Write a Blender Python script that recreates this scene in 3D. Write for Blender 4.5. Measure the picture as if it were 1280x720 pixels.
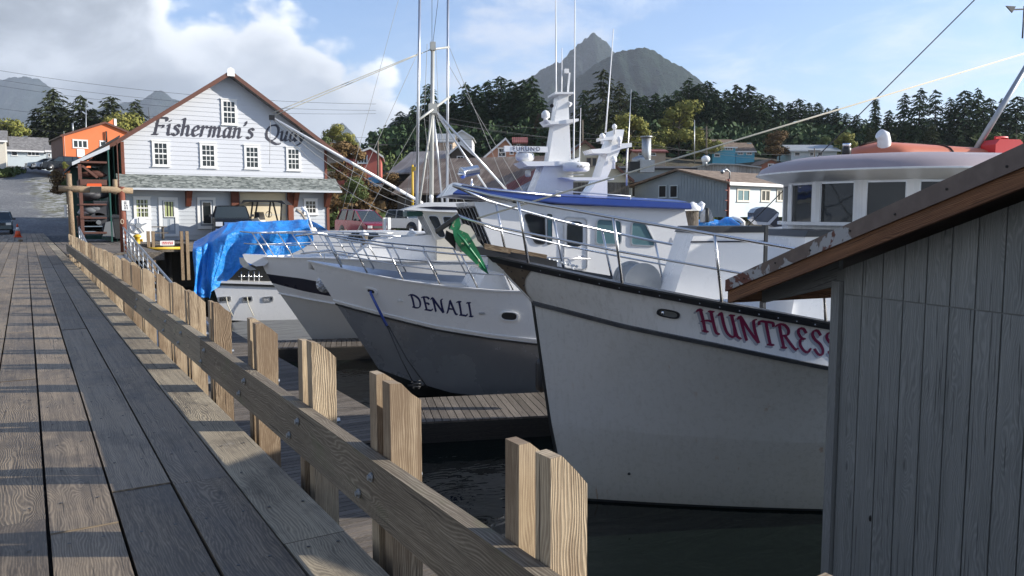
import bpy, bmesh, math, random
import numpy as np
from mathutils import Vector, Matrix
random.seed(7)
RAD=math.radians
for o in list(bpy.data.objects): bpy.data.objects.remove(o)
S=bpy.context.scene; COL=S.collection
# ---------------------------------------------------------------- camera
FPX=990.; HZ=268.; EYE=1.5; YAW=RAD(31.5); PIT=math.atan((360-HZ)/FPX)
cd=bpy.data.cameras.new('camera'); cam=bpy.data.objects.new('camera',cd); COL.objects.link(cam)
cam.location=(0,0,EYE); cam.rotation_euler=(math.pi/2-PIT,0,-YAW)
cd.sensor_width=36; cd.lens=36*FPX/1280; cd.clip_start=.05; cd.clip_end=20000
S.camera=cam
# ---------------------------------------------------------------- sky, clouds, sun
SUN=Vector((2.1,-1.26,1.0)).normalized()
SUN_EL=math.asin(SUN.z); SUN_ROT=math.atan2(SUN.x,SUN.y)
SKYSTR=.12
W=bpy.data.worlds.new('World'); S.world=W; W.use_nodes=True
nt=W.node_tree; nt.nodes.clear()
class NB:
    """small node builder"""
    def __init__(s,nt): s.nt=nt
    def n(s,t,**k):
        x=s.nt.nodes.new(t)
        for a,b in k.items(): setattr(x,a,b)
        return x
    def put(s,sock,v):
        if isinstance(v,bpy.types.NodeSocket): s.nt.links.new(v,sock)
        elif v is not None:
            if isinstance(v,(tuple,list)) and len(v)==3 and sock.type=='RGBA': v=(*v,1)
            sock.default_value=v
    def m(s,op,a,b=None,c=None,cl=False):
        x=s.n('ShaderNodeMath',operation=op); x.use_clamp=cl
        s.put(x.inputs[0],a)
        if b is not None: s.put(x.inputs[1],b)
        if c is not None: s.put(x.inputs[2],c)
        return x.outputs[0]
    def vm(s,op,a,b=None,sc=None):
        x=s.n('ShaderNodeVectorMath',operation=op); s.put(x.inputs[0],a)
        if b is not None: s.put(x.inputs[1],b)
        if sc is not None: s.put(x.inputs['Scale'],sc)
        return x.outputs['Value'] if op in('LENGTH','DOT_PRODUCT','DISTANCE') else x.outputs[0]
    def xyz(s,v):
        x=s.n('ShaderNodeSeparateXYZ'); s.put(x.inputs[0],v); return x.outputs
    def vec(s,a,b,c=0.):
        x=s.n('ShaderNodeCombineXYZ'); s.put(x.inputs[0],a); s.put(x.inputs[1],b); s.put(x.inputs[2],c); return x.outputs[0]
    def noise(s,v,scale=1.,detail=4.,rough=.55,dist=0.,col=False):
        x=s.n('ShaderNodeTexNoise'); s.put(x.inputs['Vector'],v); s.put(x.inputs['Scale'],scale); s.put(x.inputs['Detail'],detail)
        s.put(x.inputs['Roughness'],rough); s.put(x.inputs['Distortion'],dist); return x.outputs['Color' if col else 'Fac']
    def vor(s,v,scale=1.,feat='F1',out='Distance',rnd=1.):
        x=s.n('ShaderNodeTexVoronoi',feature=feat); s.put(x.inputs['Vector'],v); s.put(x.inputs['Scale'],scale); s.put(x.inputs['Randomness'],rnd); return x.outputs[out]
    def mr(s,v,a,b,c=0.,d=1.,smooth=False):
        x=s.n('ShaderNodeMapRange'); x.clamp=True
        if smooth: x.interpolation_type='SMOOTHSTEP'
        s.put(x.inputs[0],v); s.put(x.inputs[1],a); s.put(x.inputs[2],b); s.put(x.inputs[3],c); s.put(x.inputs[4],d); return x.outputs[0]
    def mix(s,f,a,b,mode='MIX'):
        x=s.n('ShaderNodeMix',data_type='RGBA',blend_type=mode); s.put(x.inputs[0],f); s.put(x.inputs[6],a); s.put(x.inputs[7],b); return x.outputs[2]
    def ramp(s,f,stops):
        x=s.n('ShaderNodeValToRGB'); s.put(x.inputs[0],f); cr=x.color_ramp
        while len(cr.elements)<len(stops): cr.elements.new(.5)
        for e,(p,c) in zip(cr.elements,stops):
            e.position=p; e.color=(*c,1) if isinstance(c,(tuple,list)) else (c,c,c,1)
        return x.outputs[0]
nb=NB(nt)
sky=nb.n('ShaderNodeTexSky',sky_type='NISHITA'); sky.sun_disc=False; sky.sun_elevation=SUN_EL; sky.sun_rotation=SUN_ROT
sky.air_density=1.0; sky.dust_density=.3; sky.ozone_density=1.6
tc=nb.n('ShaderNodeTexCoord'); d=nb.vm('NORMALIZE',tc.outputs['Generated']); X,Y,Z=nb.xyz(d)
az=nb.m('ARCTAN2',X,Y); azd=nb.m('MULTIPLY',nb.m('SUBTRACT',az,YAW),57.2958)       # degrees right of the harbour view
el=nb.m('MULTIPLY',nb.m('ARCSINE',Z),57.2958)
# cumulus bank to the left : upper edge falls from left to right
fl=nb.n('ShaderNodeFloatCurve'); nb.put(fl.inputs['Value'],nb.mr(azd,-60,20,0,1))
cv=fl.mapping.curves[0]
pts=[(-60,1),(-35,.95),(-29,.85),(-25,.62),(-21.5,.43),(-18,.46),(-14,.42),(-11,.38),(-8.5,.30),(-6.3,.22),(-4.5,.10),(-2,.03),(0,0),(20,0)]
cv.points[0].location=((pts[0][0]+60)/80,pts[0][1]); cv.points[1].location=(1,0)
for a,b in pts[1:-1]: cv.points.new((a+60)/80,b)
fl.mapping.update()
bel=nb.m('MULTIPLY',fl.outputs[0],31.)
sv=nb.vec(nb.m('MULTIPLY',azd,.12),nb.m('MULTIPLY',el,.17),0.)
lump=nb.noise(sv,1.5,7.,.52,.25)
puff=nb.m('SUBTRACT',1.,nb.vor(nb.vm('ADD',sv,nb.vm('SCALE',nb.noise(sv,2.,3.,col=True),sc=.45)),2.4))
h=nb.m('ADD',nb.m('ADD',nb.m('SUBTRACT',bel,el),nb.m('MULTIPLY',nb.m('SUBTRACT',lump,.5),7.)),nb.m('MULTIPLY',nb.m('SUBTRACT',puff,.55),4.0))
bank=nb.mr(h,-.3,1.2,smooth=True)
rim=nb.mr(h,.2,4.6,1.,0.,smooth=True)
shade=nb.noise(sv,.9,6.,.55,.4)
leftg=nb.mr(azd,-20.,-27.,0.,1.,smooth=True)
low=nb.mr(azd,-23,-19,0,1,smooth=True)
body=nb.mix(nb.mr(shade,.36,.66),(2.9,3.25,3.8),(4.6,4.95,5.5))
body=nb.mix(nb.m('MULTIPLY',leftg,nb.mr(shade,.62,.40)),body,(2.1,2.35,2.75))
rimc=nb.mix(nb.m('MULTIPLY',rim,nb.mr(nb.m('ADD',lump,nb.m('MULTIPLY',puff,.3)),.5,.8,.45,1.)),body,(7.9,8.1,8.4))
# thin high cloud over the right and the upper middle
sv2=nb.vec(nb.m('MULTIPLY',azd,.05),nb.m('ADD',nb.m('MULTIPLY',el,.16),nb.m('MULTIPLY',azd,-.012)),3.)
th=nb.noise(sv2,1.9,7.,.62,.5)
thb=nb.mr(el,18,4,0,.12)
thin=nb.m('MULTIPLY',nb.mr(nb.m('ADD',th,thb),.48,.80,smooth=True),nb.mr(azd,-2,8,.15,.72))
mid=nb.m('MULTIPLY',nb.mr(nb.noise(nb.vec(nb.m('MULTIPLY',azd,.07),nb.m('MULTIPLY',el,.16),9.),1.6,6.,.55),.5,.66,smooth=True),nb.m('MULTIPLY',nb.mr(azd,-8,-3,0,.75,smooth=True),nb.mr(azd,19,12,0,1,smooth=True)))
skyc=nb.mix(1.,sky.outputs[0],(.92,1.0,1.20),'MULTIPLY')
c=nb.mix(thin,skyc,(5.2,5.7,6.6)); c=nb.mix(mid,c,(4.5,4.9,5.7)); c=nb.mix(bank,c,rimc)
lowhaze=nb.mr(el,6.,0.,0.,.4,smooth=True); c=nb.mix(lowhaze,c,(4.6,5.2,6.1))
bg=nb.n('ShaderNodeBackground'); nb.put(bg.inputs[0],c); bg.inputs[1].default_value=SKYSTR
wo=nb.n('ShaderNodeOutputWorld'); nt.links.new(bg.outputs[0],wo.inputs[0])
sl=bpy.data.lights.new('sun','SUN'); sl.energy=5.0; sl.angle=RAD(.53); sl.color=(1,.935,.84)
so=bpy.data.objects.new('sun',sl); COL.objects.link(so); so.rotation_euler=SUN.to_track_quat('Z','Y').to_euler(); so.location=(20,-20,40)
S.view_settings.view_transform='Standard'; S.view_settings.look='None'; S.view_settings.gamma=1; S.view_settings.use_curve_mapping=False
S.view_settings.exposure=0.62
S.render.engine='CYCLES'
# ---------------------------------------------------------------- measured rays -> world points
Fv=Vector((math.sin(YAW),math.cos(YAW),0)); Rv=Vector((math.cos(YAW),-math.sin(YAW),0)); C0=Vector((0,0,EYE))
fwv=Fv*math.cos(PIT)-Vector((0,0,math.sin(PIT))); upv=Fv*math.sin(PIT)+Vector((0,0,math.cos(PIT)))
def ray(x,y): return fwv+Rv*((x-640)/FPX)+upv*((360-y)/FPX)
def atZ(x,y,z): d=ray(x,y); return C0+d*((z-EYE)/d.z)
def atY(x,y,Y): d=ray(x,y); return C0+d*(Y/d.y)
def atX(x,y,X): d=ray(x,y); return C0+d*(X/d.x)
def atD(x,y,D): d=ray(x,y); return C0+d*(D/d.dot(Fv))
def atP(x,y,p,n):
    d=ray(x,y); return C0+d*((Vector(p)-C0).dot(Vector(n))/d.dot(Vector(n)))
# ---------------------------------------------------------------- mesh builder, things, parts
WM={}
class MB:
    def __init__(s): s.v=[]; s.f=[]; s.uv=[]; s.mi=[]; s.sm=[]; s.cur=0; s.k=0; s.smooth=False
    def vert(s,p): s.v.append(tuple(p)); return len(s.v)-1
    def face(s,idx,uv=None):
        s.f.append(tuple(idx)); s.uv.append(uv if uv else [(0,0)]*len(idx)); s.mi.append(s.cur); s.sm.append(s.smooth)
    def poly(s,pts,uv=None): s.face([s.vert(p) for p in pts],uv)
    def off(s):
        s.k+=1; return random.randint(1,400)*100.+random.random()*3
    def beam(s,c,ax,sx,sy,sz,uvo=None):
        """box, centre c, axes ax=(a,b,c) unit vectors, grain runs along the first"""
        a,b,d=[Vector(q) for q in ax]; c=Vector(c); o=s.off() if uvo is None else uvo
        P=lambda i,j,k:c+a*(i*sx/2)+b*(j*sy/2)+d*(k*sz/2)
        def q(p,u,v,w,hh):
            s.poly(p,[(o,o+w),(o+u,o+w),(o+u,o+w+v),(o,o+w+v)])
        q([P(-1,-1,1),P(1,-1,1),P(1,1,1),P(-1,1,1)],sx,sy,0,0)
        q([P(-1,1,-1),P(1,1,-1),P(1,-1,-1),P(-1,-1,-1)],sx,sy,.7,0)
        q([P(-1,-1,-1),P(1,-1,-1),P(1,-1,1),P(-1,-1,1)],sx,sz,1.3,0)
        q([P(1,1,-1),P(-1,1,-1),P(-1,1,1),P(1,1,1)],sx,sz,1.9,0)
        q([P(1,-1,-1),P(1,1,-1),P(1,1,1),P(1,-1,1)],sy,sz,2.5,0)
        q([P(-1,1,-1),P(-1,-1,-1),P(-1,-1,1),P(-1,1,1)],sy,sz,3.1,0)
    def box(s,lo,hi,grain=0):
        lo=Vector(lo); hi=Vector(hi); c=(lo+hi)/2; e=hi-lo
        A=[Vector((1,0,0)),Vector((0,1,0)),Vector((0,0,1))]; i=grain
        o=[i,(i+1)%3,(i+2)%3]
        s.beam(c,[A[k] for k in o],abs(e[o[0]]),abs(e[o[1]]),abs(e[o[2]]))
    def bar(s,p0,p1,w,t,up=(0,0,1)):
        p0=Vector(p0); p1=Vector(p1); a=(p1-p0); L=a.length; a.normalize(); u=Vector(up)
        b=u.cross(a)
        if b.length<1e-4: b=Vector((1,0,0)).cross(a)
        b.normalize(); c=a.cross(b); s.beam((p0+p1)/2,(a,b,c),L,w,t)
    def prism(s,poly,dirv,uvs=1.):
        """extrude a planar 3d polygon along dirv"""
        p=[Vector(q) for q in poly]; dv=Vector(dirv); n=len(p); o=s.off()
        nr=Vector((0,0,0))
        for i in range(n): nr+=p[i].cross(p[(i+1)%n])
        if nr.dot(dv)<0: p.reverse()
        nr=dv.normalized(); t=(p[1]-p[0]).normalized(); b=nr.cross(t)
        uv=lambda q:(o+(q-p[0]).dot(t),o+(q-p[0]).dot(b))
        s.poly([q+dv for q in p],[uv(q) for q in p])
        s.poly(list(reversed(p)),[uv(q) for q in reversed(p)])
        for i in range(n):
            q,r=p[i],p[(i+1)%n]; L=(r-q).length
            s.poly([q,r,r+dv,q+dv],[(o,o),(o+L,o),(o+L,o+dv.length),(o,o+dv.length)])
    def tube(s,pts,r,n=8,caps=True,smooth=True):
        pts=[Vector(p) for p in pts]; N=len(pts); rr=r if isinstance(r,(list,tuple)) else [r]*N
        prev=None; rings=[]; L=0; o=s.off()
        for i,p in enumerate(pts):
            t=(pts[min(i+1,N-1)]-pts[max(i-1,0)])
            if t.length<1e-9: t=Vector((0,0,1))
            t.normalize()
            if prev is None:
                prev=Vector((0,0,1)).cross(t)
                if prev.length<1e-3: prev=Vector((1,0,0)).cross(t)
            prev=(prev-t*prev.dot(t)); prev.normalize(); b=t.cross(prev)
            if i: L+=(p-pts[i-1]).length
            rings.append(([s.vert(p+(prev*math.cos(2*math.pi*k/n)+b*math.sin(2*math.pi*k/n))*rr[i]) for k in range(n)],L,rr[i]))
        old=s.smooth; s.smooth=smooth
        for i in range(N-1):
            A,la,ra=rings[i]; B,lb,rb=rings[i+1]
            for k in range(n):
                k2=(k+1)%n; v0=o+2*math.pi*ra*k/n; v1=o+2*math.pi*ra*(k+1)/n
                s.face([A[k],A[k2],B[k2],B[k]],[(o+la,v0),(o+la,v1),(o+lb,v1),(o+lb,v0)])
        s.smooth=old
        if caps:
            s.face(list(reversed(rings[0][0]))); s.face(rings[-1][0])
    def lathe(s,prof,c,axis=(0,0,1),n=16,smooth=True):
        """prof: list of (radius, height)"""
        c=Vector(c); a=Vector(axis).normalized(); s.tube([c+a*h for r,h in prof],[max(r,1e-4) for r,h in prof],n,True,smooth)
    def ball(s,c,r,sc=(1,1,1),n=12,m=8):
        c=Vector(c); g=[]
        for j in range(m+1):
            th=math.pi*j/m
            g.append([s.vert(c+Vector((r*sc[0]*math.sin(th)*math.cos(2*math.pi*i/n),r*sc[1]*math.sin(th)*math.sin(2*math.pi*i/n),-r*sc[2]*math.cos(th)))) for i in range(n)])
        o=s.smooth; s.smooth=True
        for j in range(m):
            for i in range(n): s.face([g[j][i],g[j][(i+1)%n],g[j+1][(i+1)%n],g[j+1][i]])
        s.smooth=o
    def grid(s,rows,smooth=True,flip=False,uvf=None):
        """rows: list of lists of points"""
        I=[[s.vert(p) for p in r] for r in rows]; o=s.smooth; s.smooth=smooth
        for j in range(len(rows)-1):
            for i in range(len(rows[0])-1):
                q=[I[j][i],I[j][i+1],I[j+1][i+1],I[j+1][i]]
                uv=[uvf(j,i),uvf(j,i+1),uvf(j+1,i+1),uvf(j+1,i)] if uvf else None
                if flip: q.reverse(); uv=uv[::-1] if uv else None
                s.face(q,uv)
        s.smooth=o
    def xf(s,M,start=0):
        for i in range(start,len(s.v)): s.v[i]=tuple(M@Vector(s.v[i]))
    def build(s,name,mat,parent=None,label=None):
        vs=s.v
        if parent is not None:
            inv=WM[parent.name].inverted(); vs=[tuple(inv@Vector(p)) for p in vs]
        me=bpy.data.meshes.new(name); me.from_pydata(vs,[],s.f)
        mats=mat if isinstance(mat,(list,tuple)) else [mat]
        for m in mats: me.materials.append(m)
        uvl=me.uv_layers.new(name='UVMap'); flat=[]
        for u in s.uv:
            for a in u: flat+= [a[0],a[1]]
        uvl.data.foreach_set('uv',flat)
        me.polygons.foreach_set('material_index',s.mi); me.polygons.foreach_set('use_smooth',s.sm)
        me.update()
        o=bpy.data.objects.new(name,me); COL.objects.link(o)
        if parent is not None: o.parent=parent; WM[o.name]=WM[parent.name]
        else: WM[o.name]=Matrix.Identity(4)
        if label: o['label']=label
        return o
def tag(o,label=None,cat=None,group=None,kind=None):
    if label: o['label']=label
    if cat: o['category']=cat
    if group: o['group']=group
    if kind: o['kind']=kind
    return o
def thing(name,label,cat,loc=(0,0,0),rz=0.,group=None):
    o=bpy.data.objects.new(name,None); COL.objects.link(o); o.location=loc; o.rotation_euler=(0,0,rz); o.empty_display_size=.2
    WM[o.name]=Matrix.Translation(loc)@Matrix.Rotation(rz,4,'Z'); return tag(o,label,cat,group)
def children(o): return [c for c in bpy.data.objects if c.parent==o]
def copy_tree(o,parent=None,kids=None):
    c=o.copy(); COL.objects.link(c); c.parent=parent
    for ch in (kids or {}).get(o.name,None) or children(o): copy_tree(ch,c,kids)
    return c
def recenter(o,base):
    """single-mesh thing: put its origin at its base"""
    b=Vector(base); o.data.transform(Matrix.Translation(-b)); o.location=b; return o
def interp(x,xs,ys): return float(np.interp(x,xs,ys))
# ---------------------------------------------------------------- materials
def mat(name):
    m=bpy.data.materials.new(name); m.use_nodes=True; t=m.node_tree; t.nodes.clear(); b=NB(t)
    p=b.n('ShaderNodeBsdfPrincipled'); o=b.n('ShaderNodeOutputMaterial'); t.links.new(p.outputs[0],o.inputs[0])
    return m,b,p
def bump(b,p,h,st=.3,dist=.01):
    x=b.n('ShaderNodeBump'); b.put(x.inputs['Height'],h); x.inputs['Strength'].default_value=st; x.inputs['Distance'].default_value=dist
    b.nt.links.new(x.outputs[0],p.inputs['Normal'])
def objc(b): return b.n('ShaderNodeTexCoord').outputs['Object']
def wood(name,light,dark,ringf=60.,contrast=1.,rough=.85,bst=.35,green=0.,stain=.5,spots=False):
    m,b,p=mat(name); uv=b.n('ShaderNodeTexCoord').outputs['UV']; u,v,_=b.xyz(uv)
    cell=b.m('FLOOR',b.m('DIVIDE',u,100.)); wn=b.n('ShaderNodeTexWhiteNoise',noise_dimensions='1D'); b.put(wn.inputs['W'],cell); r=wn.outputs['Value']
    uu=b.m('FRACT',b.m('DIVIDE',u,100.)); uu=b.m('MULTIPLY',uu,100.); vv=b.m('MULTIPLY',b.m('FRACT',b.m('DIVIDE',v,100.)),100.)
    r9=b.m('MULTIPLY',r,37.)
    wv=b.noise(b.vec(b.m('MULTIPLY',uu,1.1),b.m('MULTIPLY',vv,4.2),r9),1.,3.,.55)
    n1=wv
    kd=b.vor(b.vec(b.m('MULTIPLY',uu,.9),b.m('MULTIPLY',vv,3.4),r9),1.)
    kn=b.mr(kd,.0,.30,1.,0.,smooth=True)
    ph=b.m('ADD',b.m('ADD',b.m('MULTIPLY',vv,ringf*5.),b.m('MULTIPLY',n1,95.)),b.m('MULTIPLY',kn,42.))
    n2=b.noise(b.vec(b.m('MULTIPLY',uu,6.),b.m('MULTIPLY',vv,60.),r9),1.,3.,.6)
    ring=b.m('MULTIPLY_ADD',b.m('SINE',b.m('ADD',ph,b.m('MULTIPLY',n2,3.))),.5,.5)
    ring=b.m('POWER',ring,1.7)
    fib=b.noise(b.vec(b.m('MULTIPLY',uu,7.),b.m('MULTIPLY',vv,420.),r9),1.,3.,.7)
    stk=b.noise(b.vec(b.m('MULTIPLY',uu,.7),b.m('MULTIPLY',vv,38.),b.m('ADD',r9,3.)),1.,4.,.65)
    big=b.noise(b.vec(b.m('MULTIPLY',uu,1.3),b.m('MULTIPLY',vv,2.6),r9),1.,5.,.65)
    f=b.m('ADD',b.m('MULTIPLY',ring,.62*contrast),b.m('MULTIPLY',b.m('SUBTRACT',fib,.5),1.1*contrast))
    f=b.m('ADD',f,b.m('MULTIPLY',b.m('SUBTRACT',stk,.5),1.5*contrast))
    f=b.m('ADD',f,b.m('MULTIPLY',b.m('SUBTRACT',big,.5),1.8*stain)); f=b.m('ADD',f,b.m('MULTIPLY',b.m('SUBTRACT',r,.4),.5))
    c=b.mix(b.mr(f,-.15,.85),dark,light)
    c=b.mix(b.m('MULTIPLY',b.mr(kd,.0,.07,1.,0.,smooth=True),.8),c,tuple(q*.35 for q in dark))
    if green: 
        g=b.mr(b.noise(b.vec(b.m('MULTIPLY',uu,2.),b.m('MULTIPLY',vv,5.),b.m('ADD',r9,5.)),1.,4.,.6),.56,.75,0,green); c=b.mix(g,c,(.10,.12,.05))
    ck=b.noise(b.vec(b.m('MULTIPLY',uu,1.3),b.m('MULTIPLY',vv,60.),b.m('ADD',r9,9.)),1.,2.,.5); ck=b.mr(ck,.665,.70,0.,1.)
    c=b.mix(b.m('MULTIPLY',ck,.75),c,tuple(q*.2 for q in dark))
    if spots:
        sp=b.noise(b.vec(b.m('MULTIPLY',uu,2.3),b.m('MULTIPLY',vv,3.1),b.m('ADD',r9,17.)),1.,6.,.75,.6); c=b.mix(b.mr(sp,.66,.80,0,.6),c,(.42,.41,.38)); c=b.mix(b.mr(b.noise(b.vec(b.m('MULTIPLY',uu,1.1),b.m('MULTIPLY',vv,2.),b.m('ADD',r9,31.)),1.,5.,.7),.52,.66,0,.55),c,(.035,.03,.027))
    b.put(p.inputs['Base Color'],c); b.put(p.inputs['Roughness'],b.mr(big,.3,.7,rough-.12,rough+.08))
    hgt=b.m('SUBTRACT',b.m('ADD',b.m('MULTIPLY',ring,.5),b.m('MULTIPLY',fib,.6)),b.m('MULTIPLY',ck,1.2)); bump(b,p,hgt,bst,.006)
    return m
def paint(name,col,rough=.4,metal=0.,dirt=.15,dscale=1.5,dcol=None,bst=.0,streak=0.,spec=.5,coat=0.):
    m,b,p=mat(name); o=objc(b); n=b.noise(o,dscale,5.,.6)
    dc=dcol or tuple(q*.55 for q in col)
    f=b.mr(n,.42,.75,0.,dirt)
    if streak:
        x,y,z=b.xyz(o); st=b.noise(b.vec(b.m('MULTIPLY',b.m('ADD',x,y),9.),b.m('MULTIPLY',b.m('SUBTRACT',x,y),9.),b.m('MULTIPLY',z,.5)),1.,4.,.6); f=b.m('MAXIMUM',f,b.mr(st,.52,.78,0.,streak))
    b.put(p.inputs['Base Color'],b.mix(f,col,dc)); b.put(p.inputs['Roughness'],b.mr(n,.3,.7,max(.03,rough-.07),min(1.,rough+.1)))
    p.inputs['Metallic'].default_value=metal; p.inputs['Specular IOR Level'].default_value=spec; p.inputs['Coat Weight'].default_value=coat
    if bst: bump(b,p,b.noise(o,dscale*9,4.,.6),bst,.01)
    return m
def glass(name,col=(.016,.02,.022),rough=.04):
    m,b,p=mat(name); b.put(p.inputs['Base Color'],col); p.inputs['Roughness'].default_value=rough; p.inputs['Specular IOR Level'].default_value=.55; bump(b,p,b.noise(objc(b),2.5,2.,.5),.15,.02)
    return m
M={}
M['deck']=wood('weathered_deck_planks',(.285,.222,.15),(.070,.052,.034),110.,.85,.60,.7,stain=.8,spots=True)
M['edge']=wood('worn_edge_plank',(.40,.34,.24),(.13,.105,.075),110.,.8,.8,.6,stain=.7,spots=True)
M['curb']=wood('guard_beam_wood',(.34,.29,.21),(.115,.09,.062),105.,.8,.85,.6,green=.45,stain=.6)
M['post']=wood('guard_post_wood',(.55,.44,.295),(.17,.115,.068),120.,.62,.8,.6,stain=1.1)
M['float']=wood('float_planks',(.20,.17,.14),(.07,.058,.046),60.,.8,.85,.5,stain=.5)
M['darkwood']=wood('dark_creosote_wood',(.045,.038,.03),(.012,.011,.01),40.,.7,.8,.4)
M['oldwood']=wood('old_grey_boards',(.22,.19,.155),(.07,.058,.045),30.,1.,.9,.4)
M['pile']=wood('piling_wood',(.20,.17,.13),(.07,.055,.04),30.,1.,.9,.5,green=.3)
M['log']=wood('log_wood',(.36,.27,.17),(.15,.10,.06),30.,1.,.9,.5)
M['redwood']=wood('stained_red_timber',(.22,.06,.03),(.12,.035,.018),30.,.5,.7,.3)
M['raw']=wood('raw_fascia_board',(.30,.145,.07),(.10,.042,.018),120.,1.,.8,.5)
M['siding_shed']=wood('grey_painted_plywood',(.27,.28,.27),(.145,.155,.15),70.,.8,.62,.5,stain=.4)
M['siding_dark']=wood('grey_painted_trim',(.26,.27,.265),(.15,.158,.155),62.,.55,.7,.35,stain=.3)
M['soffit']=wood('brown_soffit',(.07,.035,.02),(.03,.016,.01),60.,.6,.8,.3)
M['white']=paint('white_gelcoat',(.80,.80,.79),.28,dirt=.10,streak=.10,coat=.3)
M['whitew']=paint('white_trim_paint',(.76,.76,.74),.5,dirt=.1)
M['hullw']=None
def hullmat(name,col,rough,coat,grime=.0):
    m,b,p=mat(name); o=objc(b); x,y,z=b.xyz(o)
    sv=b.vec(b.m('MULTIPLY',b.m('ADD',x,y),11.),b.m('MULTIPLY',b.m('SUBTRACT',x,y),11.),b.m('MULTIPLY',z,.55))
    st=b.mr(b.noise(sv,1.,5.,.65),.50,.80); big=b.noise(o,.8,6.,.65,.4); fine=b.noise(o,14.,4.,.6)
    c=b.mix(b.m('MULTIPLY',st,.42),col,(.36,.35,.31)); c=b.mix(b.mr(big,.48,.75,0,.25),c,(.42,.41,.37))
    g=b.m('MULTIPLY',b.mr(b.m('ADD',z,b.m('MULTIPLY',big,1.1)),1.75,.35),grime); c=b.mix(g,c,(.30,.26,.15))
    sc=b.mr(b.noise(b.vec(b.m('MULTIPLY',x,1.6),b.m('MULTIPLY',y,1.6),b.m('MULTIPLY',z,26.)),1.,5.,.7),.66,.70,0,.5); c=b.mix(b.m('MULTIPLY',sc,b.mr(big,.5,.6)),c,(.22,.21,.20))
    rs=b.mr(b.noise(sv,.55,3.,.5),.64,.70,0,.6); rs=b.m('MULTIPLY',rs,b.mr(b.noise(o,1.7,2.),.55,.65)); c=b.mix(rs,c,(.30,.15,.06))
    b.put(p.inputs['Base Color'],c); b.put(p.inputs['Roughness'],b.mr(fine,.3,.7,rough-.05,rough+.08)); p.inputs['Coat Weight'].default_value=coat; bump(b,p,b.m('ADD',b.m('MULTIPLY',big,2.),b.m('MULTIPLY',fine,.15)),.25,.02); return m
M['hullw']=hullmat('white_hull_paint',(.80,.80,.79),.34,.15); M['hull_shade']=hullmat('shade_toned_white_hull_paint',(.56,.56,.545),.28,.3,.55)  # lower hull: same white paint, toned down for shade and dark reflections
M['hullbeige']=paint('pale_grey_hull_paint',(.56,.555,.53),.35,dirt=.15,streak=.15,coat=.2)
M['black']=paint('black_rubber',(.022,.023,.026),.4,dirt=.4,dcol=(.07,.07,.07))
M['navy']=paint('navy_stripe',(.012,.015,.03),.3)
M['boot']=paint('black_boot_paint',(.012,.013,.014),.6,dirt=.5,dcol=(.04,.045,.035),streak=.6)
M['blue']=paint('blue_trim_paint',(.03,.075,.33),.35,dirt=.25,coat=.3)
M['steel']=paint('brushed_stainless',(.62,.62,.62),.28,1.,dirt=.2)
M['galv']=paint('galvanised_steel',(.40,.42,.43),.45,.8,dirt=.3,dscale=6.)
M['alu']=paint('aluminium',(.60,.61,.62),.35,.9,dirt=.2)
M['dkpaint']=paint('dark_grey_bottom_paint',(.235,.245,.26),.25,.3,dirt=.6,dscale=1.1,dcol=(.34,.35,.36),streak=.2,coat=.15)
M['glass']=glass('dark_window_glass')
M['glassb']=glass('blue_tinted_glass',(.10,.19,.21),.06)
M['siding_q']=paint('white_clapboard_paint',(.53,.55,.585),.6,dirt=.12,dscale=.6,dcol=(.42,.44,.48))
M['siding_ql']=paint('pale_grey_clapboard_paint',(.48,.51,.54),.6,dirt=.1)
M['greydoor']=paint('grey_door_paint',(.30,.34,.38),.5)
M['rooftrim']=wood('brown_rake_board',(.14,.055,.035),(.09,.036,.025),30.,.4,.7,.3)
M['chrome']=paint('polished_chrome',(.8,.8,.82),.12,1.,dirt=.1)
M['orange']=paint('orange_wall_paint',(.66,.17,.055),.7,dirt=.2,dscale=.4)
M['green_metal']=paint('dark_green_sheet',(.015,.075,.06),.5,dirt=.3)
M['letter']=paint('dark_slate_lettering',(.035,.035,.05),.5)
M['maroon']=paint('maroon_lettering',(.20,.018,.065),.4,dirt=.2)
M['lshadow']=paint('grey_lettering_shadow',(.36,.38,.43),.5)
M['navyl']=paint('navy_lettering',(.015,.02,.09),.4)
M['rope']=paint('pale_rope',(.55,.52,.42),.9)
M['wire']=paint('grey_wire_rope',(.30,.30,.29),.6)
M['wiredark']=paint('dark_cable',(.05,.05,.055),.7)
M['tyre']=paint('tyre_rubber',(.02,.02,.02),.8)
M['yellow']=paint('yellow_pipe_paint',(.62,.40,.03),.5)
M['cone']=paint('orange_cone_plastic',(.80,.10,.02),.5)
M['red']=paint('red_plastic',(.6,.03,.03),.4)
M['beige']=paint('beige_panel',(.60,.56,.47),.5)
M['brushed_green']=paint('chipped_green_enamel',(.012,.15,.055),.45,dirt=1.,dscale=6.,dcol=(.01,.08,.03))
M['hatch']=paint('olive_deck_paint',(.12,.13,.10),.8)
# ================================================================ setting
WATER=-2.7
def ramp_mat(name,stops,scale=.3,rough=.95,bst=.5,det=8.,dist=.3):
    m,b,p=mat(name); o=objc(b); n=b.noise(o,scale,det,.62,dist); n2=b.noise(o,scale*9,5.,.7)
    f=b.m('MULTIPLY_ADD',b.m('SUBTRACT',n2,.5),.5,n)
    b.put(p.inputs['Base Color'],b.ramp(f,stops)); p.inputs['Roughness'].default_value=rough; p.inputs['Specular IOR Level'].default_value=.2
    if bst: bump(b,p,n2 if bst<1 else b.m('ADD',n,n2),bst,.1 if bst<1 else 25.)
    return m
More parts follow.
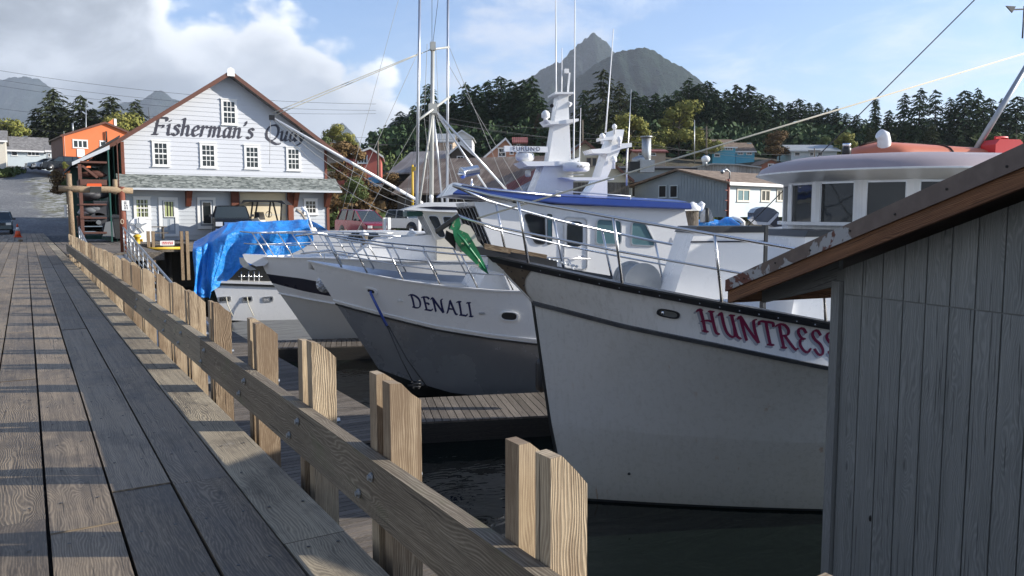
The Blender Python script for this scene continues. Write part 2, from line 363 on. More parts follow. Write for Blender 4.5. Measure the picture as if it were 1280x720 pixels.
# water
m,b,p=mat('harbour_water'); o=objc(b); b.put(p.inputs['Base Color'],(.004,.007,.006)); p.inputs['Roughness'].default_value=.03; p.inputs['IOR'].default_value=1.33
w1=b.noise(b.vm('MULTIPLY',o,(1.,1.7,1.)),1.1,3.,.55,.6); w2=b.noise(o,6.,2.,.5); bump(b,p,b.m('ADD',w1,b.m('MULTIPLY',w2,.12)),.22,.10); M['water']=m
w=MB(); w.poly([(-60,-40,WATER),(260,-40,WATER),(260,75,WATER),(-60,75,WATER)]); tag(w.build('water',M['water']),kind='structure')
# ground : harbour shore, flat lot, gravel hill on the left, wooded rise at the back
def ground_h(px,D):
    shore=interp(px,[-400,100,380,640,1300,1900],[58,58,56,66,92,100])
    if D<shore: return interp(D,[shore-7,shore],[-5.,-.1])
    xs=[-400,0,160,260,420,560,760,900,1060,1300,1900]
    def at(D0,z): return interp(px,xs,z)
    h60=0; 
    h90 =interp(px,xs,[4.6,4.8,3.8,1.0,2.0,2.4,1.0,.4,.4,.4,.4])
    h110=interp(px,xs,[8.3,8.2,6.6,3.0,7.0,5.0,4.5,3.0,3.0,2,2])
    h150=interp(px,xs,[10,10,9,7,11,11,11.5,11,11,9,9])
    h200=interp(px,xs,[12,12,11,10,15,18,18,18,17,14,14])
    h260=interp(px,xs,[13,13,12,12,18,22,22,22,20,17,17])
    return interp(D,[shore,shore+5,90+(shore-58)*.5,112+(shore-58)*.3,150,200,260,500,9000],[-.06,-.06,h90,h110,h150,h200,h260,10,0])
m,b,p=mat('gravel_and_turf'); o=objc(b)
gr=b.noise(o,.35,6.,.6,.4); g2=b.noise(o,5.,5.,.75); x,y,z=b.xyz(o)
gravel=b.ramp(b.m('MULTIPLY_ADD',g2,.8,b.m('MULTIPLY',gr,.3)),[(.3,(.07,.075,.08)),(.55,(.13,.135,.14)),(.78,(.30,.30,.29))])
turf=b.ramp(b.noise(o,1.4,7.,.7,.5),[(.3,(.06,.065,.03)),(.46,(.15,.145,.09)),(.55,(.32,.32,.30)),(.72,(.50,.51,.50))])
wood_=b.ramp(b.noise(o,.5,6.,.6),[(.3,(.03,.028,.015)),(.6,(.09,.07,.035)),(.8,(.11,.12,.05))])
trk=b.m('ABSOLUTE',b.m('ADD',x,b.mr(y,80,130,.9,1.6)))
side=b.mr(b.m('ADD',trk,b.m('MULTIPLY',b.m('SUBTRACT',gr,.5),6.)),1.3,2.9); side=b.m('MULTIPLY',side,b.mr(y,112,120,1.,0.)); side=b.m('MULTIPLY',side,b.mr(b.m('ADD',y,b.m('MULTIPLY',gr,6.)),82,86,0.,1.))
c=b.mix(side,gravel,turf); c=b.mix(b.mr(b.m('ADD',b.m('MULTIPLY',x,.8),b.m('MULTIPLY',z,.7)),17,23),c,wood_); b.put(p.inputs['Base Color'],c); p.inputs['Roughness'].default_value=.95
bump(b,p,b.m('ADD',g2,gr),.6,.12); M['ground']=m
g=MB(); pxs=np.linspace(-500,2000,110); Ds=list(np.arange(49,120,1.5))+list(np.arange(120,300,6))+[320,380,450,600,1000,2000,4500,9000]
rows=[]
for D in Ds:
    r=[]
    for px in pxs:
        h=ground_h(px,D); h+= (0 if D<66 else .35*math.sin(px*.05+D*.11)*min(1,(D-66)/40)) if D<300 else 0
        q=Fv*D+Rv*((px-640)/FPX*D); r.append((q.x,q.y,h))
    rows.append(r)
g.grid(rows,True,flip=True); tag(g.build('ground',M['ground']),kind='structure')
# hills and mountains : real relief, far away
def hill(name,sky,D,spread,mat_,seed,n=150,nd=36,amp=.10,base=0.,jag=.0):
    """sky = (px,py) skyline of the ridge standing D metres off"""
    rnd=np.random.RandomState(seed); xs=[q[0] for q in sky]; ys=[(HZ-q[1])/FPX*D for q in sky]
    ph=rnd.rand(40)*6.28; G=MB(); rows=[]
    def fb(a,c):
        v=0
        for k in range(5): f=2**k; v+=math.sin(a*f*1.3+ph[k]+2*math.sin(c*f*.9+ph[k+5]))*math.cos(c*f*1.1+ph[k+10]+1.5*math.sin(a*f+ph[k+15]))/f**.85
        return v
    for j in range(nd):
        t=j/(nd-1); dd=(t-.62)*spread; k=max(0,1-abs(t-.62)/.62) if t<.62 else max(0,1-(t-.62)/.38*.9)
        r=[]
        for i in range(n):
            px=xs[0]+(xs[-1]-xs[0])*i/(n-1); H0=interp(px,xs,ys)
            side=min(1,(px-xs[0])/(60.),(xs[-1]-px)/(60.)); side=max(0,side)
            rid=(k**1.05)
            nz=fb(px*.035,t*5.2)*amp*H0*(1-k**4)*min(1,k*5)
            nz+=jag*H0*fb(px*.11+3,t*19)*min(1,k*5)*(.15 if k>.97 else 1)*.4
            hh=H0*rid+nz
            if k>.97: hh+=H0*jag*.25*fb(px*.3,9.)
            dist=(D+dd); q=Fv*dist+Rv*((px-640)/FPX*D*(1+.25*dd/D)); r.append((q.x,q.y,max(-8,hh*(1 if side>=1 else side**.3))))
        rows.append(r)
    G.grid(rows,True,flip=True); return tag(G.build(name,mat_),kind='structure')
M['forest_hill']=ramp_mat('forested_slope',[(.35,(.005,.015,.013)),(.50,(.011,.030,.022)),(.62,(.022,.046,.032)),(.78,(.055,.075,.062))],.012,1.,1.,12.,.6)
M['rock_hill']=ramp_mat('forest_and_rock_slope',[(.34,(.010,.024,.022)),(.5,(.022,.040,.036)),(.62,(.045,.06,.058)),(.76,(.10,.11,.115))],.010,1.,1.,12.,.8)
hill('mountain',[(560,180),(610,150),(640,116),(662,98),(684,86),(700,80),(712,66),(724,56),(732,48),(738,44),(746,50),(756,58),(768,72),(800,90),(860,130),(930,190)],3600,1500,M['rock_hill'],3,200,50,.09,jag=.03)
hill('mountain',[(560,170),(620,160),(680,132),(712,105),(745,80),(770,68),(800,62),(815,66),(832,78),(850,88),(864,98),(878,108),(900,128),(960,165),(1040,200)],2500,1100,M['forest_hill'],5,200,50,.08,jag=.022)
hill('mountain',[(380,195),(408,165),(420,152),(432,148),(446,152),(458,164),(480,190)],6000,1300,M['rock_hill'],8,80,30,.08)
hill('hills',[(430,190),(455,178),(475,164),(495,152),(520,142),(560,132),(620,150),(700,180)],2000,900,M['forest_hill'],9,120,30,.1)
hill('mountain',[(-120,130),(-60,120),(0,108),(25,100),(45,98),(62,103),(80,116),(100,138),(118,160),(140,190)],6200,1700,M['rock_hill'],12,120,40,.06,jag=.02)
hill('mountain',[(60,190),(105,150),(125,138),(150,131),(175,127),(192,122),(203,112),(212,113),(222,122),(250,128),(300,150),(360,190)],5800,1600,M['rock_hill'],14,140,36,.06,jag=.02)
# ================================================================ pier deck (planks run along +Y)
pd_=MB(); edges=[-.28+.3035*k for k in range(-16,6)]
edges=[e for e in edges if e<1.24]; edges=sorted(edges)
edges[-1]=1.235
rs=random.Random(4)
for a,b_ in zip(edges[:-1],edges[1:]):
    y=-4.-rs.random()*3; pd_.cur=1 if b_>1.2 else 0
    while y<75:
        L=rs.uniform(3.2,5.6)
        if y+L>75: L=75-y
        zt=rs.uniform(-.006,.004); pd_.beam(((a+b_)/2,y+L/2,zt-.04),((0,1,0),(-1,0,0),(0,0,1)),L-.008,b_-a-.013+rs.uniform(-.006,.002),.08); y+=L
        if L<1: break
    
pd_.cur=2; rn=random.Random(31)
for a,b_ in zip(edges[:-1],edges[1:]):
    if b_<-1.5: continue
    yy=2.2
    while yy<13:
        for xx in (a+.07,b_-.07):
            pd_.lathe([(.0085,0),(.0085,.0012)],(xx+rn.uniform(-.02,.02),yy+rn.uniform(-.02,.02),.0035),(0,0,1),6,False)
        yy+=.61
deck=pd_.build('pier_deck',[M['deck'],M['edge'],M['black']]); tag(deck,kind='structure')
sb=MB(); sb.box((-5.2,-4,-.40),(1.15,57,-.10),1); tag(sb.build('pier_substructure',M['darkwood']),kind='structure')
# side landing to the quay and quay deck
qd=MB()
for k in range(54):
    y=34.45+k*.3
    if y>44: break
    qd.box((1.27,y,-.07),(4.7,y+.285,0),0)
k=0
x=1.27
while x<19.5:
    qd.box((x,44.1,-.07),(x+.285,49.9,rs.uniform(-.004,.004)),1); x+=.3
tag(qd.build('quay_deck',M['float']),kind='structure')
for sx in (1.5,3.0,4.6):
    pass
def piling(x,y,z0,z1,r=.16,label=None,mt='pile',group='timber pilings holding up the quay'):
    t=MB(); t.tube([(x,y,z0),(x,y,(z0+z1)/2),(x,y,z1)],[r*1.08,r,r*.95],10); o=t.build('piling',M[mt]); recenter(o,(x,y,z0)); tag(o,label,'piling',group); return o
for i in range(12): piling(5.2+i*1.3,44.4+(i%2)*1.6,-4,-.32,mt='darkwood',label='dark timber piling under the white hall\'s quay, %s from the left, %s row'%(['first','second','third','fourth','fifth','sixth','seventh','eighth','ninth','tenth','eleventh','last'][i],'front' if i%2==0 else 'back'))
fa=MB(); fa.box((4.7,44.0,-.42),(19.5,44.09,-.0),0); fa.box((4.72,44.2,-.32),(19.4,49.9,-.08),0); fa.box((1.3,34.36,-.32),(4.7,34.44,-.0),0); fa.box((4.62,34.5,-.32),(4.70,44.,-.0),1); tag(fa.build('quay_deck',M['oldwood']),kind='structure')
sea=MB(); sea.box((4.7,49.2,-4),(19.5,49.4,-.34)); tag(sea.build('seawall',M['darkwood']),kind='structure')
# floats
fl_=MB(); rs=random.Random(9)
y=1.0
while y<44:
    xr=4.25 if y<12.3 else 5.6; fl_.beam(((1.6+xr)/2,y+.07,-2.32),((1,0,0),(0,1,0),(0,0,1)),xr-1.6,.135,.05); y+=.15
fl_.cur=1; fl_.box((1.62,1,-2.75),(4.23,12.3,-2.36),1); fl_.box((1.62,12.31,-2.75),(5.58,44,-2.36),1)
# finger floats, turned like the boats
FA=RAD(-20.); fd=Vector((math.cos(FA),math.sin(FA),0)); fn=Vector((math.sin(FA),-math.cos(FA),0))
def finger(o,L,wd,zt=-2.3):
    o=Vector(o); n=int(L/.15)
    fl_.cur=0
    for i in range(n):
        sk=Vector((fd.x,fd.y,0)); fl_.beam(o+fd*(.15*i+.07)-fn*(wd/2)+Vector((0,0,-.025)),(-fn,fd,(0,0,-1)),wd,.135,.05)
    fl_.cur=1
    for side in (0,1): fl_.beam(o+fd*(L/2)-fn*(wd*side+(.04 if side==0 else -.04))+Vector((0,0,-.235)),(fd,fn,(0,0,1)),L,.09,.40)
    fl_.beam(o+fd*(L/2)-fn*(wd/2)+Vector((0,0,-.30)),(fd,fn,(0,0,1)),L-.2,wd-.2,.3)
p0=atZ(520,528,-2.3); finger(p0-fd*.55,10.5,1.95)
p1=atZ(330,436,-2.3); finger(p1+fd*.2,9.,1.5)
tag(fl_.build('floating_dock',[M['float'],M['darkwood']]),kind='structure')
# ================================================================ guard rail along the pier edge
gr_=thing('timber_guard_rail','long weathered timber guard rail with stubby upright boards along the pier edge','guard rail',(1.27,-1,0))
rs=random.Random(11)
ys=[(-1,2.55),(2.55,6.02),(6.02,9.6),(9.6,13.6),(13.6,18),(18,22.5),(22.5,27),(27,33)]
ys=[(-1.2,4.2+3.0),(7.2,11.9),(11.9,16.7),(16.7,21.6),(21.6,27),(27,33.2)]
def rail_top(y): return .43+.0*y
for a,b_ in ys:
    t=MB(); dz=rs.uniform(-.006,.006); t.beam((1.275+rs.uniform(-.003,.003),(a+b_)/2,.298+dz),((0,1,0),(-1,0,0),(0,0,1)),b_-a-.012,.066,.265); o=t.build('guard_beam',M['curb'],gr_)
    bv=o.modifiers.new('b','BEVEL'); bv.width=.006; bv.segments=2
first=None
pairs=[.73,1.925,3.15,4.25,5.52,6.95,8.12,9.1,10.3,11.65,12.9,14.2,15.6,16.8,17.9,18.95,20.1,21.2]+[22.35+1.15*i for i in range(10)]
def board(y,x0,w,th,zt,cut,seed):
    """upright board: narrow edge to the pier, broad face along -Y, outer top corner cut off"""
    t=MB(); z0=-.42
    rq=random.Random(seed*13+int(y*100)); j=lambda a=.004:rq.uniform(-a,a)
    P=[(x0,y,z0),(x0+w,y,z0),(x0+w+j(),y,zt*.35),(x0+w+j(),y,zt-cut),(x0+w*.7+j(),y,zt-cut*.52+j(.008)),(x0+w*.30+j(.012),y,zt+j()),(x0+j(.003),y,zt+j(.006)),(x0+j(.003),y,zt*.4)]
    o=random.randint(1,400)*100.+random.random()*3
    f=[Vector(q) for q in P]; bk=[q+Vector((0,th,0)) for q in f]
    uv=lambda q,s=0:(o+q[2]+.5,o+s+(q[0]-x0)+.3)
    uy=lambda q,s=1.:(o+q[2]+.5,o+s+(q[1]-y)+.3)
    t.poly(f,[uv(q) for q in f]); t.poly(list(reversed(bk)),[uv(q,2.) for q in reversed(bk)])
    for k0,k1,sh in ((0,7,1.),(7,6,1.)): q4=(bk[k0],f[k0],f[k1],bk[k1]); t.poly(q4,[uy(q,sh) for q in q4])
    for k0 in (1,2): q4=(f[k0],bk[k0],bk[k0+1],f[k0+1]); t.poly(q4,[uy(q,3.) for q in q4])
    for i in (3,4,5): t.poly([f[i],bk[i],bk[i+1],f[i+1]],[(o+.1*q[0],o+q[1]*1.) for q in (f[i],bk[i],bk[i+1],f[i+1])])
    return t
for i,y in enumerate(pairs):
    if y>33: break
    near=True
    for kk in range(1 if i in (8,13,19) else 2):
        yy=y+kk*(.085+rs.uniform(.085,.10))+rs.uniform(-.01,.01)
        t=board(yy,1.312+rs.uniform(-.0,.006),rs.uniform(.135,.15),.085 if near else rs.uniform(.10,.2),.78+rs.uniform(-.03,.02)-(.01 if kk else 0),rs.uniform(.08,.11),i)
        o=t.build('guard_post',M['post'],gr_)
        if y<12: bv=o.modifiers.new('b','BEVEL'); bv.width=.005; bv.segments=2
        if y<12:
            bt=MB()
            bt.lathe([(.022,0),(.022,.006),(.013,.007),(.013,.018)],(1.239,yy+.04,.355 if kk==0 else .235),(-1,0,0),8,False); bt.build('bolt',M['galv'],o)
            if kk==0:
                bt=MB(); bt.lathe([(.016,0),(.016,.02)],(1.312+.145,yy+.04,.33),(1,0,0),8,False); bt.build('bolt',M['galv'],o)
# ================================================================ shed on the right
sx,sy=5.89,4.31; SH=RAD(90-9.6)           # wall runs from the far corner towards the camera along -h
hv=Vector((math.sin(RAD(9.6)),math.cos(RAD(9.6)),0)); wn=Vector((-math.cos(RAD(9.6)),math.sin(RAD(9.6)),0)); A=Vector((sx,sy,0))
shed=thing('wooden_shed','grey boarded shed with a brown metal edged gable roof beside the pier','shed',(sx,sy,-2.3))
def sp(a,o,z): return A-hv*a+wn*o+Vector((0,0,z))     # a along wall towards camera, o outwards
SW=5.2; PK=2.62; pitch=None
tip=atP(911,378.5,sp(0,.32,0),wn); upt=atP(1279,234,sp(0,.32,0),wn)   # underside of the rake board
a_t=-(tip-A).dot(hv); a_u=-(upt-A).dot(hv); sl=(upt.z-tip.z)/(a_u-a_t); rz=lambda a:tip.z+sl*(a-a_t)
print('shed slope',math.degrees(math.atan(sl)),a_t,a_u,tip.z,upt.z)
zpk=rz(PK)
rf=lambda a:rz(a) if a<=PK else zpk-sl*(a-PK)
aend=SW-a_t
# siding: groove boards, upper and lower sheets
def topz(a): return rf(a)+.0
wl_=MB(); bw=.2032
for i in range(int(SW/bw)+1):
    a0=.09+i*bw+.006; a1=min(SW-.09,.09+(i+1)*bw-.006)
    if a1<=a0: break
    for (z0,z1) in ((-2.3,.826),(.836,9)):
        pts=[sp(a0,0,z0),sp(a1,0,z0)]
        if z1>5:
            pts+= [sp(a1,0,topz(a1))]+([sp(PK,0,topz(PK))] if a0<PK<a1 else [])+[sp(a0,0,topz(a0))]
        else: pts+=[sp(a1,0,z1),sp(a0,0,z1)]
        if pts[-1].z<z0+.03: continue
        # uv grain vertical
        o=wl_.off() if False else (7+(i//6)+(3 if z1>5 else 0))*100.
        n=len(pts); fr=pts; bk=[q-wn*.012 for q in pts]
        U=lambda q:(o+q.z+3,o+(-(q-A).dot(hv))+6)
        wl_.poly(fr[::-1],[U(q) for q in fr[::-1]])
        for k in range(n):
            q,r=fr[k],fr[(k+1)%n]; wl_.poly([q,r,r-wn*.012,q-wn*.012],[U(q)]*4)
o=wl_.build('wall',M['siding_shed'],shed)
b2=MB(); b2.poly([sp(.0,-.013,-2.3),sp(SW,-.013,-2.3),sp(SW,-.013,topz(SW)),sp(PK,-.013,topz(PK)),sp(0,-.013,topz(0))]); 
# other walls of the shed (a real volume)
bd=2.6
b2.poly([sp(0,-.013,-2.3),sp(0,-bd,-2.3),sp(0,-bd,topz(0)-.03),sp(0,-.013,topz(0)-.03)]); b2.poly([sp(SW,-.013,-2.3),sp(SW,-bd,-2.3),sp(SW,-bd,topz(SW)),sp(SW,-.013,topz(SW))])
b2.poly([sp(0,-bd,-2.3),sp(SW,-bd,-2.3),sp(SW,-bd,topz(SW)),sp(PK,-bd,topz(PK)),sp(0,-bd,topz(0))]); b2.build('wall',M['siding_dark'],shed)
tr=MB(); tr.beam(sp(.035,.012,(-2.3+topz(0))/2-.03),((0,0,1),hv,wn),topz(0)+2.3-.1,.09,.05); tr.beam(sp(-.02,-.03,(-2.3+topz(0))/2-.05),((0,0,1),hv,wn),topz(0)+2.3-.14,.04,.07); tr.build('corner_board',M['siding_dark'],shed)
# roof: sheathing slab, raw fascia, metal drip edge
for side in (0,1):
    f=lambda a:(a if side==0 else SW-a)
    a0,a1=a_t,PK
    ang=(lambda q:q)
    sl_=MB()
    P=[sp(f(a0),.32,rz(a0)+.13),sp(f(a1),.32,rz(a1)+.13),sp(f(a1),-bd-.3,rz(a1)+.13),sp(f(a0),-bd-.3,rz(a0)+.13)]
    sl_.prism(P,(0,0,.05)); sl_.build('roof_sheet',M['roofmetal'] if 'roofmetal' in M else M['darkwood'],shed)
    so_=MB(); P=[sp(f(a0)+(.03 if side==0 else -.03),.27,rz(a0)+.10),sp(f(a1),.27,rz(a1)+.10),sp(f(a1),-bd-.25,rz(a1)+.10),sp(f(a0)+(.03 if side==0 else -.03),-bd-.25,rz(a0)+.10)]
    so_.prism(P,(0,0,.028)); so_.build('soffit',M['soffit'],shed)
    fs=MB(); P=[sp(f(a0),.32,rz(a0)),sp(f(a1),.32,rz(a1)),sp(f(a1),.32,rz(a1)+.127),sp(f(a0),.32,rz(a0)+.127)]
    fs.prism(P,-wn*.04); fs.build('fascia_board',M['raw'],shed)
    # lower eave board along the eave, and lookout rafters
    ev=MB(); q0=sp(f(a0)+(-.004 if side==0 else .004),.318,rz(a0)+.06); q1=sp(f(a0)+(-.004 if side==0 else .004),-bd-.3,rz(a0)+.06); ev.bar(q0,q1,.035,.12); ev.build('fascia_board',M['raw'],shed)
    for oo in (.02,):
        lk=MB(); P=[sp(f(a0+.05),oo-.05,rz(a0)-.03+.02),sp(f(.0),oo-.05,rz(0)-.12),sp(f(.0),oo-.05,rz(0)+.09),sp(f(a0+.05),oo-.05,rz(a0+.05)+.09)]
        lk.prism(P,-wn*.045); lk.build('lookout_rafter',M['siding_dark'] if side==0 else M['soffit'],shed)
# metal drip edge with worn paint
m,b,p=mat('worn_brown_flashing'); o=objc(b); n=b.noise(o,2.2,7.,.62,.5); x,y,z=b.xyz(o)
lowf=b.mr(z,3.0,4.0,.30,-.10)
k=b.m('ADD',n,lowf); wear=b.mr(k,.60,.615); rust=b.mr(k,.70,.715)
c=b.mix(wear,b.mix(b.mr(b.noise(o,9.,4.),.4,.7),(.095,.070,.060),(.13,.098,.083)),(.30,.31,.32)); c=b.mix(rust,c,(.10,.028,.018))
b.put(p.inputs['Base Color'],c); p.inputs['Roughness'].default_value=.38; p.inputs['Metallic'].default_value=.15; bump(b,p,b.m('ADD',wear,rust),.3,.003); M['flash']=m
for side in (0,1):
    f=lambda a:(a if side==0 else SW-a)
    fl=MB(); tt=.155; e=.03
    P=[sp(f(a_t-e),.345,rz(a_t-e)+.118),sp(f(PK),.345,rz(PK)+.12),sp(f(PK),.345,rz(PK)+.12+tt),sp(f(a_t-e),.345,rz(a_t-e)+.118+tt*.72)]
    fl.prism(P,-wn*.012)
    P=[sp(f(a_t-e),.33,rz(a_t-e)+.118+tt*.72-.012),sp(f(PK),.33,rz(PK)+.12+tt-.012),sp(f(PK),-bd-.32,rz(PK)+.12+tt-.012),sp(f(a_t-e),-bd-.32,rz(a_t-e)+.118+tt*.72-.012)]
    fl.prism(P,(0,0,.01))
    P=[sp(f(a_t-e),.333,rz(a_t-e)+.118),sp(f(a_t-e),-bd-.32,rz(a_t-e)+.118),sp(f(a_t-e),-bd-.32,rz(a_t-e)+.118+tt*.68),sp(f(a_t-e),.333,rz(a_t-e)+.118+tt*.68)]
    fl.prism(P,hv*(-.01 if side==1 else .01))
    fo=fl.build('metal_edging',M['flash'],shed)
    for i in range(7):
        s_=MB(); a=a_t+.25+i*.42; s_.lathe([(.009,0),(.009,.004),(.004,.006)],sp(f(a),.346,rz(a)+.165+.02*(i%2)),wn,8,False); s_.build('screw',M['darkwood'],fo)
kn=MB()
q=atP(1088,648,sp(0,0,0),wn); kn.ball(q+wn*.002,.012,(1,1,2.2),8,6); kn.build('knot',M['darkwood'],shed)
# ================================================================ boats
class Fr:
    """boat frame: a aft along the keel, b to port (towards the camera), z up"""
    def __init__(s,ox,oy,ang=-20.):
        a=RAD(ang); s.o=Vector((ox,oy,0)); s.d=Vector((math.cos(a),math.sin(a),0)); s.n=Vector((math.sin(a),-math.cos(a),0)); s.rz=a
    def w(s,a,b,z): return s.o+s.d*a+s.n*b+Vector((0,0,z))
    def pl(s,x,y,b=0.):
        q=atP(x,y,s.o+s.n*b,s.n); v=q-s.o; return (v.dot(s.d),v.z)
def bfun(B,s0,l,p=2.): return lambda s:(B*(1-max(0,(1-(s-s0)/l))**p) if s>s0 else 0.)
class Hull:
    """levels: (s0, z(s) table, beam function, length)"""
    def __init__(h,fr,levels,L,flare=0.):
        h.fr=fr; h.lv=levels; h.L=L; h.flare=flare
    def loc(h,l,u,side=1):
        k=min(int(l),len(h.lv)-2); t=l-k
        def P(i):
            s0,zt,bf=h.lv[i]; s=s0+u*(h.L-s0); return Vector((s,bf(s),interp(s,zt[0],zt[1])))
        p=P(k).lerp(P(k+1),t); p.y*=1-h.flare*math.sin(math.pi*t)*(1-u) if k<len(h.lv)-1 else 1; p.y*=side; return p
    def pt(h,l,u,side=1,out=0.):
        p=h.loc(l,u,side); q=h.fr.w(*p)
        if out:
            e=1e-3; a=h.fr.w(*h.loc(l,min(1,u+e),side))-h.fr.w(*h.loc(l,max(0,u-e),side)); c=h.fr.w(*h.loc(min(len(h.lv)-1,l+.02),u,side))-h.fr.w(*h.loc(max(0,l-.02),u,side))
            n=a.cross(c); n.normalize()
            if n.dot(h.fr.n*side)<0: n=-n
            q=q+n*out
        return q
    def u_at(h,l,s):
        lo,hi=0.,1.
        for _ in range(40):
            m=(lo+hi)/2
            if h.loc(l,m).x<s: lo=m
            else: hi=m
        return lo
    def mesh(h,mats_of_band,sub=4,nu=48,m=None):
        m=m or MB(); us=[(i/nu)**1.6 for i in range(nu+1)]
        for side in (1,-1):
            for k in range(len(h.lv)-1):
                m.cur=mats_of_band[k]
                rows=[[h.pt(k+j/sub,u,side) for u in us] for j in range(sub+1)]
                m.grid(rows,True,flip=(side==1))
        m.cur=mats_of_band[0]; n=len(h.lv)-1
        m.poly([h.pt(k,1,1) for k in range(n+1)]+[h.pt(k,1,-1) for k in range(n,-1,-1)])
        return m
    def strip(h,l0,l1,out,u0=0.,u1=1.,nu=60,side=1,m=None,th=None,pw=1.3):
        """raised band between two levels on the skin, with edges"""
        m=m or MB(); us=[u0+(u1-u0)*(i/nu)**pw for i in range(nu+1)]
        a=[h.pt(l0,u,side,.001) for u in us]; b=[h.pt(l0,u,side,out) for u in us]; c=[h.pt(l1,u,side,out) for u in us]; d=[h.pt(l1,u,side,.001) for u in us]
        m.grid([a,b,c,d],False,flip=(side==1)); 
        m.poly([a[0],b[0],c[0],d[0]]); m.poly([d[-1],c[-1],b[-1],a[-1]]); return m
def railing(h,tops,off,base_s,r,mat_top,parent,side=1,mids=(.5,),front=None,up=.85,fwd=.15,outw=.1,slist=None,rs=None,close=True):
    """pipe rail whose posts lean forward from the sheer line"""
    fr=h.fr; L0=0
    def top(s,f=1.):
        u=h.u_at(0,s); p=h.loc(0,u,side); return fr.w(p.x-fwd*f,p.y+side*(outw*f-.05),p.z+up*f)
    t=MB(); P=[top(s) for s in slist]
    if front: P=[fr.w(*front)]+P
    # smooth
    t.tube(P,r,8); t.build('top_rail',mat_top,parent)
    for mf in mids:
        t=MB(); P=[top(s,mf) for s in slist]
        if front: P=[fr.w(front[0]+fwd*(1-mf)*.5,front[1],front[2]-up*(1-mf))]+P
        t.tube(P,r*.75,8); t.build('mid_rail',mat_top,parent)
    for s in base_s:
        t=MB(); t.tube([top(s,0),top(s,1)],r*.95,8); t.build('stanchion',rs or mat_top,parent)
def cat(pts,n=14):
    P=[np.array(p,float) for p in pts]; P=[2*P[0]-P[1]]+P+[2*P[-1]-P[-2]]; out=[]
    for i in range(1,len(P)-2):
        for k in range(n):
            t=k/n; out.append(.5*((2*P[i])+(-P[i-1]+P[i+1])*t+(2*P[i-1]-5*P[i]+4*P[i+1]-P[i+2])*t*t+(-P[i-1]+3*P[i]-3*P[i+1]+P[i+2])*t**3))
    out.append(P[-2]); return np.array(out)
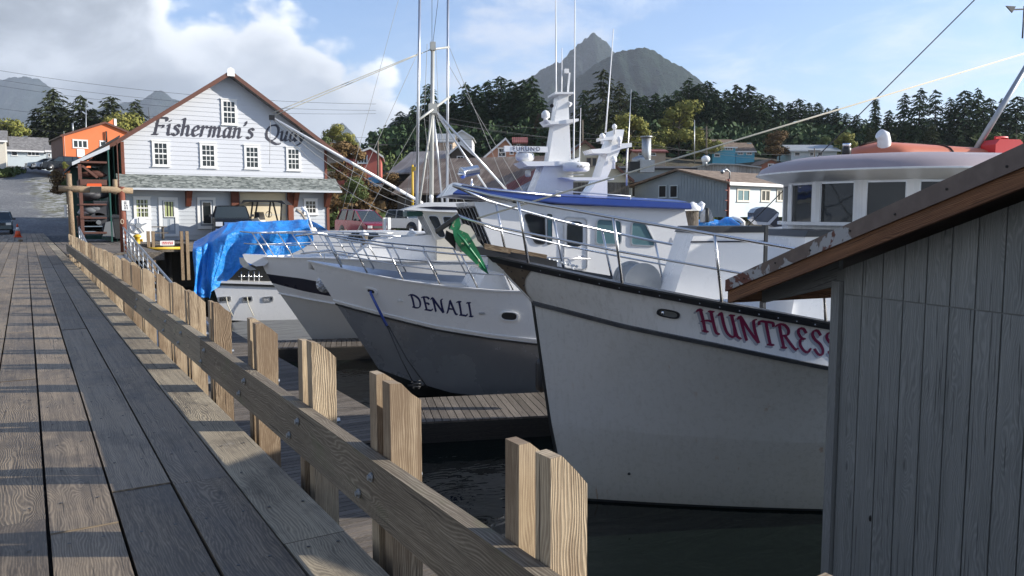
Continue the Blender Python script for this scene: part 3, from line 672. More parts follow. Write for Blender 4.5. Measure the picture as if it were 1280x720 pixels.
# broad-nib lettering: every glyph is a few pen strokes, cut into thin rows that lie on the painted surface
GL={
'F':(.66,[[(.2,1),(.17,.6),(.12,0)],[(.0,.99),(.3,1.0),(.62,1.0),(.66,.84)],[(.17,.53),(.35,.53),(.5,.54),(.5,.44)],[(.0,.0),(.26,.0)]]),
'i':(.27,[[(.03,.56),(.1,.61),(.1,.3),(.11,.05),(.18,.0),(.25,.07)],[(.12,.84),(.14,.85)]]),
's':(.4,[[(.36,.52),(.26,.62),(.13,.58),(.12,.44),(.26,.32),(.32,.17),(.24,.02),(.12,.0),(.03,.08)]]),
'h':(.52,[[(.02,.98),(.12,1.0),(.1,.5),(.07,.0)],[(.09,.38),(.22,.58),(.34,.58),(.37,.4),(.35,.1),(.41,.0),(.5,.07)]]),
'e':(.42,[[(.09,.3),(.26,.34),(.36,.46),(.31,.6),(.2,.6),(.09,.42),(.07,.18),(.16,.01),(.28,.02),(.4,.13)]]),
'r':(.4,[[(.02,.56),(.11,.61),(.1,.3),(.07,.0)],[(.09,.36),(.2,.56),(.3,.61),(.38,.53)]]),
'm':(.78,[[(.02,.56),(.11,.61),(.1,.3),(.07,.0)],[(.09,.38),(.21,.58),(.31,.58),(.34,.4),(.31,.0)],[(.34,.38),(.46,.58),(.57,.58),(.61,.4),(.58,.1),(.64,.0),(.74,.07)]]),
'a':(.5,[[(.38,.52),(.26,.62),(.12,.5),(.06,.25),(.1,.03),(.2,.01),(.32,.18),(.39,.4)],[(.41,.61),(.38,.3),(.37,.08),(.42,.0),(.49,.06)]]),
'n':(.52,[[(.02,.56),(.11,.61),(.1,.3),(.07,.0)],[(.09,.38),(.22,.58),(.34,.58),(.37,.4),(.35,.1),(.41,.0),(.5,.07)]]),
"'":(.2,[[(.1,1.02),(.12,.92),(.05,.78)]]),
'Q':(.86,[[(.5,1.0),(.22,.9),(.08,.6),(.1,.25),(.3,.02),(.55,.04),(.74,.3),(.78,.65),(.68,.92),(.5,1.0)],[(.3,.02),(.5,-.1),(.75,-.22),(.98,-.2)]]),
'u':(.52,[[(.02,.56),(.1,.6),(.1,.3),(.1,.08),(.2,.0),(.3,.14),(.37,.36)],[(.4,.61),(.37,.3),(.36,.08),(.42,.0),(.5,.06)]]),
'y':(.5,[[(.02,.56),(.1,.6),(.14,.3),(.2,.04)],[(.46,.6),(.38,.35),(.24,.02),(.1,-.22),(-.04,-.26)]]),
'D':(.84,[[(.22,.97),(.2,.5),(.12,.02)],[(.02,.92),(.2,1.0),(.5,.98),(.74,.78),(.76,.45),(.58,.12),(.3,.0),(.0,.02)]]),
'E':(.62,[[(.2,.98),(.17,.5),(.12,.02)],[(.04,.93),(.2,.99),(.5,1.0),(.6,.9)],[(.17,.52),(.38,.54),(.46,.46)],[(.0,.0),(.3,.01),(.52,.02),(.6,.12)]]),
'N':(.86,[[(.14,.98),(.12,.5),(.08,.0)],[(.0,.9),(.14,1.0),(.4,.5),(.66,.0)],[(.7,.0),(.72,.5),(.78,.92),(.9,1.0)]]),
'A':(.84,[[(-.02,.0),(.16,.3),(.36,.7),(.5,1.0)],[(.5,1.0),(.58,.5),(.66,.06),(.78,.0)],[(.18,.36),(.4,.36),(.6,.38)]]),
'L':(.62,[[(.22,.98),(.18,.5),(.12,.04)],[(.04,.95),(.22,1.0),(.34,.99)],[(.0,.0),(.3,.01),(.52,.0),(.6,.12)]]),
'I':(.34,[[(.2,.98),(.17,.5),(.12,.02)],[(.06,.98),(.32,1.0)],[(.0,.0),(.26,.01)]]),
'H':(.9,[[(.22,.97),(.2,.5),(.1,.0)],[(.74,1.0),(.7,.5),(.66,.08),(.76,.0)],[(.04,.9),(.16,1.0),(.26,.96)],[(.12,.46),(.4,.54),(.7,.54)],[(.0,.02),(.2,.0)],[(.66,1.0),(.84,1.0)]]),
'U':(.84,[[(.04,.9),(.18,1.0),(.16,.5),(.18,.15),(.36,.0),(.56,.12),(.68,.5)],[(.7,1.0),(.68,.5),(.66,.1),(.78,.0)],[(.62,1.0),(.8,1.0)]]),
'T':(.72,[[(.4,.98),(.36,.5),(.28,.0)],[(.0,.82),(.08,.97),(.4,1.0),(.74,1.0),(.76,.86)],[(.16,.0),(.42,.01)]]),
'R':(.84,[[(.2,.98),(.17,.5),(.1,.0)],[(.03,.9),(.2,1.0),(.48,1.0),(.64,.82),(.54,.6),(.2,.5)],[(.38,.52),(.54,.25),(.7,.02),(.84,.06)],[(.0,.0),(.2,.0)]]),
'S':(.62,[[(.58,.84),(.46,1.0),(.26,.98),(.14,.8),(.24,.6),(.46,.44),(.52,.22),(.38,.02),(.16,.0),(.04,.18)]]),
'€':(.62,[[(.58,.84),(.46,.99),(.24,.96),(.16,.76),(.26,.58),(.42,.55)],[(.42,.55),(.2,.5),(.08,.26),(.18,.03),(.38,.0),(.58,.16)]]),
' ':(.4,[]),'.':(.2,[[(.1,0),(.11,.0)]]),
}
def letter_rows(text,nibw=.17,nibt=.06,ang=35.,slant=.0,track=.1,rows=70,grow=0.):
    """-> width, list of (y0,y1,x0,x1) runs in units of cap height"""
    x=0; runs=[]; ca,sa=math.cos(RAD(ang)),math.sin(RAD(ang))
    ylo,yhi=-.42,1.15; dy=1.0/rows
    for ch in text:
        wd,strokes=GL[ch]; 
        if strokes:
            P=np.concatenate([cat(s,10) if len(s)>2 else np.linspace(s[0],s[1],24) for s in strokes])
            # dense
            Q=[]
            for s in strokes:
                c=cat(s,10) if len(s)>2 else np.linspace(s[0],s[1],16)
                for a,b in zip(c[:-1],c[1:]):
                    n=max(1,int(np.hypot(*(b-a))/.008)); Q+= [a+(b-a)*k/n for k in range(n)]
                Q.append(c[-1])
            Q=np.array(Q); xs=np.arange(-.3,wd+.4,dy*.5); ys=np.arange(ylo,yhi,dy)+dy/2
            gx,gy=np.meshgrid(xs,ys); hit=np.zeros(gx.shape,bool)
            for qx,qy in Q:
                i0=np.searchsorted(xs,qx-.16-grow); i1=np.searchsorted(xs,qx+.16+grow); j0=np.searchsorted(ys,qy-.16-grow); j1=np.searchsorted(ys,qy+.16+grow)
                dx=gx[j0:j1,i0:i1]-qx; dyy=gy[j0:j1,i0:i1]-qy; t=np.clip(dx*ca+dyy*sa,-nibw/2,nibw/2)
                hit[j0:j1,i0:i1]|=((dx-t*ca)**2+(dyy-t*sa)**2)<(nibt/2+grow)**2
            for j in range(len(ys)):
                r=hit[j]; i=0
                while i<len(xs):
                    if r[i]:
                        k=i
                        while k<len(xs) and r[k]: k+=1
                        sh=slant*ys[j]; runs.append((ys[j]-dy/2,ys[j]+dy/2,x+xs[i]-dy*.25+sh,x+xs[k-1]+dy*.25+sh)); i=k
                    else: i+=1
        x+=wd+track
    return x-track,runs
def lettering(text,surf,name,mt,parent,**k):
    """surf(fx,y) -> world point; fx in 0..1 along the word, y in cap heights"""
    wdt,runs=letter_rows(text,**k); t=MB()
    for y0,y1,x0,x1 in runs:
        n=max(1,int((x1-x0)/.12)); xs=[x0+(x1-x0)*i/n for i in range(n+1)]
        for a,b in zip(xs[:-1],xs[1:]): t.poly([surf(a/wdt,y0),surf(b/wdt,y0),surf(b/wdt,y1),surf(a/wdt,y1)])
    return t.build(name,mt,parent)
def plain_text(txt,size,M4,name,mt,parent,ext=.002,space=1.):
    c=bpy.data.curves.new(name,'FONT'); c.body=txt; c.size=size; c.extrude=ext; c.align_x='CENTER'; c.align_y='CENTER'; c.space_character=space; c.resolution_u=3
    o=bpy.data.objects.new(name,c); COL.objects.link(o); dg=bpy.context.evaluated_depsgraph_get(); me=bpy.data.meshes.new_from_object(o.evaluated_get(dg)); bpy.data.objects.remove(o)
    me.transform(WM[parent.name].inverted()@M4 if parent else M4); me.materials.clear(); me.materials.append(mt); q=bpy.data.objects.new(name,me); COL.objects.link(q); q.parent=parent; WM[q.name]=WM[parent.name] if parent else Matrix.Identity(4); return q
def facing(p,xd,yd):
    xd=Vector(xd).normalized(); yd=Vector(yd).normalized(); z=xd.cross(yd); return Matrix(((xd.x,yd.x,z.x,p[0]),(xd.y,yd.y,z.y,p[1]),(xd.z,yd.z,z.z,p[2]),(0,0,0,1)))
# ---------------------------------------------------------------- large white troller in the foreground
H=Fr(6.6,9.3); 
hun=thing('fishing_boat','large white fishing boat with black rubbing strip and maroon name on its bow','fishing boat',(H.w(6,0,WATER)),H.rz)
hz=([-1.13,-.84,-.41,.42,1.48,2.81,5,8,13],[.94,.87,.78,.60,.40,.15,-.16,-.34,-.3])
gz=([-.5,-.17,.53,1.56,2.85,5.5,9,13],[.27,.20,.04,-.14,-.40,-.78,-.95,-.9])
K=lambda v:([-5,20],[v,v])
HH=Hull(H,[(-1.13,hz,bfun(2.3,-1.13,4.5)),(-.47,gz,bfun(2.3,-.5,4.0)),(-.20,K(-1.55),bfun(2.13,-.22,6.2)),(.03,K(-2.66),bfun(1.95,.03,9)),(.2,K(-3.4),bfun(1.3,.2,9))],13.,.03)
t=HH.mesh([0,1,1,2],5,56); t.build('hull',[M['hullw'],M['hull_shade'],M['boot']],hun)
t=MB()
for sd in (1,-1): HH.strip(-.0,.13,.035,.0,1.,70,sd,t)
us=[(i/60)**1.4 for i in range(61)]
for sd in (1,-1):
    o=[HH.pt(0,u,sd,.036) for u in us]; i_=[HH.fr.w(HH.loc(0,u,sd).x,max(0,abs(HH.loc(0,u,sd).y)-.11)*sd,HH.loc(0,u,sd).z) for u in us]
    t.grid([[p+Vector((0,0,.006)) for p in o],[p+Vector((0,0,.03)) for p in o],[p+Vector((0,0,.03)) for p in i_],[p-Vector((0,0,.06)) for p in i_]],False,flip=(sd==-1))
t.build('cap_rail',M['black'],hun)
t=MB()
for sd in (1,-1): HH.strip(.99,1.03,.03,.0,1.,70,sd,t)
rub=t.build('rubbing_strip',paint('grey_rubbing_strip',(.07,.075,.085),.35,.2,dirt=.5,dscale=4.,dcol=(.16,.17,.18)),hun)
t=MB()
for i in range(26):
    s=-.3+i*.18; u=HH.u_at(1,s); 
    pass

t=MB()
for i in range(24):
    s=-.75+i*.22; u=HH.u_at(0,s); t=MB(); t.lathe([(.009,0),(.009,.003),(.003,.005)],HH.pt(.065,u,1,.035),HH.fr.n,6,False); t.build('screw_head',M['lshadow'],rub)
# thin bright stem bar
t=MB(); P=[HH.fr.w(HH.loc(l,0).x-.012,0,HH.loc(l,0).z) for l in np.linspace(.25,1.0,10)]; t.tube(P,.025,8); t.build('stem_cap',M['hullw'],hun)
t=MB(); P=[HH.fr.w(HH.loc(l,0).x-.012,0,HH.loc(l,0).z) for l in np.linspace(1.0,3.6,20)]; t.tube(P,.024,8); t.build('stem_bar',M['boot'],hun)
# deck
def deck_of(h,drop,inset,mt,parent,u0=.02,u1=1.,name='deck'):
    t=MB(); us=np.linspace(u0,u1,30); rows=[[],[],[]]
    for u in us:
        p=h.loc(0,u); l=next((q for q in np.linspace(0,1.5,31) if h.loc(q,h.u_at(q,p.x)).z<p.z-drop or h.loc(q,0).x>p.x),1.5); b=max(.02,h.loc(l,h.u_at(l,p.x)).y-inset) if h.loc(l,0).x<=p.x else .02
        for r,k in zip(rows,(1,0,-1)): r.append(h.fr.w(p.x,b*k,p.z-drop+(.04 if k==0 else 0)))
    t.grid(rows,True,flip=True); return t.build(name,mt,parent)
deck_of(HH,.2,.12,M['white'],hun)
# bulwark inner face
t=MB()
for sd in (1,-1):
    a=[H.w(HH.loc(0,u).x,max(.01,HH.loc(0,u).y-.1)*sd,HH.loc(0,u).z-.02) for u in us]; b_=[H.w(HH.loc(0,u).x,max(.01,HH.loc(0,u).y-.26-.12*(1-u))*sd,HH.loc(0,u).z-.22) for u in us]; t.grid([a,b_],True,flip=(sd==-1))
t.build('bulwark',M['white'],hun)
# bow bracket: bent brown plate under the pulpit, follows the flare
M['brkt']=paint('rusty_bow_plate',(.21,.17,.13),.6,.3,dirt=.8,dscale=3.,dcol=(.10,.07,.05),bst=.3)
for sd in (1,-1):
    t=MB(); n=14; rowsU=[]
    for j in range(9):
        l=.14+j/8*.80; w0=(1-j/8)**1.7*.44+.004
        rowsU.append([HH.pt(l,HH.u_at(l,HH.loc(l,0).x+w0*i/n+.001),sd,.012) for i in range(n+1)])
    t.grid(rowsU,True,flip=(sd==1)); t.build('bow_plate',M['brkt'],hun)
for l,w0 in ((.2,.3),(.4,.2),(.6,.1),(.3,.12),(.22,.12),(.5,.05)):
    t=MB(); t.lathe([(.012,0),(.012,.005),(.003,.008)],HH.pt(l,HH.u_at(l,HH.loc(l,0).x+w0),1,.014),H.n,6,False); t.build('rivet',M['black'],hun)
# pulpit platform (anchor roller) reaching out over the stem
pz=lambda s:interp(s,[-1.5,-1.1,-.3,.6],[1.06,1.0,.85,.62])
t=MB(); ss=np.linspace(-1.42,-.2,12)
for sd in (1,-1):
    a=[H.w(s,.15*sd+sd*max(0,(s+.9))*.2,pz(s)-.085) for s in ss]; b_=[p+Vector((0,0,.11)) for p in a]; t.grid([a,b_],False,flip=(sd==1)); a2=[p+H.n*(-.03*sd) for p in a]; b2=[p+H.n*(-.03*sd) for p in b_]; t.grid([a2,b2],False,flip=(sd==-1)); t.grid([b_,b2],False,flip=(sd==1)); t.grid([a,a2],False,flip=(sd==-1)); t.poly([a[0],a2[0],b2[0],b_[0]])
t.build('pulpit_side',M['black'],hun)
t=MB(); t.grid([[H.w(s,k*.15,pz(s)-.045) for s in ss] for k in (1,0,-1)],False,flip=True); t.grid([[H.w(s,k*.15,pz(s)-.08) for s in ss] for k in (1,0,-1)],False); t.build('pulpit_floor',M['beige'],hun)
t=MB(); t.bar(H.w(-1.2,.10,pz(-1.2)+.045),H.w(-.32,.13,pz(-.3)+.045),.10,.075); t.build('wood_plank',M['log'],hun)
for sd in (1,-1):
    t=MB(); ol=[(-1.60,1.02),(-1.60,1.28),(-1.56,1.36),(-1.48,1.39),(-1.40,1.36),(-1.34,1.27),(-1.30,1.16),(-1.22,1.08),(-1.18,1.0),(-1.3,.97)]
    t.prism([H.w(a,.13*sd,z-.02) for a,z in ol],H.n*(-.025*sd)); t.build('roller_cheek',M['beige'],hun)
t=MB(); t.tube([H.w(-1.50,.11,1.06),H.w(-1.50,-.11,1.06)],.05,12); t.build('bow_roller',M['black'],hun)
t=MB()
for i in range(9): 
    a=-.34+i*.06; t.ball(H.w(a,.1+.02*math.sin(i*2),pz(a)+.02),.028,(1.3,.7,.7) if i%2 else (.7,1.2,.7),8,5)
t.build('anchor_chain',M['galv'],hun)
# stainless pulpit rails
rl=[-.95,-.62,-.1,.4,.95,1.5,2.2,2.9,3.6]
railing(HH,None,0,[-.64,.42,1.52,2.75],.021,M['steel'],hun,1,(.5,),(-1.62,.0,1.90),.86,.17,.1,rl)
railing(HH,None,0,[-.8,.3,1.3,2.4],.021,M['steel'],hun,-1,(.5,),(-1.62,.0,1.90),.80,.15,.1,rl)
# oval hawse light port
def oval(h,l,s,w,hh,rim,parent,mo,mi,th=.02,name='hawse_port'):
    def ring(k,o): 
        out=[]
        for i in range(28):
            a=2*math.pi*i/28; cx=math.copysign(abs(math.cos(a))**.65,math.cos(a))*w*k; cz=math.copysign(abs(math.sin(a))**.75,math.sin(a))*hh*k
            u0=h.u_at(l,s); k0=int(l); dz=h.loc(k0,u0).z-h.loc(k0+1,u0).z; l2=l-cz/max(.05,dz); u=h.u_at(l2,s+cx); out.append(h.pt(l2,u,1,o))
        return out
    t=MB(); A_,B_,C_,D_=ring(1.,.001),ring(1.,th),ring(1-rim,th),ring(1-rim,.003)
    for P,Q in ((A_,B_),(B_,C_),(C_,D_)): t.grid([P+[P[0]],Q+[Q[0]]],False,flip=True)
    f=t.build(name,mo,parent); t=MB(); t.poly(ring(1-rim,.004)[::-1]); t.build('port_lens',mi,f); return f
f=oval(HH,.50,H.pl(838,391,1.55)[0],.125,.062,.22,hun,M['black'],M['galv'])
t=MB(); t.ball(HH.pt(.5,HH.u_at(.5,H.pl(833,391,1.55)[0]),1,.01),.032,(1,.5,1),10,6); t.build('lamp',M['chrome'],f)
# name HUNTRESS with its grey drop shadow
qa=H.pl(868,395,1.72)[0]; qb=H.pl(1046,425,2.2)[0]; ua=HH.u_at(.5,qa); ub=HH.u_at(.5,qa+(qb-qa)*.945)
def ns(dx,dz,o):
    def f(fx,y):
        u=ua+(ub-ua)*fx; l=.765-y*(.52+.02*fx)
        return HH.pt(max(0,min(1,l-dz/.62)),min(1,max(0,u+dx/13.)),1,o)
    return f
lettering('HUNTR€SS',ns(-.05,-.038,.004),'name_shadow',M['lshadow'],hun,nibw=.135,nibt=.055,ang=25.,slant=.75,track=.17)
lettering('HUNTR€SS',ns(0,0,.007),'boat_name',M['maroon'],hun,nibw=.135,nibt=.055,ang=25.,slant=.75,track=.17)
# small drain spot
t=MB(); t.ball(HH.pt(2.6,HH.u_at(2.6,.85),1,0),.03,(1.2,.5,.7),8,5); t.build('drain',M['boot'],hun)
# foredeck: winch drum, trunk blocks with black caps
wx,wz=H.pl(812,352,.75)
t=MB(); c=H.w(wx-.05,.62,wz-.02); t.lathe([(.27,0),(.27,.02),(.06,.03)],c,H.n,28,False); t.lathe([(.27,-.5),(.27,-.48),(.20,-.47),(.20,-.02),(.27,-.01),(.27,0)],c,H.n,28,False); t.build('anchor_winch_drum',M['galv'],hun)
t=MB(); 
for i in range(12): t.tube([c+H.n*(-.04-.037*i)+Vector((math.cos(a)*.215,0,math.sin(a)*.215)) if False else c-H.n*(.04+.037*i)+H.d*(math.cos(a)*.215)+Vector((0,0,math.sin(a)*.215)) for a in np.linspace(0,2*math.pi,18)],.018,6,False)
t.build('wire_coil',M['wire'],hun)
def block(sA,sB,sC,zb,zt,b0,b1,name):
    t=MB(); P=[H.w(sA,b1,zb),H.w(sB,b1,zt),H.w(sC,b1,zt),H.w(sC,b1,zb)]; t.prism(P,H.n*(b0-b1)); o=t.build(name,M['white'],hun)
    o.modifiers.new('b','BEVEL').width=.02
    t=MB(); P=[H.w(sB-.02,b1+.02,zt),H.w(sB+.03,b1+.02,zt+.085),H.w(sC,b1+.02,zt+.085),H.w(sC,b1+.02,zt)]; t.prism(P,H.n*(b0-b1-.04)); t.build('cap_strip',M['black'],o)
    t=MB(); t.prism([H.w(sB-.06,b1+.006,zt-.13),H.w(sB-.05,b1+.006,zt-.11),H.w(sC,b1+.006,zt-.11),H.w(sC,b1+.006,zt-.13)],H.n*.004); t.build('pin_stripe',M['navy'],o); return o
a0,z0=H.pl(841,352,1.15); a1,z1=H.pl(868,291,1.15); a2,z2=H.pl(955,291,1.15)
block(a0,a1,a2,.36,z1,.55,1.15,'trunk_cabin')
t=MB(); t.box((-.03,-.03,0),(.03,.03,1)); t2=MB(); t2.bar(H.w(a2+.03,1.12,-.1),H.w(a2+.03,1.12,z1+.1),.06,.06,(1,0,0)); t2.build('corner_post',M['black'],hun)
a3,_=H.pl(998,300,1.2); block(a3-.12,a3+.1,a3+3.2,-.2,H.pl(1010,296,1.2)[1]+.0,-.2,1.2,'trunk_cabin')
# wheelhouse with curved front
WS0,WA,WB_=5.12,1.45,1.62
def plan(th,ea=0.,eb=0.):  # th -90..90 around the front, beyond: straight sides
    return (WS0-(WA+ea)*math.cos(RAD(th)),(WB_+eb)*math.sin(RAD(th)))
ths=list(np.linspace(-90,90,8)); zb,z1_,z2_,zt=-.4,1.36,1.97,2.12
segs=[(plan(a),plan(b_)) for a,b_ in zip(ths[:-1],ths[1:])]
end=[((WS0,WB_),(WS0+1.1,WB_)),((WS0+1.1,WB_),(WS0+2.2,WB_)),((WS0+2.2,WB_),(WS0+3.2,WB_))]
segs=[((a[0],-a[1]),(b_[0],-b_[1])) for a,b_ in [(q,p) for p,q in end[::-1]]]+segs+end
wh=MB(); gl=[]; mull=MB()
for (p,q) in segs:
    P0,P1=Vector((*p,0)),Vector((*q,0)); 
    wh.poly([H.w(p[0],p[1],zb),H.w(q[0],q[1],zb),H.w(q[0],q[1],z1_),H.w(p[0],p[1],z1_)][::-1]); wh.poly([H.w(p[0],p[1],z2_),H.w(q[0],q[1],z2_),H.w(q[0],q[1],zt+.2),H.w(p[0],p[1],zt+.2)][::-1])
    gl.append((p,q))
wh.build('wheelhouse_wall',M['hullw'],hun)
for (p,q) in gl:
    e=Vector((q[0]-p[0],q[1]-p[1],0)); L=e.length; e.normalize(); pw=.085
    A0=H.w(p[0]+e.x*pw,p[1]+e.y*pw,z1_+.01); A1=H.w(q[0]-e.x*pw,q[1]-e.y*pw,z1_+.01); up_=Vector((0,0,z2_-z1_-.02))
    dirw=(A1-A0).normalized(); out=dirw.cross(Vector((0,0,1))); 
    cen=H.w(WS0,0,1.6); 
    if out.dot((A0-cen))<0: out=-out
    t=MB(); o_=-out*.05; t.poly([A0+o_,A1+o_,A1+up_+o_,A0+up_+o_]); pane=t.build('wheelhouse_window',M['glass'],hun)
    t=MB(); w_=.022
    for (a,b_) in ((A0,A0+up_),(A1,A1+up_),(A0,A1),(A0+up_,A1+up_)): t.bar(a-out*.03,b_-out*.03,.03,.045,out)
    t.build('window_frame',M['alu'],pane)
    for c_,s_ in ((p,1),(q,-1)):
        t=MB(); m0=H.w(c_[0]+s_*e.x*pw*.5,c_[1]+s_*e.y*pw*.5,z1_); t.beam(m0+Vector((0,0,(z2_-z1_)/2))-out*.03,((0,0,1),dirw,out),z2_-z1_,pw,.06); t.build('window_post',M['hullw'],hun)
t=MB(); 
def ringp(k,ea,eb): return [plan(a,ea,eb) for a in np.linspace(-90,90,40)]
def roofring(ea,eb,z): 
    r=ringp(0,ea,eb); back=WS0+3.4
    return [H.w(back,-(WB_+eb),z)]+[H.w(a,b_,z) for a,b_ in r]+[H.w(back,WB_+eb,z)]
M['roofmauve']=paint('dull_mauve_roof_paint',(.36,.30,.305),.5,dirt=.3)
t.grid([roofring(-.02,-.02,z2_+.01),roofring(.12,.12,z2_+.04),roofring(.42,.36,z2_+.13)],True,flip=False); t.build('roof_visor',M['hullbeige'],hun)
t=MB(); t.grid([roofring(.42,.36,z2_+.13),roofring(.44,.38,z2_+.135),roofring(.44,.38,z2_+.155),roofring(.41,.355,z2_+.16)],False,flip=False); t.build('roof_edge',M['white'],hun)
t=MB(); t.grid([roofring(.42,.36,z2_+.158),roofring(.36,.30,z2_+.24),roofring(.2,.14,z2_+.32),roofring(-.1,-.2,z2_+.385),roofring(-.6,-.8,z2_+.42),roofring(-1.3,-1.5,z2_+.43)],True,flip=False); t.build('wheelhouse_roof',M['roofmauve'],hun)
t=MB(); t.grid([roofring(.03,.03,z1_-.02),roofring(.07,.07,z1_-.02),roofring(.07,.07,z1_+.03),roofring(.0,.0,z1_+.03)],False,flip=False); t.build('window_ledge',M['white'],hun)
# roof fittings
def onroof(x,y): 
    a,z=H.pl(x,y,0.); return a
vx=onroof(1104,205); t=MB(); t.tube([H.w(vx,0,2.3),H.w(vx,0,2.62),H.w(vx-.02,0,2.70),H.w(vx-.09,0,2.74)],[.10,.10,.10,.08],14); t.lathe([(.11,0),(.112,.01)],H.w(vx,0,2.42),(0,0,1),14); t.build('cowl_vent',M['white'],hun)
vx=onroof(1058,193); t=MB(); t.tube([H.w(vx,0,2.25),H.w(vx,0,2.52)],.025,8); t.lathe([(.055,0),(.07,.02),(.07,.1),(.05,.13)],H.w(vx,0,2.40),(0,0,1),12); s1=t.build('search_lamp',M['black'],hun); t=MB(); t.lathe([(.05,0),(.062,.01),(.062,.05)],H.w(vx,0,2.53),(0,0,1),12); t.build('lamp_glass',M['chrome'],s1)
t=MB(); t.ball(H.w(vx-.17,.1,2.33),.07,(1.2,1,.8)); t.build('horn',M['white'],hun)
t=MB(); 
a,z=H.pl(1211,194,0); a_,z_=H.pl(1278,92,0); t.tube([H.w(a,0,z-.1),H.w(a_+.35,0,z_+.55)],.045,10); t.build('strut',M['galv'],hun)
a,z=H.pl(1279,180,-.1); t=MB(); t.tube([H.w(a+.1,-.1,2.2),H.w(a+.1,-.1,6.2)],.05,10); t.build('mast',M['galv'],hun)
t=MB(); t.tube([H.w(*[H.pl(596,273,0)[0],0,H.pl(596,273,0)[1]]),H.w(H.pl(1280,67,0)[0],0,H.pl(1280,67,0)[1])],.014,6); t.build('forestay',M['rope'],hun)
a,z=H.pl(1258,6,0); t=MB(); t.prism([H.w(a-.02,0,z-.02),H.w(a+.1,0,z-.12),H.w(a+.16,0,z-.02)],H.n*.02); t.bar(H.w(a+.08,0,z-.07),H.w(a+.35,0,z-.05),.02,.02); t.tube([H.w(a+.33,0,z-.5),H.w(a+.33,0,z)],.012); t.build('wind_vane',M['black'],hun)
t=MB(); q1=H.pl(846,211,-.4); q2=H.pl(1224,-2,-.4); 
# orange skiff upside-down on the roof
sk=thing('orange_skiff','upturned orange skiff lying on the curved wheelhouse roof','skiff',H.w(6.2,-.2,2.38),H.rz)
t=MB(); rows=[]; A0=onroof(1078,200)-.0
for i in range(25):
    f=i/24; s=A0-.08+f*3.2; k=min(1,(f/.18))**.55*(1 if f<.85 else 1); r=.62*k; hh=.31*k**.8*(1-.45*f)
    rows.append([H.w(s,-.35+r*math.cos(a),2.36+hh*math.sin(a)**.7) for a in np.linspace(0,math.pi,13)])
t.grid(rows,True,flip=False); t.poly(rows[-1]); t.build('skiff_hull',paint('faded_orange_fibreglass',(.55,.17,.09),.5,dirt=.3),sk)
t=MB(); t.tube([r[6]+Vector((0,0,.01)) for r in rows[2:]],.018,6); t.build('keel_strip',M['soffit'],sk)
t=MB(); t.tube([p+Vector((0,0,.008)) for p in rows[11]],.014,6); t.build('lashing',M['soffit'],sk)
bx,bz=H.pl(1250,186,.2); fu=thing('fuel_can','bright red plastic can on the roof just above the brown metal roof edge','fuel can',H.w(bx,.2,2.4),H.rz)
t=MB(); t.prism([H.w(bx-.22,.35,2.35),H.w(bx-.22,.35,2.58),H.w(bx-.15,.35,2.66),H.w(bx+.22,.35,2.66),H.w(bx+.28,.35,2.6),H.w(bx+.28,.35,2.35)],H.n*(-.3)); o=t.build('can_body',M['red'],fu); o.modifiers.new('b','BEVEL').width=.04
t=MB(); t.tube([H.w(bx-.1,.2,2.66),H.w(bx-.1,.2,2.70),H.w(bx+.12,.2,2.70),H.w(bx+.12,.2,2.66)],.02,8); t.build('handle',M['red'],fu)
# green anchor hanging at the roller
m,b,p=mat('chipped_green_enamel'); o=objc(b); n=b.noise(o,7.,5.,.7,.6); k=b.mr(n,.60,.62); c=b.mix(k,b.mix(b.mr(b.noise(o,3.,3.),.4,.6),(.010,.13,.045),(.02,.22,.09)),(.42,.36,.25)); b.put(p.inputs['Base Color'],c); p.inputs['Roughness'].default_value=.4; bump(b,p,k,.4,.004); M['agreen']=m
an=thing('anchor','green enamelled anchor with chipped paint hanging from the bow roller','anchor',H.w(-1.55,0,.6),H.rz)
def hp(x,y,b=.12): a,z=H.pl(x,y,b); return H.w(a,b,z)
t=MB(); ol=[(566,289),(574,287),(585,292),(592,303),(600,318),(607,332),(611,343),(603,338),(590,325),(577,313),(569,301)]
P=[hp(x,y,.16) for x,y in ol]; cen=sum(P,Vector())/len(P)
mid=[hp(x,y,.21) for x,y in ((572,292),(580,301),(588,312),(598,325),(610,342))]
t.prism(P,-H.n*.025); 
for i in range(4): 
    pass
t.tube(mid,[.012,.022,.022,.018,.006],6); t.build('fluke',M['agreen'],an)
t=MB(); P=[hp(x,y,.0) for x,y in ((558,288),(568,293),(574,306),(577,316),(568,310),(556,298))]; t.prism(P,-H.n*.03); t.build('fluke',M['boot'],an)
t=MB(); t.bar(hp(545,289,.14),hp(573,269,.14),.075,.05); t.bar(hp(545,291,.0),hp(573,272,.0),.06,.04); t.build('stock',M['boot'],an)
t=MB(); t.prism([hp(x,y,.13) for x,y in ((562,286),(568,275),(574,271),(576,282),(573,291))],-H.n*.1); t.build('crown_plate',M['agreen'],an)
t=MB(); t.bar(hp(562,283,.06),hp(600,300,.03),.04,.07); t.build('shank',M['black'],an)
# ---------------------------------------------------------------- grey and white boat (second from the right)
D=Fr(7.3,17.0)
den=thing('fishing_boat','white boat with dark grey lower hull, blue roof edge and navy name','fishing boat',D.w(5,0,WATER),D.rz)
dz=([-2,-.81,.1,1.03,1.98,2.54,5,12],[.47,.24,.09,-.02,-.10,-.12,-.2,-.2]); kz=([-1.4,-.35,.79,1.91,2.88,6,12],[-.54,-.78,-1.03,-1.2,-1.32,-1.5,-1.5]); cz=([-.5,.19,1.15,4,12],[-2.07,-2.3,-2.55,-2.75,-2.8])
DH=Hull(D,[(-2.,dz,bfun(2.0,-2,5.)),(-1.4,kz,bfun(1.9,-1.4,5.5)),(-.47,cz,bfun(1.6,-.47,5.5)),(-.1,K(-3.2),bfun(.8,0,7))],11.,.02)
DH.mesh([0,1,2],5,48).build('hull',[M['white'],M['dkpaint'],M['boot']],den)
t=MB()
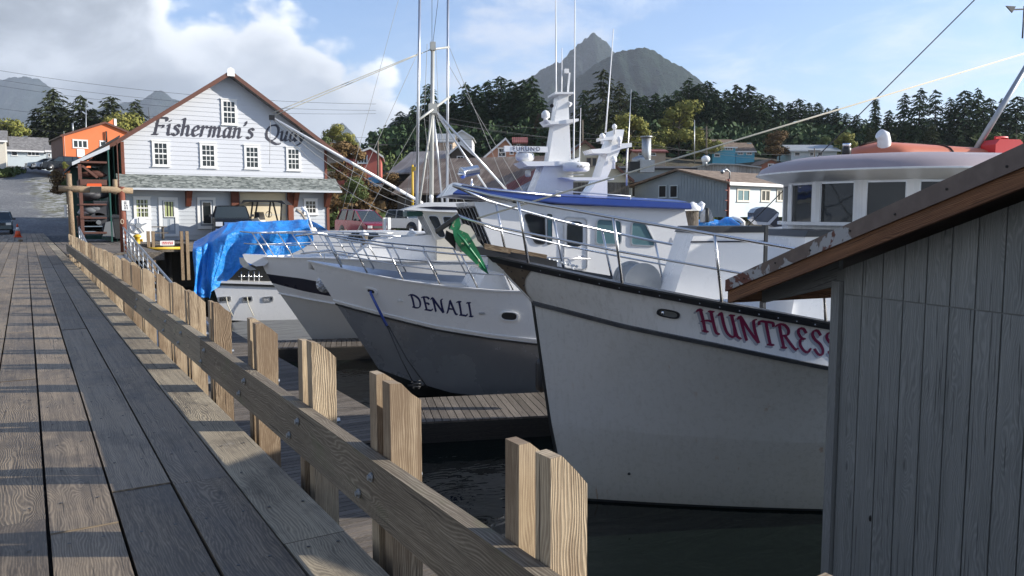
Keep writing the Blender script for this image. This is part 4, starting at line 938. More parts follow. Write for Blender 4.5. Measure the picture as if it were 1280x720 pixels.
for sd in (1,-1): DH.strip(.0,.035,.025,0,1,50,sd,t)
t.build('gunwale_lip',M['white'],den)
t=MB()
for sd in (1,-1): DH.strip(.90,.93,.02,0,1,50,sd,t)
t.build('spray_rail',M['white'],den)
t=MB()
for sd in (1,-1): DH.strip(.985,1.012,.03,0,1,50,sd,t)
t.build('knuckle_rail',M['black'],den)
deck_of(DH,.16,.03,M['alu'],den)
us2=[(i/50)**1.4 for i in range(51)]
t=MB()
for sd in (1,-1):
    a=[D.w(DH.loc(0,u).x,max(.01,DH.loc(0,u).y-.03)*sd,DH.loc(0,u).z) for u in us2]; b_=[D.w(DH.loc(0,u).x,max(.01,DH.loc(0,u).y-.2)*sd,DH.loc(0,u).z-.2) for u in us2]; t.grid([a,b_],True,flip=(sd==-1))
t.build('bulwark',M['alu'],den)
f=oval(DH,.42,-.62,.14,.085,.45,den,M['white'],M['black'],.02,'hawse_port')
f=oval(DH,.50,2.28,.20,.11,.2,den,M['white'],M['black'],.03,'hull_port')
for s in (.02,1.72):
    t=MB(); q=DH.pt(.5,DH.u_at(.5,s),1,.0); t.beam(q,(D.d,D.n,(0,0,1)),.16,.03,.045); t.build('light_fitting',M['alu'],den)
ua2=DH.u_at(.5,.22); ub2=DH.u_at(.5,1.50)
lettering('DENALI',lambda fx,y:DH.pt(.45-(y-.5)*.28,ua2+(ub2-ua2)*fx,1,.006),'boat_name',M['navyl'],den,nibw=.15,nibt=.05,ang=35.,slant=.16,track=.16)
rl=[-1.4,-1.0,-.5,.1,.7,1.3,1.9,2.5,3.1,3.7,4.4]
railing(DH,None,0,[-1.25,-.7,.05,.82,1.6,2.35,3.1,3.9],.02,M['steel'],den,1,(.45,),(-2.25,.0,1.02),.72,.36,.02,rl)
railing(DH,None,0,[-1.25,-.5,.3,1.1,1.9,2.7],.02,M['steel'],den,-1,(.45,),(-2.25,.0,1.02),.72,.36,.02,rl)
# foredeck trunk (pale raised house) and hatch
t=MB(); P=[(2.0,-.2),(2.35,.42),(3.6,.52),(4.4,.52),(4.4,-.2)]
t.prism([D.w(a,1.15,z) for a,z in [(1.6,-.3),(1.9,.22),(3.0,.36),(4.4,.36),(4.4,-.3)]],D.n*-2.3); o=t.build('trunk_cabin',M['white'],den); o.modifiers.new('b','BEVEL').width=.05
t=MB(); t.prism([D.w(a,.9,z+.012) for a,z in [(2.05,.24),(2.9,.352),(2.9,.37),(2.05,.26)]],D.n*-1.2); t.build('hatch',M['blue'],o)
# wheelhouse : forward-raked windscreen, blue edged roof
cb=1.5
def dp(x,y,b=cb): a,z=D.pl(x,y,b); return a,z
port=[dp(x,y) for x,y in ((655,334),(590,252),(862,262),(880,290),(866,345))]
base_z=-.25
wsb=dp(640,330)[0]; wst=dp(592,252)[0]; ztop=dp(592,252)[1]; aft_t=dp(856,262)[0]; aft_b=dp(872,345)[0]; zat=dp(856,262)[1]
t=MB(); side=[(wsb,base_z),(wst,ztop),(aft_t,zat),(aft_b+.1,base_z)]
t.prism([D.w(a,cb,z) for a,z in side],D.n*(-2*cb)); cab=t.build('wheelhouse',M['white'],den); cab.modifiers.new('b','BEVEL').width=.04
def rrect(pts,k=.12,n=4):
    """rounded polygon in 2d"""
    out=[]; N=len(pts)
    for i in range(N):
        p=np.array(pts[i]); a=np.array(pts[i-1]); b_=np.array(pts[(i+1)%N]); da=(a-p); db=(b_-p); r=min(k,.45*np.hypot(*da),.45*np.hypot(*db)); A_=p+da/np.hypot(*da)*r; B_=p+db/np.hypot(*db)*r
        for j in range(n+1): t_=j/n; out.append((1-t_)**2*A_+2*t_*(1-t_)*p+t_*t_*B_)
    return out
def panel(fr,pts,b,mt,name,parent,fm=None,fw=.04,th=.012,k=.1):
    q=rrect(pts,k); c=sum(q)/len(q); ins=[c+(p-c)*(1-fw/max(.05,np.hypot(*(p-c)))) for p in q]
    t=MB()
    if fm:
        o_=[fr.w(p[0],b+th+.012,p[1]) for p in q]; i_=[fr.w(p[0],b+th+.012,p[1]) for p in ins]; w0=[fr.w(p[0],b-.01,p[1]) for p in q]; i0=[fr.w(p[0],b-.005,p[1]) for p in ins]
        for A_,B_ in ((w0,o_),(o_,i_),(i_,i0)): t.grid([A_+[A_[0]],B_+[B_[0]]],False)
        f=t.build(name,fm,parent); t=MB(); t.prism([fr.w(p[0],b-.01,p[1]) for p in ins],fr.n*th); t.build('pane',mt,f); return f
    t.prism([fr.w(p[0],b-.01,p[1]) for p in q],fr.n*(th+.01)); return t.build(name,mt,parent)
panel(D,[dp(x,y) for x,y in ((654,267),(681,267),(682,306),(668,305))],cb,M['glass'],'side_window',den,M['black'],.03)
panel(D,[dp(x,y) for x,y in ((684,267),(690,268),(690,305),(684,306))],cb,M['glassb'],'side_window',den,M['black'],.02,k=.03)
dr=panel(D,[dp(x,y) for x,y in ((705,270),(734,272),(734,338),(704,336))],cb,M['white'],'cabin_door',den,M['alu'],.035,.02)
panel(D,[dp(x,y) for x,y in ((709,276),(728,277),(728,308),(708,308))],cb+.02,M['glass'],'door_window',dr,None,k=.12)
t=MB(); t.bar(D.w(*[dp(729,320)[0],cb+.06,dp(729,320)[1]]),D.w(dp(722,321)[0],cb+.06,dp(722,321)[1]),.02,.03); t.build('handle',M['chrome'],dr)
panel(D,[dp(x,y) for x,y in ((745,273),(777,275),(777,306),(744,306))],cb,M['glassb'],'side_window',den,M['alu'],.03)
panel(D,[dp(x,y) for x,y in ((789,276),(806,277),(821,308),(788,307))],cb,M['glassb'],'side_window',den,M['alu'],.03)
t=MB(); t.prism([D.w(*[dp(x,y)[0],cb+.001,dp(x,y)[1]]) for x,y in ((836,303),(839,297),(842,303))],D.n*.004); t.build('triangle_mark',M['lshadow'],den)
# raked windscreen panes on the front
fd0=Vector((wsb,0,base_z)); fd1=Vector((wst,0,ztop)); sl2=(wst-wsb)/(ztop-base_z)
for i in range(5):
    b0=-cb+.08+i*(2*cb-.16)/5; b1=b0+(2*cb-.16)/5-.07; zz0,zz1=.62,ztop-.12
    t=MB(); xo=lambda z:wsb+sl2*(z-base_z)-.012
    t.prism([D.w(xo(zz0),b0,zz0),D.w(xo(zz0),b1,zz0),D.w(xo(zz1),b1,zz1),D.w(xo(zz1),b0,zz1)],D.d*.02); pn=t.build('windscreen_pane',M['glass'],den)
    t=MB(); 
    for a_,c_ in (((xo(zz0),b0,zz0),(xo(zz1),b0,zz1)),((xo(zz0),b1,zz0),(xo(zz1),b1,zz1)),((xo(zz0),b0,zz0),(xo(zz0),b1,zz0)),((xo(zz1),b0,zz1),(xo(zz1),b1,zz1))): t.bar(D.w(*a_)-D.d*.015,D.w(*c_)-D.d*.015,.035,.03)
    t.build('window_frame',M['black'],pn)
    t=MB(); t.bar(D.w(xo(zz1)-.04,b0+.1,zz1),D.w(xo(zz0+.3)-.04,b0+.3,zz0+.3),.015,.015); t.build('wiper',M['black'],pn)
# roof: overhanging visor, blue fascia
def rd(x,y,b=1.65): a,z=D.pl(x,y,b); return a,z
vis=[rd(566,242),rd(580,233),rd(600,235)]
t=MB()
rf_top=[(rd(578,232)[0],rd(578,232)[1]),(rd(612,238)[0],rd(612,238)[1]),(rd(700,246)[0],rd(700,246)[1]),(rd(780,250)[0],rd(780,250)[1]),(rd(862,254)[0],rd(862,254)[1])]
rf_bot=[(rd(566,243)[0],rd(566,243)[1]),(rd(612,246)[0],rd(612,246)[1]),(rd(700,255)[0],rd(700,255)[1]),(rd(780,259)[0],rd(780,259)[1]),(rd(864,262)[0],rd(864,262)[1])]
bw_=1.66
for sd in (1,-1):
    t=MB(); t.grid([[D.w(a,bw_*sd,z) for a,z in rf_bot],[D.w(a,(bw_+.03)*sd,z+.03) for a,z in rf_bot],[D.w(a,(bw_+.03)*sd,z) for a,z in rf_top],[D.w(a,(bw_-.08)*sd,z+.01) for a,z in rf_top]],False,flip=(sd==1)); t.build('roof_fascia',M['blue'],den)
    t=MB(); t.tube([D.w(a,(bw_+.03)*sd,z+.015) for a,z in rf_top[:3]],.022,8); t.build('hand_rail',M['steel'],den)
t=MB(); n=8; rows=[]
for k in range(n+1):
    f=-1+2*k/n; rows.append([D.w(a-.0,(bw_-.05)*f,z+.02+.10*(1-f*f)) for a,z in rf_top])
t.grid(rows,True); rows2=[[p-Vector((0,0,.06+.1)) if False else D.w(a,(bw_-.01)*(-1+2*k/n),z) for a,z in rf_bot] for k in range(n+1)]; t.grid(rows2,True,flip=True); t.build('wheelhouse_roof',M['blue'],den)
t=MB(); fr0=[D.w(rf_bot[0][0],bw_*(-1+2*k/n),rf_bot[0][1]) for k in range(n+1)]; fr1=[D.w(rf_top[0][0]-.06*0,(bw_-.02)*(-1+2*k/n),rf_top[0][1]+.02+.1*(1-(-1+2*k/n)**2)) for k in range(n+1)]; t.grid([fr0,fr1],True,flip=True); t.build('visor',M['white'],den)
# search light
sx_,sz_=D.pl(588,214,.6); t=MB(); t.lathe([(.02,0),(.05,.02),(.03,.10),(.02,.25)],D.w(sx_+.03,.6,sz_-.42),(0,0,1),12); lp=t.build('search_light_stand',M['chrome'],den)
t=MB(); c=D.w(sx_,.6,sz_); ax=(-D.d*.55+D.n*.55+Vector((0,0,-.25))).normalized(); ax=(-D.d*.9+D.n*.35+Vector((0,0,-.2))).normalized(); t.lathe([(.09,-.2),(.11,-.19),(.11,.19),(.13,.19),(.13,.24),(.10,.24)],c,ax,18); t.build('search_light',M['chrome'],lp)
# radar towers
def mastprism(pts,b0,b1,name,parent,fr=D,mt=None):
    t=MB(); t.prism([fr.w(a,b1,z) for a,z in pts],fr.n*(b0-b1)); o=t.build(name,mt or M['white'],parent); o.modifiers.new('b','BEVEL').width=.02; return o
tw=lambda L,b=0.:[D.pl(x,y,b) for x,y in L]
mastprism(tw([(660,248),(677,205),(712,204),(711,252)]),-.45,.35,'mast_base',den)
mastprism(tw([(683,206),(697,118),(708,118),(712,206)],.05),-.25,.2,'mast_tower',den)
mastprism(tw([(648,203),(706,203),(718,198),(718,202),(706,208),(655,209)],.1),-.5,.5,'mast_platform',den)
mastprism(tw([(679,151),(684,157),(706,156),(719,153),(719,150),(706,151),(690,154)],.1),-.3,.4,'mast_platform',den)
mastprism(tw([(690,117),(714,117),(714,119),(690,119.5)],.1),-.3,.35,'mast_platform',den)
# open array radar FURUNO
ra=D.pl(656,197,.15); rdm=MB(); rdm.lathe([(.12,-.10),(.20,-.06),(.22,.0),(.22,.07),(.17,.12),(.06,.14),(.05,.26)],D.w(ra[0],.15,ra[1]),(0,0,1),18); rb=rdm.build('radar_housing',M['white'],den)
a0=D.pl(630,186,.3); a1=D.pl(684,187,.3); t=MB(); 
t.beam((D.w(a0[0],.3,a0[1])+D.w(a1[0],.3,a1[1]))/2,((D.w(a1[0],.3,a1[1])-D.w(a0[0],.3,a0[1])).normalized(),D.n,(0,0,1)),(a1[0]-a0[0]),.12,.13); rar=t.build('radar_array',M['white'],rb); rar.modifiers.new('b','BEVEL').width=.03
pc=(D.w(a0[0],.37,a0[1])+D.w(a1[0],.37,a1[1]))/2; xd=(D.w(a1[0],.3,a1[1])-D.w(a0[0],.3,a0[1])).normalized()
plain_text('FURUNO',.14,facing(pc+D.n*.0-xd*.0,xd,(0,0,1)),'lettering',M['navyl'],rb,.002,1.25)
t=MB(); t.box((-.001,)*3,(.001,)*3); 
t=MB(); q=D.pl(660,217,.3); t.lathe([(.03,0),(.07,.02),(.07,.14),(.03,.16)],D.w(q[0],.3,q[1]-.08),(0,0,1),12); t.build('flood_lamp',M['beige'],den)
# closed radome on an arm
q=D.pl(720,212,.6); t=MB(); t.lathe([(.25,-.10),(.31,-.07),(.32,.05),(.30,.10),(.05,.13)],D.w(q[0],.6,q[1]+.05),(0,0,1),24); t.lathe([(.10,-.1),(.2,-.09)],D.w(q[0],.6,q[1]-.03),(0,0,1),16); rd_=t.build('radome',M['white'],den)
plain_text('FURUNO',.075,facing(D.w(q[0]+.08,.6,q[1]+.05)+D.n*.325,D.d,(0,0,1)),'lettering',M['letter'],rd_,.001)
mastprism(tw([(700,222),(765,222),(765,225),(718,226)],.6),.3,.75,'radome_bracket',den)
# camera head and flood lamps on the tower
def sph(x,y,b,r,name='dome_antenna',fr=D,par=den,mt=None,stem=.12):
    a,z=fr.pl(x,y,b); t=MB(); t.lathe([(r*.55,-stem-r),(r*.5,-r),(r,-r*.7),(r,.2*r),(r*.6,r*.75),(.01,r)],fr.w(a,b,z),(0,0,1),16); return t.build(name,mt or M['white'],par)
sph(682,143,.2,.10); sph(699,121,.0,.04,mt=M['white']); 
t=MB(); q0=D.pl(709,120,.0); q1=D.pl(712,91,.0); t.bar(D.w(q0[0],0,q0[1]-.1),D.w(q1[0],0,q1[1]),.04,.04); t.build('lamp_arm',M['white'],den)
t=MB(); q1=D.pl(708,89,.0); t.beam(D.w(q1[0],0,q1[1]),(D.d,D.n,(0,0,1)),.10,.1,.1); o=t.build('camera_head',M['white'],den); o.modifiers.new('b','BEVEL').width=.02
t=MB(); q0=D.pl(710,127,.2); q1=D.pl(712,130,.2); t.lathe([(.03,-.07),(.05,0),(.055,.04)],D.w(q1[0],.2,q1[1]),(.4,-.6,-.6),10); t.build('flood_lamp',M['white'],den)
t=MB(); q1=D.pl(690,132,.2); t.lathe([(.03,-.04),(.045,0),(.045,.04)],D.w(q1[0],.2,q1[1]),(-.6,-.6,-.3),10); t.build('flood_lamp',M['black'],den)
def whip(x0,y0,x1,y1,b,r,fr=D,par=den,mt=None,name='whip_antenna'):
    a0,z0=fr.pl(x0,y0,b); a1,z1=fr.pl(x1,y1,b); t=MB(); t.tube([fr.w(a0,b,z0),fr.w(a0+(a1-a0)*.12,b,z0+(z1-z0)*.12),fr.w(a1,b,z1)],[r*1.5,r,r*.6],8); return t.build(name,mt or M['white'],par)
whip(695,118,694.5,-25,.2,.018); whip(702,118,702.5,60,.0,.014); whip(717,206,719,-30,.45,.018); whip(724,213,726,135,.6,.012)
# second tower
mastprism(tw([(724,255),(747,222),(766,163),(777,163),(772,188),(756,222),(756,255)],-.2),-.7,0,'mast_tower',den)
mastprism(tw([(737,187),(752,186),(772,180),(788,179),(788,184),(776,186),(760,192),(740,192)],0),-.6,.1,'mast_platform',den)
mastprism(tw([(750,172),(765,171),(765,175),(750,176)],0),-.3,.1,'mast_platform',den)
sph(753,170,.05,.07); sph(774,174,.1,.07); sph(767,199,.1,.08,stem=.15); sph(768,158,0,.06)
whip(757,166,767,36,0,.017); whip(784,205,789,112,0,.012,mt=M['alu'])
t=MB(); q0=D.pl(784,180,0); t.tube([D.w(q0[0],0,q0[1]),D.w(q0[0],0,q0[1]-1.)],.02); t.build('pole',M['alu'],den)
t=MB(); q0=D.pl(694,246,1.2); q1=D.pl(788,253,1.2); P=[D.w(q0[0],1.2,q0[1]),D.w(q0[0],1.2,q0[1]+.14),D.w(q1[0],1.2,q1[1]+.14),D.w(q1[0],1.2,q1[1])]; t.tube(P,.015); t.build('roof_rail',M['alu'],den)
# mooring line and chafe hose
moor=thing('mooring_line','blue and black mooring line running down from the dark grey hulled boat to its float','mooring line',DH.pt(.42,DH.u_at(.42,-.62),1,.05))
p0=DH.pt(.42,DH.u_at(.42,-.62),1,.02); pe=atZ(520,485,-2.28); pm=atP(478,388,p0,D.n)
t=MB(); p1=p0.lerp(pe,.36); t.tube([p0,p0+D.n*.05-Vector((0,0,.05)),p1],.03,8); t.build('chafe_hose',M['blue'],moor)
for k in (0,1):
    t=MB(); e=pe+D.d*(.25*k); t.tube([p1+D.d*.03*k,p1.lerp(e,.5)-Vector((0,0,.06)),e],.014,6); t.build('line',M['black'],moor)
cl=thing('dock_cleat','black iron cleat with rope on the finger float under the grey hull','cleat',pe+Vector((0,0,-.02)),D.rz)
t=MB(); t.bar(pe-D.d*.18+Vector((0,0,.06)),pe+D.d*.18+Vector((0,0,.06)),.035,.035); t.bar(pe-D.d*.06-Vector((0,0,.02)),pe-D.d*.06+Vector((0,0,.06)),.04,.04,(1,0,0)); t.bar(pe+D.d*.06-Vector((0,0,.02)),pe+D.d*.06+Vector((0,0,.06)),.04,.04,(1,0,0)); t.build('cleat_body',M['black'],cl)
t=MB(); t.tube([pe+D.d*(.1*math.cos(a))+D.n*(.05*math.sin(a))+Vector((0,0,.02+.004*i)) for i,a in enumerate(np.linspace(0,14,40))],.012,6); t.build('rope_turns',M['black'],cl)
fe=thing('fender','black cylindrical fender hanging between the grey hull and the high white bow','fender',atD(677,490,15.3))
c=atD(677,468,15.3); t=MB(); t.lathe([(.02,-.36),(.11,-.3),(.12,-.2),(.12,.2),(.11,.28),(.03,.34)],c,(0,0,1),14); t.build('fender_body',M['black'],fe); t=MB(); t.tube([c+Vector((0,0,.33)),c+Vector((.1,.1,1.4))],.012,6); t.build('lanyard',M['rope'],fe)
# ---------------------------------------------------------------- white boat with dark stripe (third)
T=Fr(7.2,24.3)
thr=thing('fishing_boat','white boat with a broad navy stripe, bow anchor and tall bare trolling mast','fishing boat',T.w(5,0,WATER),T.rz)
TH=Hull(T,[(-1.25,([-1.3,-.07,.65,3,12],[.22,.23,.24,.15,.1]),bfun(1.9,-1.25,4.6)),(-1.0,([-1,.06,.55,1.,4,12],[-.32,-.42,-.50,-.58,-.8,-.8]),bfun(1.8,-1.,4.8)),(-.86,([-.86,.15,.95,4,12],[-.60,-.82,-.95,-1.15,-1.15]),bfun(1.75,-.86,4.8)),(-.63,([-.63,.13,1.1,2.01,5,12],[-.94,-1.05,-1.19,-1.3,-1.45,-1.45]),bfun(1.7,-.63,4.8)),(.3,K(-2.38),bfun(1.4,.3,5.5)),(.4,K(-2.72),bfun(1.35,.4,5.5)),(.5,K(-3.3),bfun(.9,.5,5.5))],11.,.0)
TH.mesh([0,1,0,2,3,3],3,44).build('hull',[M['white'],M['navy'],M['hullbeige'],M['boot']],thr)
t=MB()
for sd in (1,-1): TH.strip(2.9,3.0,.04,0,1,40,sd,t)
t.build('spray_rail',M['white'],thr)
t=MB()
for sd in (1,-1): TH.strip(0,.05,.03,0,1,40,sd,t)
t.build('gunwale_lip',M['white'],thr); deck_of(TH,.08,.03,M['white'],thr)
rl=[-.9,-.5,0,.5,1.,1.6,2.2,2.8,3.4]
railing(TH,None,0,[-.95,-.15,.7,1.5,2.3],.02,M['steel'],thr,1,(.5,),(-1.75,.0,.98),.72,.42,.0,rl)
railing(TH,None,0,[-.8,.1,.9,1.7],.02,M['steel'],thr,-1,(.5,),(-1.75,.0,.98),.72,.42,.0,rl)
t=MB(); P=[T.pl(x,y,.2) for x,y in ((303,318),(331,319),(338,326),(331,332),(320,333),(307,327))]; t.prism([T.w(a,.2,z) for a,z in P],T.n*-.4); t.build('anchor_platform',M['white'],thr)
an2=thing('anchor','small galvanised plough anchor stowed in the roller of the navy striped bow','anchor',T.w(-1.9,0,-.2),T.rz)
t=MB(); P=[T.pl(x,y,.22) for x,y in ((299,322),(304,322),(312,332),(320,337),(313,338),(304,334),(300,329))]; t.prism([T.w(a,.22,z) for a,z in P],T.n*-.05); t.build('fluke',M['galv'],an2)
t=MB(); a,z=T.pl(302,324,.1); a1,z1=T.pl(330,322,.1); t.bar(T.w(a,.1,z),T.w(a1,.1,z1),.05,.05); t.build('shank',M['galv'],an2)
# round shiny disc = crumpled foil covered fender at the bow
dc=thing('fender','round fender wrapped in crumpled silver sheet hanging under the grey hulled bow','fender',T.w(.6,1.35,-1.2),T.rz)
m,b,p=mat('crumpled_foil'); o=objc(b); n=b.vor(o,14.,out='Distance'); n2=b.noise(o,9.,6.,.7,1.5); b.put(p.inputs['Base Color'],b.mix(b.mr(n2,.4,.6),(.35,.35,.35),(.85,.85,.85))); p.inputs['Metallic'].default_value=.7; p.inputs['Roughness'].default_value=.35; bump(b,p,b.m('ADD',n,n2),1.,.05)
q=atD(406,355,19.6); t=MB(); t.ball(q,.22,(1,.6,1),18,14); t.build('fender_body',m,dc)
t=MB(); t.tube([q+Vector((0,0,.2)),q+Vector((.02,.05,.75))],.01,6); t.build('lanyard',M['rope'],dc)
# raised foredeck, cabin with visor roof
t=MB(); t.prism([T.w(a,1.0,z) for a,z in [(1.4,.1),(2.3,.75),(4.2,.9),(4.2,.1)]],T.n*-2.); o=t.build('trunk_cabin',M['white'],thr); o.modifiers.new('b','BEVEL').width=.06
tp=lambda x,y,b=1.25:T.pl(x,y,b)
t=MB(); P=[tp(546,300),tp(528,264),tp(640,266),tp(650,340),tp(546,340)]; t.prism([T.w(a,1.25,z) for a,z in P],T.n*-2.5); t.build('wheelhouse',M['beige'],thr)
for L in (((534,269),(547,269),(558,297),(549,298)),((552,270),(566,270),(567,283),(555,282)),((578,271),(596,271),(598,285),(580,285))): panel(T,[tp(*q) for q in L],1.25,M['glass'],'side_window',thr,M['alu'],.03)
t=MB()
for i in range(4):
    b0=-1.15+i*.6; P0=T.w(tp(546,300)[0]-.02,b0,tp(546,300)[1]); P1=T.w(tp(530,268)[0]-.02,b0,tp(530,268)[1]); t=MB(); t.prism([P0,P0+T.n*.5,P1+T.n*.5,P1],T.d*.015); pn=t.build('windscreen_pane',M['glass'],thr); t=MB(); t.bar(P0,P1,.04,.04); t.bar(P0+T.n*.5,P1+T.n*.5,.04,.04); t.build('window_frame',M['white'],pn)
t=MB(); r0=[tp(504,262,1.35),tp(533,253,1.35),tp(640,252,1.35)]; r1=[tp(504,262,1.35),tp(533,264,1.35),tp(640,268,1.35)]
t.prism([T.w(a,1.35,z) for a,z in [r0[0],r0[1],r0[2],r1[2],r1[1]]],T.n*-2.7); rf3=t.build('wheelhouse_roof',M['white'],thr)
t=MB(); P=[tp(522,259,1.35),tp(545,258,1.35),tp(640,261,1.35),tp(640,263,1.35),tp(545,262,1.35)]; t.prism([T.w(a,1.355,z) for a,z in P],T.n*.006); t.build('stripe',M['navy'],rf3)
t=MB(); P=[tp(509,264,1.1),tp(530,264,1.1),tp(530,270,1.1),tp(509,271,1.1)]; t.prism([T.w(a,1.1,z) for a,z in P],T.n*-2.); t.build('visor_screen',M['green_metal'],thr)
sph(539,246,.3,.07,fr=T,par=thr)
# trolling rig
def pole(x0,y0,x1,y1,b0,b1,r0,r1,name,mt=M['alu'],par=thr,fr=T):
    a0,z0=fr.pl(x0,y0,b0); a1,z1=fr.pl(x1,y1,b1); t=MB(); t.tube([fr.w(a0,b0,z0),fr.w(a1,b1,z1)],[r0,r1],10); return t.build(name,mt,par)
M['mastgrey']=paint('grey_mast_paint',(.46,.46,.42),.45,.2,dirt=.5,dscale=3.)
pole(539,262,541,55,0,0,.075,.06,'mast',M['mastgrey']); pole(521,262,525,-30,.9,.9,.052,.038,'trolling_pole'); pole(559,262,560,-30,-.9,-.9,.052,.038,'trolling_pole')
pole(523,150,562,121,.9,-.9,.04,.04,'crosstree',M['mastgrey']); pole(538,62,561,59,0,-.9,.035,.035,'crosstree',M['mastgrey'])
pole(541,135,554,262,0,-.5,.036,.036,'mast_brace'); pole(541,138,523,262,.0,.5,.036,.036,'mast_brace',M['mastgrey'])
pole(540,133,626,262,0,-.3,.036,.032,'boom'); pole(541,135,655,262,0,-.6,.04,.036,'boom')
t=MB(); a,z=T.pl(541,136,0); t.beam(T.w(a,0,z),(T.d,T.n,(0,0,1)),.26,.3,.3); t.build('mast_fitting',M['mastgrey'],thr)
t=MB(); a,z=T.pl(541,58,0); t.beam(T.w(a,0,z),(T.d,T.n,(0,0,1)),.16,.2,.25); t.build('mast_head',M['mastgrey'],thr)
# swung-out boom to the left
pole(528,254,338,146,.0,.9,.05,.04,'boom',M['white']); 
a,z=T.pl(340,147,.9); t=MB(); t.beam(T.w(a,.9,z),(T.d,T.n,(0,0,1)),.16,.12,.14); t.build('boom_end',M['black'],thr)
def stay(x0,y0,x1,y1,b0,b1,r=.010,mt=M['wire'],fr=T,par=thr,sag=0.):
    a0,z0=fr.pl(x0,y0,b0); a1,z1=fr.pl(x1,y1,b1); A_=fr.w(a0,b0,z0); B_=fr.w(a1,b1,z1); t=MB(); t.tube([A_.lerp(B_,i/8)-Vector((0,0,sag*4*(i/8)*(1-i/8))) for i in range(9)],r,5); return t.build('stay',mt,par)
stay(341,141,526,66,.9,0,.013,M['rope']); stay(344,144,538,62,.9,0,.013,M['rope'])
stay(342,147,525,256,.9,.3,.009,sag=.2); stay(345,150,528,262,.9,.5,.009,sag=.4); stay(340,148,505,272,.9,.2,.008,sag=.5)
stay(338,148,337,205,.9,.9,.008)
stay(540,55,540,-20,0,0,.008,M['wiredark']); stay(541,55,550,-20,0,0,.008,M['wiredark']); stay(534,55,530,150,.1,.1,.008)
stay(562,60,640,252,-.9,-.9,.008); stay(560,80,660,250,-.9,-1.,.008); stay(545,140,572,258,0,-1,.008); stay(525,60,433,262,.9,2.2,.007); stay(498,0,428,262,1.5,2.,.006); stay(540,130,596,300,0,.8,.008); stay(524,150,440,300,.9,1.4,.006)
stay(545,60,553,262,0,-.4,.006); stay(537,140,533,262,.2,.3,.008); stay(530,145,540,240,.4,.2,.006); stay(528,130,505,262,.9,.8,.006)
# long thin stays up from the near boats
# ---------------------------------------------------------------- boat under the blue tarp
B=Fr(6.9,32.2,-20.)
bt=thing('fishing_boat','low white boat with a square stern, mostly hidden under a blue tarp','fishing boat',B.w(2,0,WATER),B.rz)
tr_=[B.pl(x,y,0) for x,y in ((266,356),(392,360),(392,404),(280,400))]
t=MB(); t.prism([B.w(a,0,z) for a,z in tr_],B.n*-7.); o=t.build('hull',M['white'],bt); o.modifiers.new('b','BEVEL').width=.06
t=MB(); a0,z0=tr_[0]; a1,z1=tr_[1]; t.prism([B.w(a0-.05,.05,z0),B.w(a0-.05,.05,z0+.08),B.w(a1,.05,z1+.08),B.w(a1,.05,z1)],B.n*-7.1); t.build('rubbing_strip',M['boot'],bt)
t=MB(); t.prism([B.w(a0,.03,z0+.08),B.w(a0,.03,z0+.16),B.w(a1,.03,z1+.16),B.w(a1,.03,z1+.08)],B.n*-7.); t.build('gunwale',M['white'],bt)
for x0,x1 in ((272,289),(302,316),(328,342)):
    P=[B.pl(x,y,0) for x,y in ((x0,371),(x1,370),(x1,377),(x0,378))]; panel(B,P,0,M['black'],'stern_port',bt,M['alu'],.06,.01,.08)
for x in (283,309): 
    a,z=B.pl(x,371,0); t=MB(); t.tube([B.w(a,.05,z),B.w(a+.05,.12,z-.3),B.w(a+.25,.2,z-.75)],.02,6); t.build('rope',M['rope'],bt)
for x in (302,311,318,324):
    a,z=B.pl(x,355,-.2); t=MB(); t.tube([B.w(a,-.2,z),B.w(a,-.2,z+.5)],.025,6); t.tube([B.w(a-.12,-.2,z+.3),B.w(a+.12,-.2,z+.3)],.02,6); t.build('rod_holder',M['steel'],bt)
t=MB(); P=[B.pl(x,y,-.6) for x,y in ((270,356),(268,338),(300,330),(392,332),(392,358))]; t.prism([B.w(a,-.6,z) for a,z in P],B.n*-3); t.build('cockpit',M['boot'],bt)
# tarp: tent over a ridge, hanging folds
m,b,p=mat('blue_tarp'); o=objc(b); n=b.noise(o,1.3,5.,.6,.8); n2=b.noise(o,5.,5.,.7,1.); x,y,z=b.xyz(o)
b.put(p.inputs['Base Color'],b.mix(b.mr(n2,.35,.65),(.012,.22,.68),(.035,.31,.82))); p.inputs['Roughness'].default_value=.32; p.inputs['Specular IOR Level'].default_value=.6; p.inputs['Subsurface Weight'].default_value=.0
bump(b,p,b.m('ADD',b.m('ABSOLUTE',b.m('SUBTRACT',n,.5)),b.m('MULTIPLY',b.m('ABSOLUTE',b.m('SUBTRACT',n2,.5)),.5)),.8,.14); M['tarp']=m
tarp=MB()
# outline in the boat frame: ridge high line, eave line, hem line (front face) ; x in photo -> a
top=[(243,300),(262,289),(284,277),(300,274),(330,274),(360,273),(384,272)]
eav=[(241,312),(256,306),(268,300),(290,290),(330,290),(360,288),(387,284)]
hem=[(243,366),(252,372),(262,374),(268,362),(300,335),(345,325),(392,303)]
def P_(q,b): a,z=B.pl(q[0],q[1],b); return B.w(a,b,z)
def dens(L,n=8):
    out=[]
    for i in range(len(L)-1):
        for k in range(n): out.append((L[i][0]+(L[i+1][0]-L[i][0])*k/n,L[i][1]+(L[i+1][1]-L[i][1])*k/n))
    return out+[L[-1]]
T_,E_,H_=dens(top),dens(eav),dens(hem); NN=len(T_); rows=[]
rg=random.Random(5); fold=[math.sin(i*.9)*.5+math.sin(i*.37+1)*.8+rg.uniform(-.3,.3) for i in range(NN)]
back=[P_((q[0]+30,q[1]+18),-4.2) for q in T_]
rows.append(back); rows.append([P_(q,-1.3) for q in T_]); 
for j in range(1,4): 
    f=j/4; rows.append([P_(T_[i],-1.3).lerp(P_(E_[i],.25),f)+B.n*(.05*fold[i]*f)-Vector((0,0,.10*math.sin(math.pi*f)*abs(math.sin(i*.35)))) for i in range(NN)])
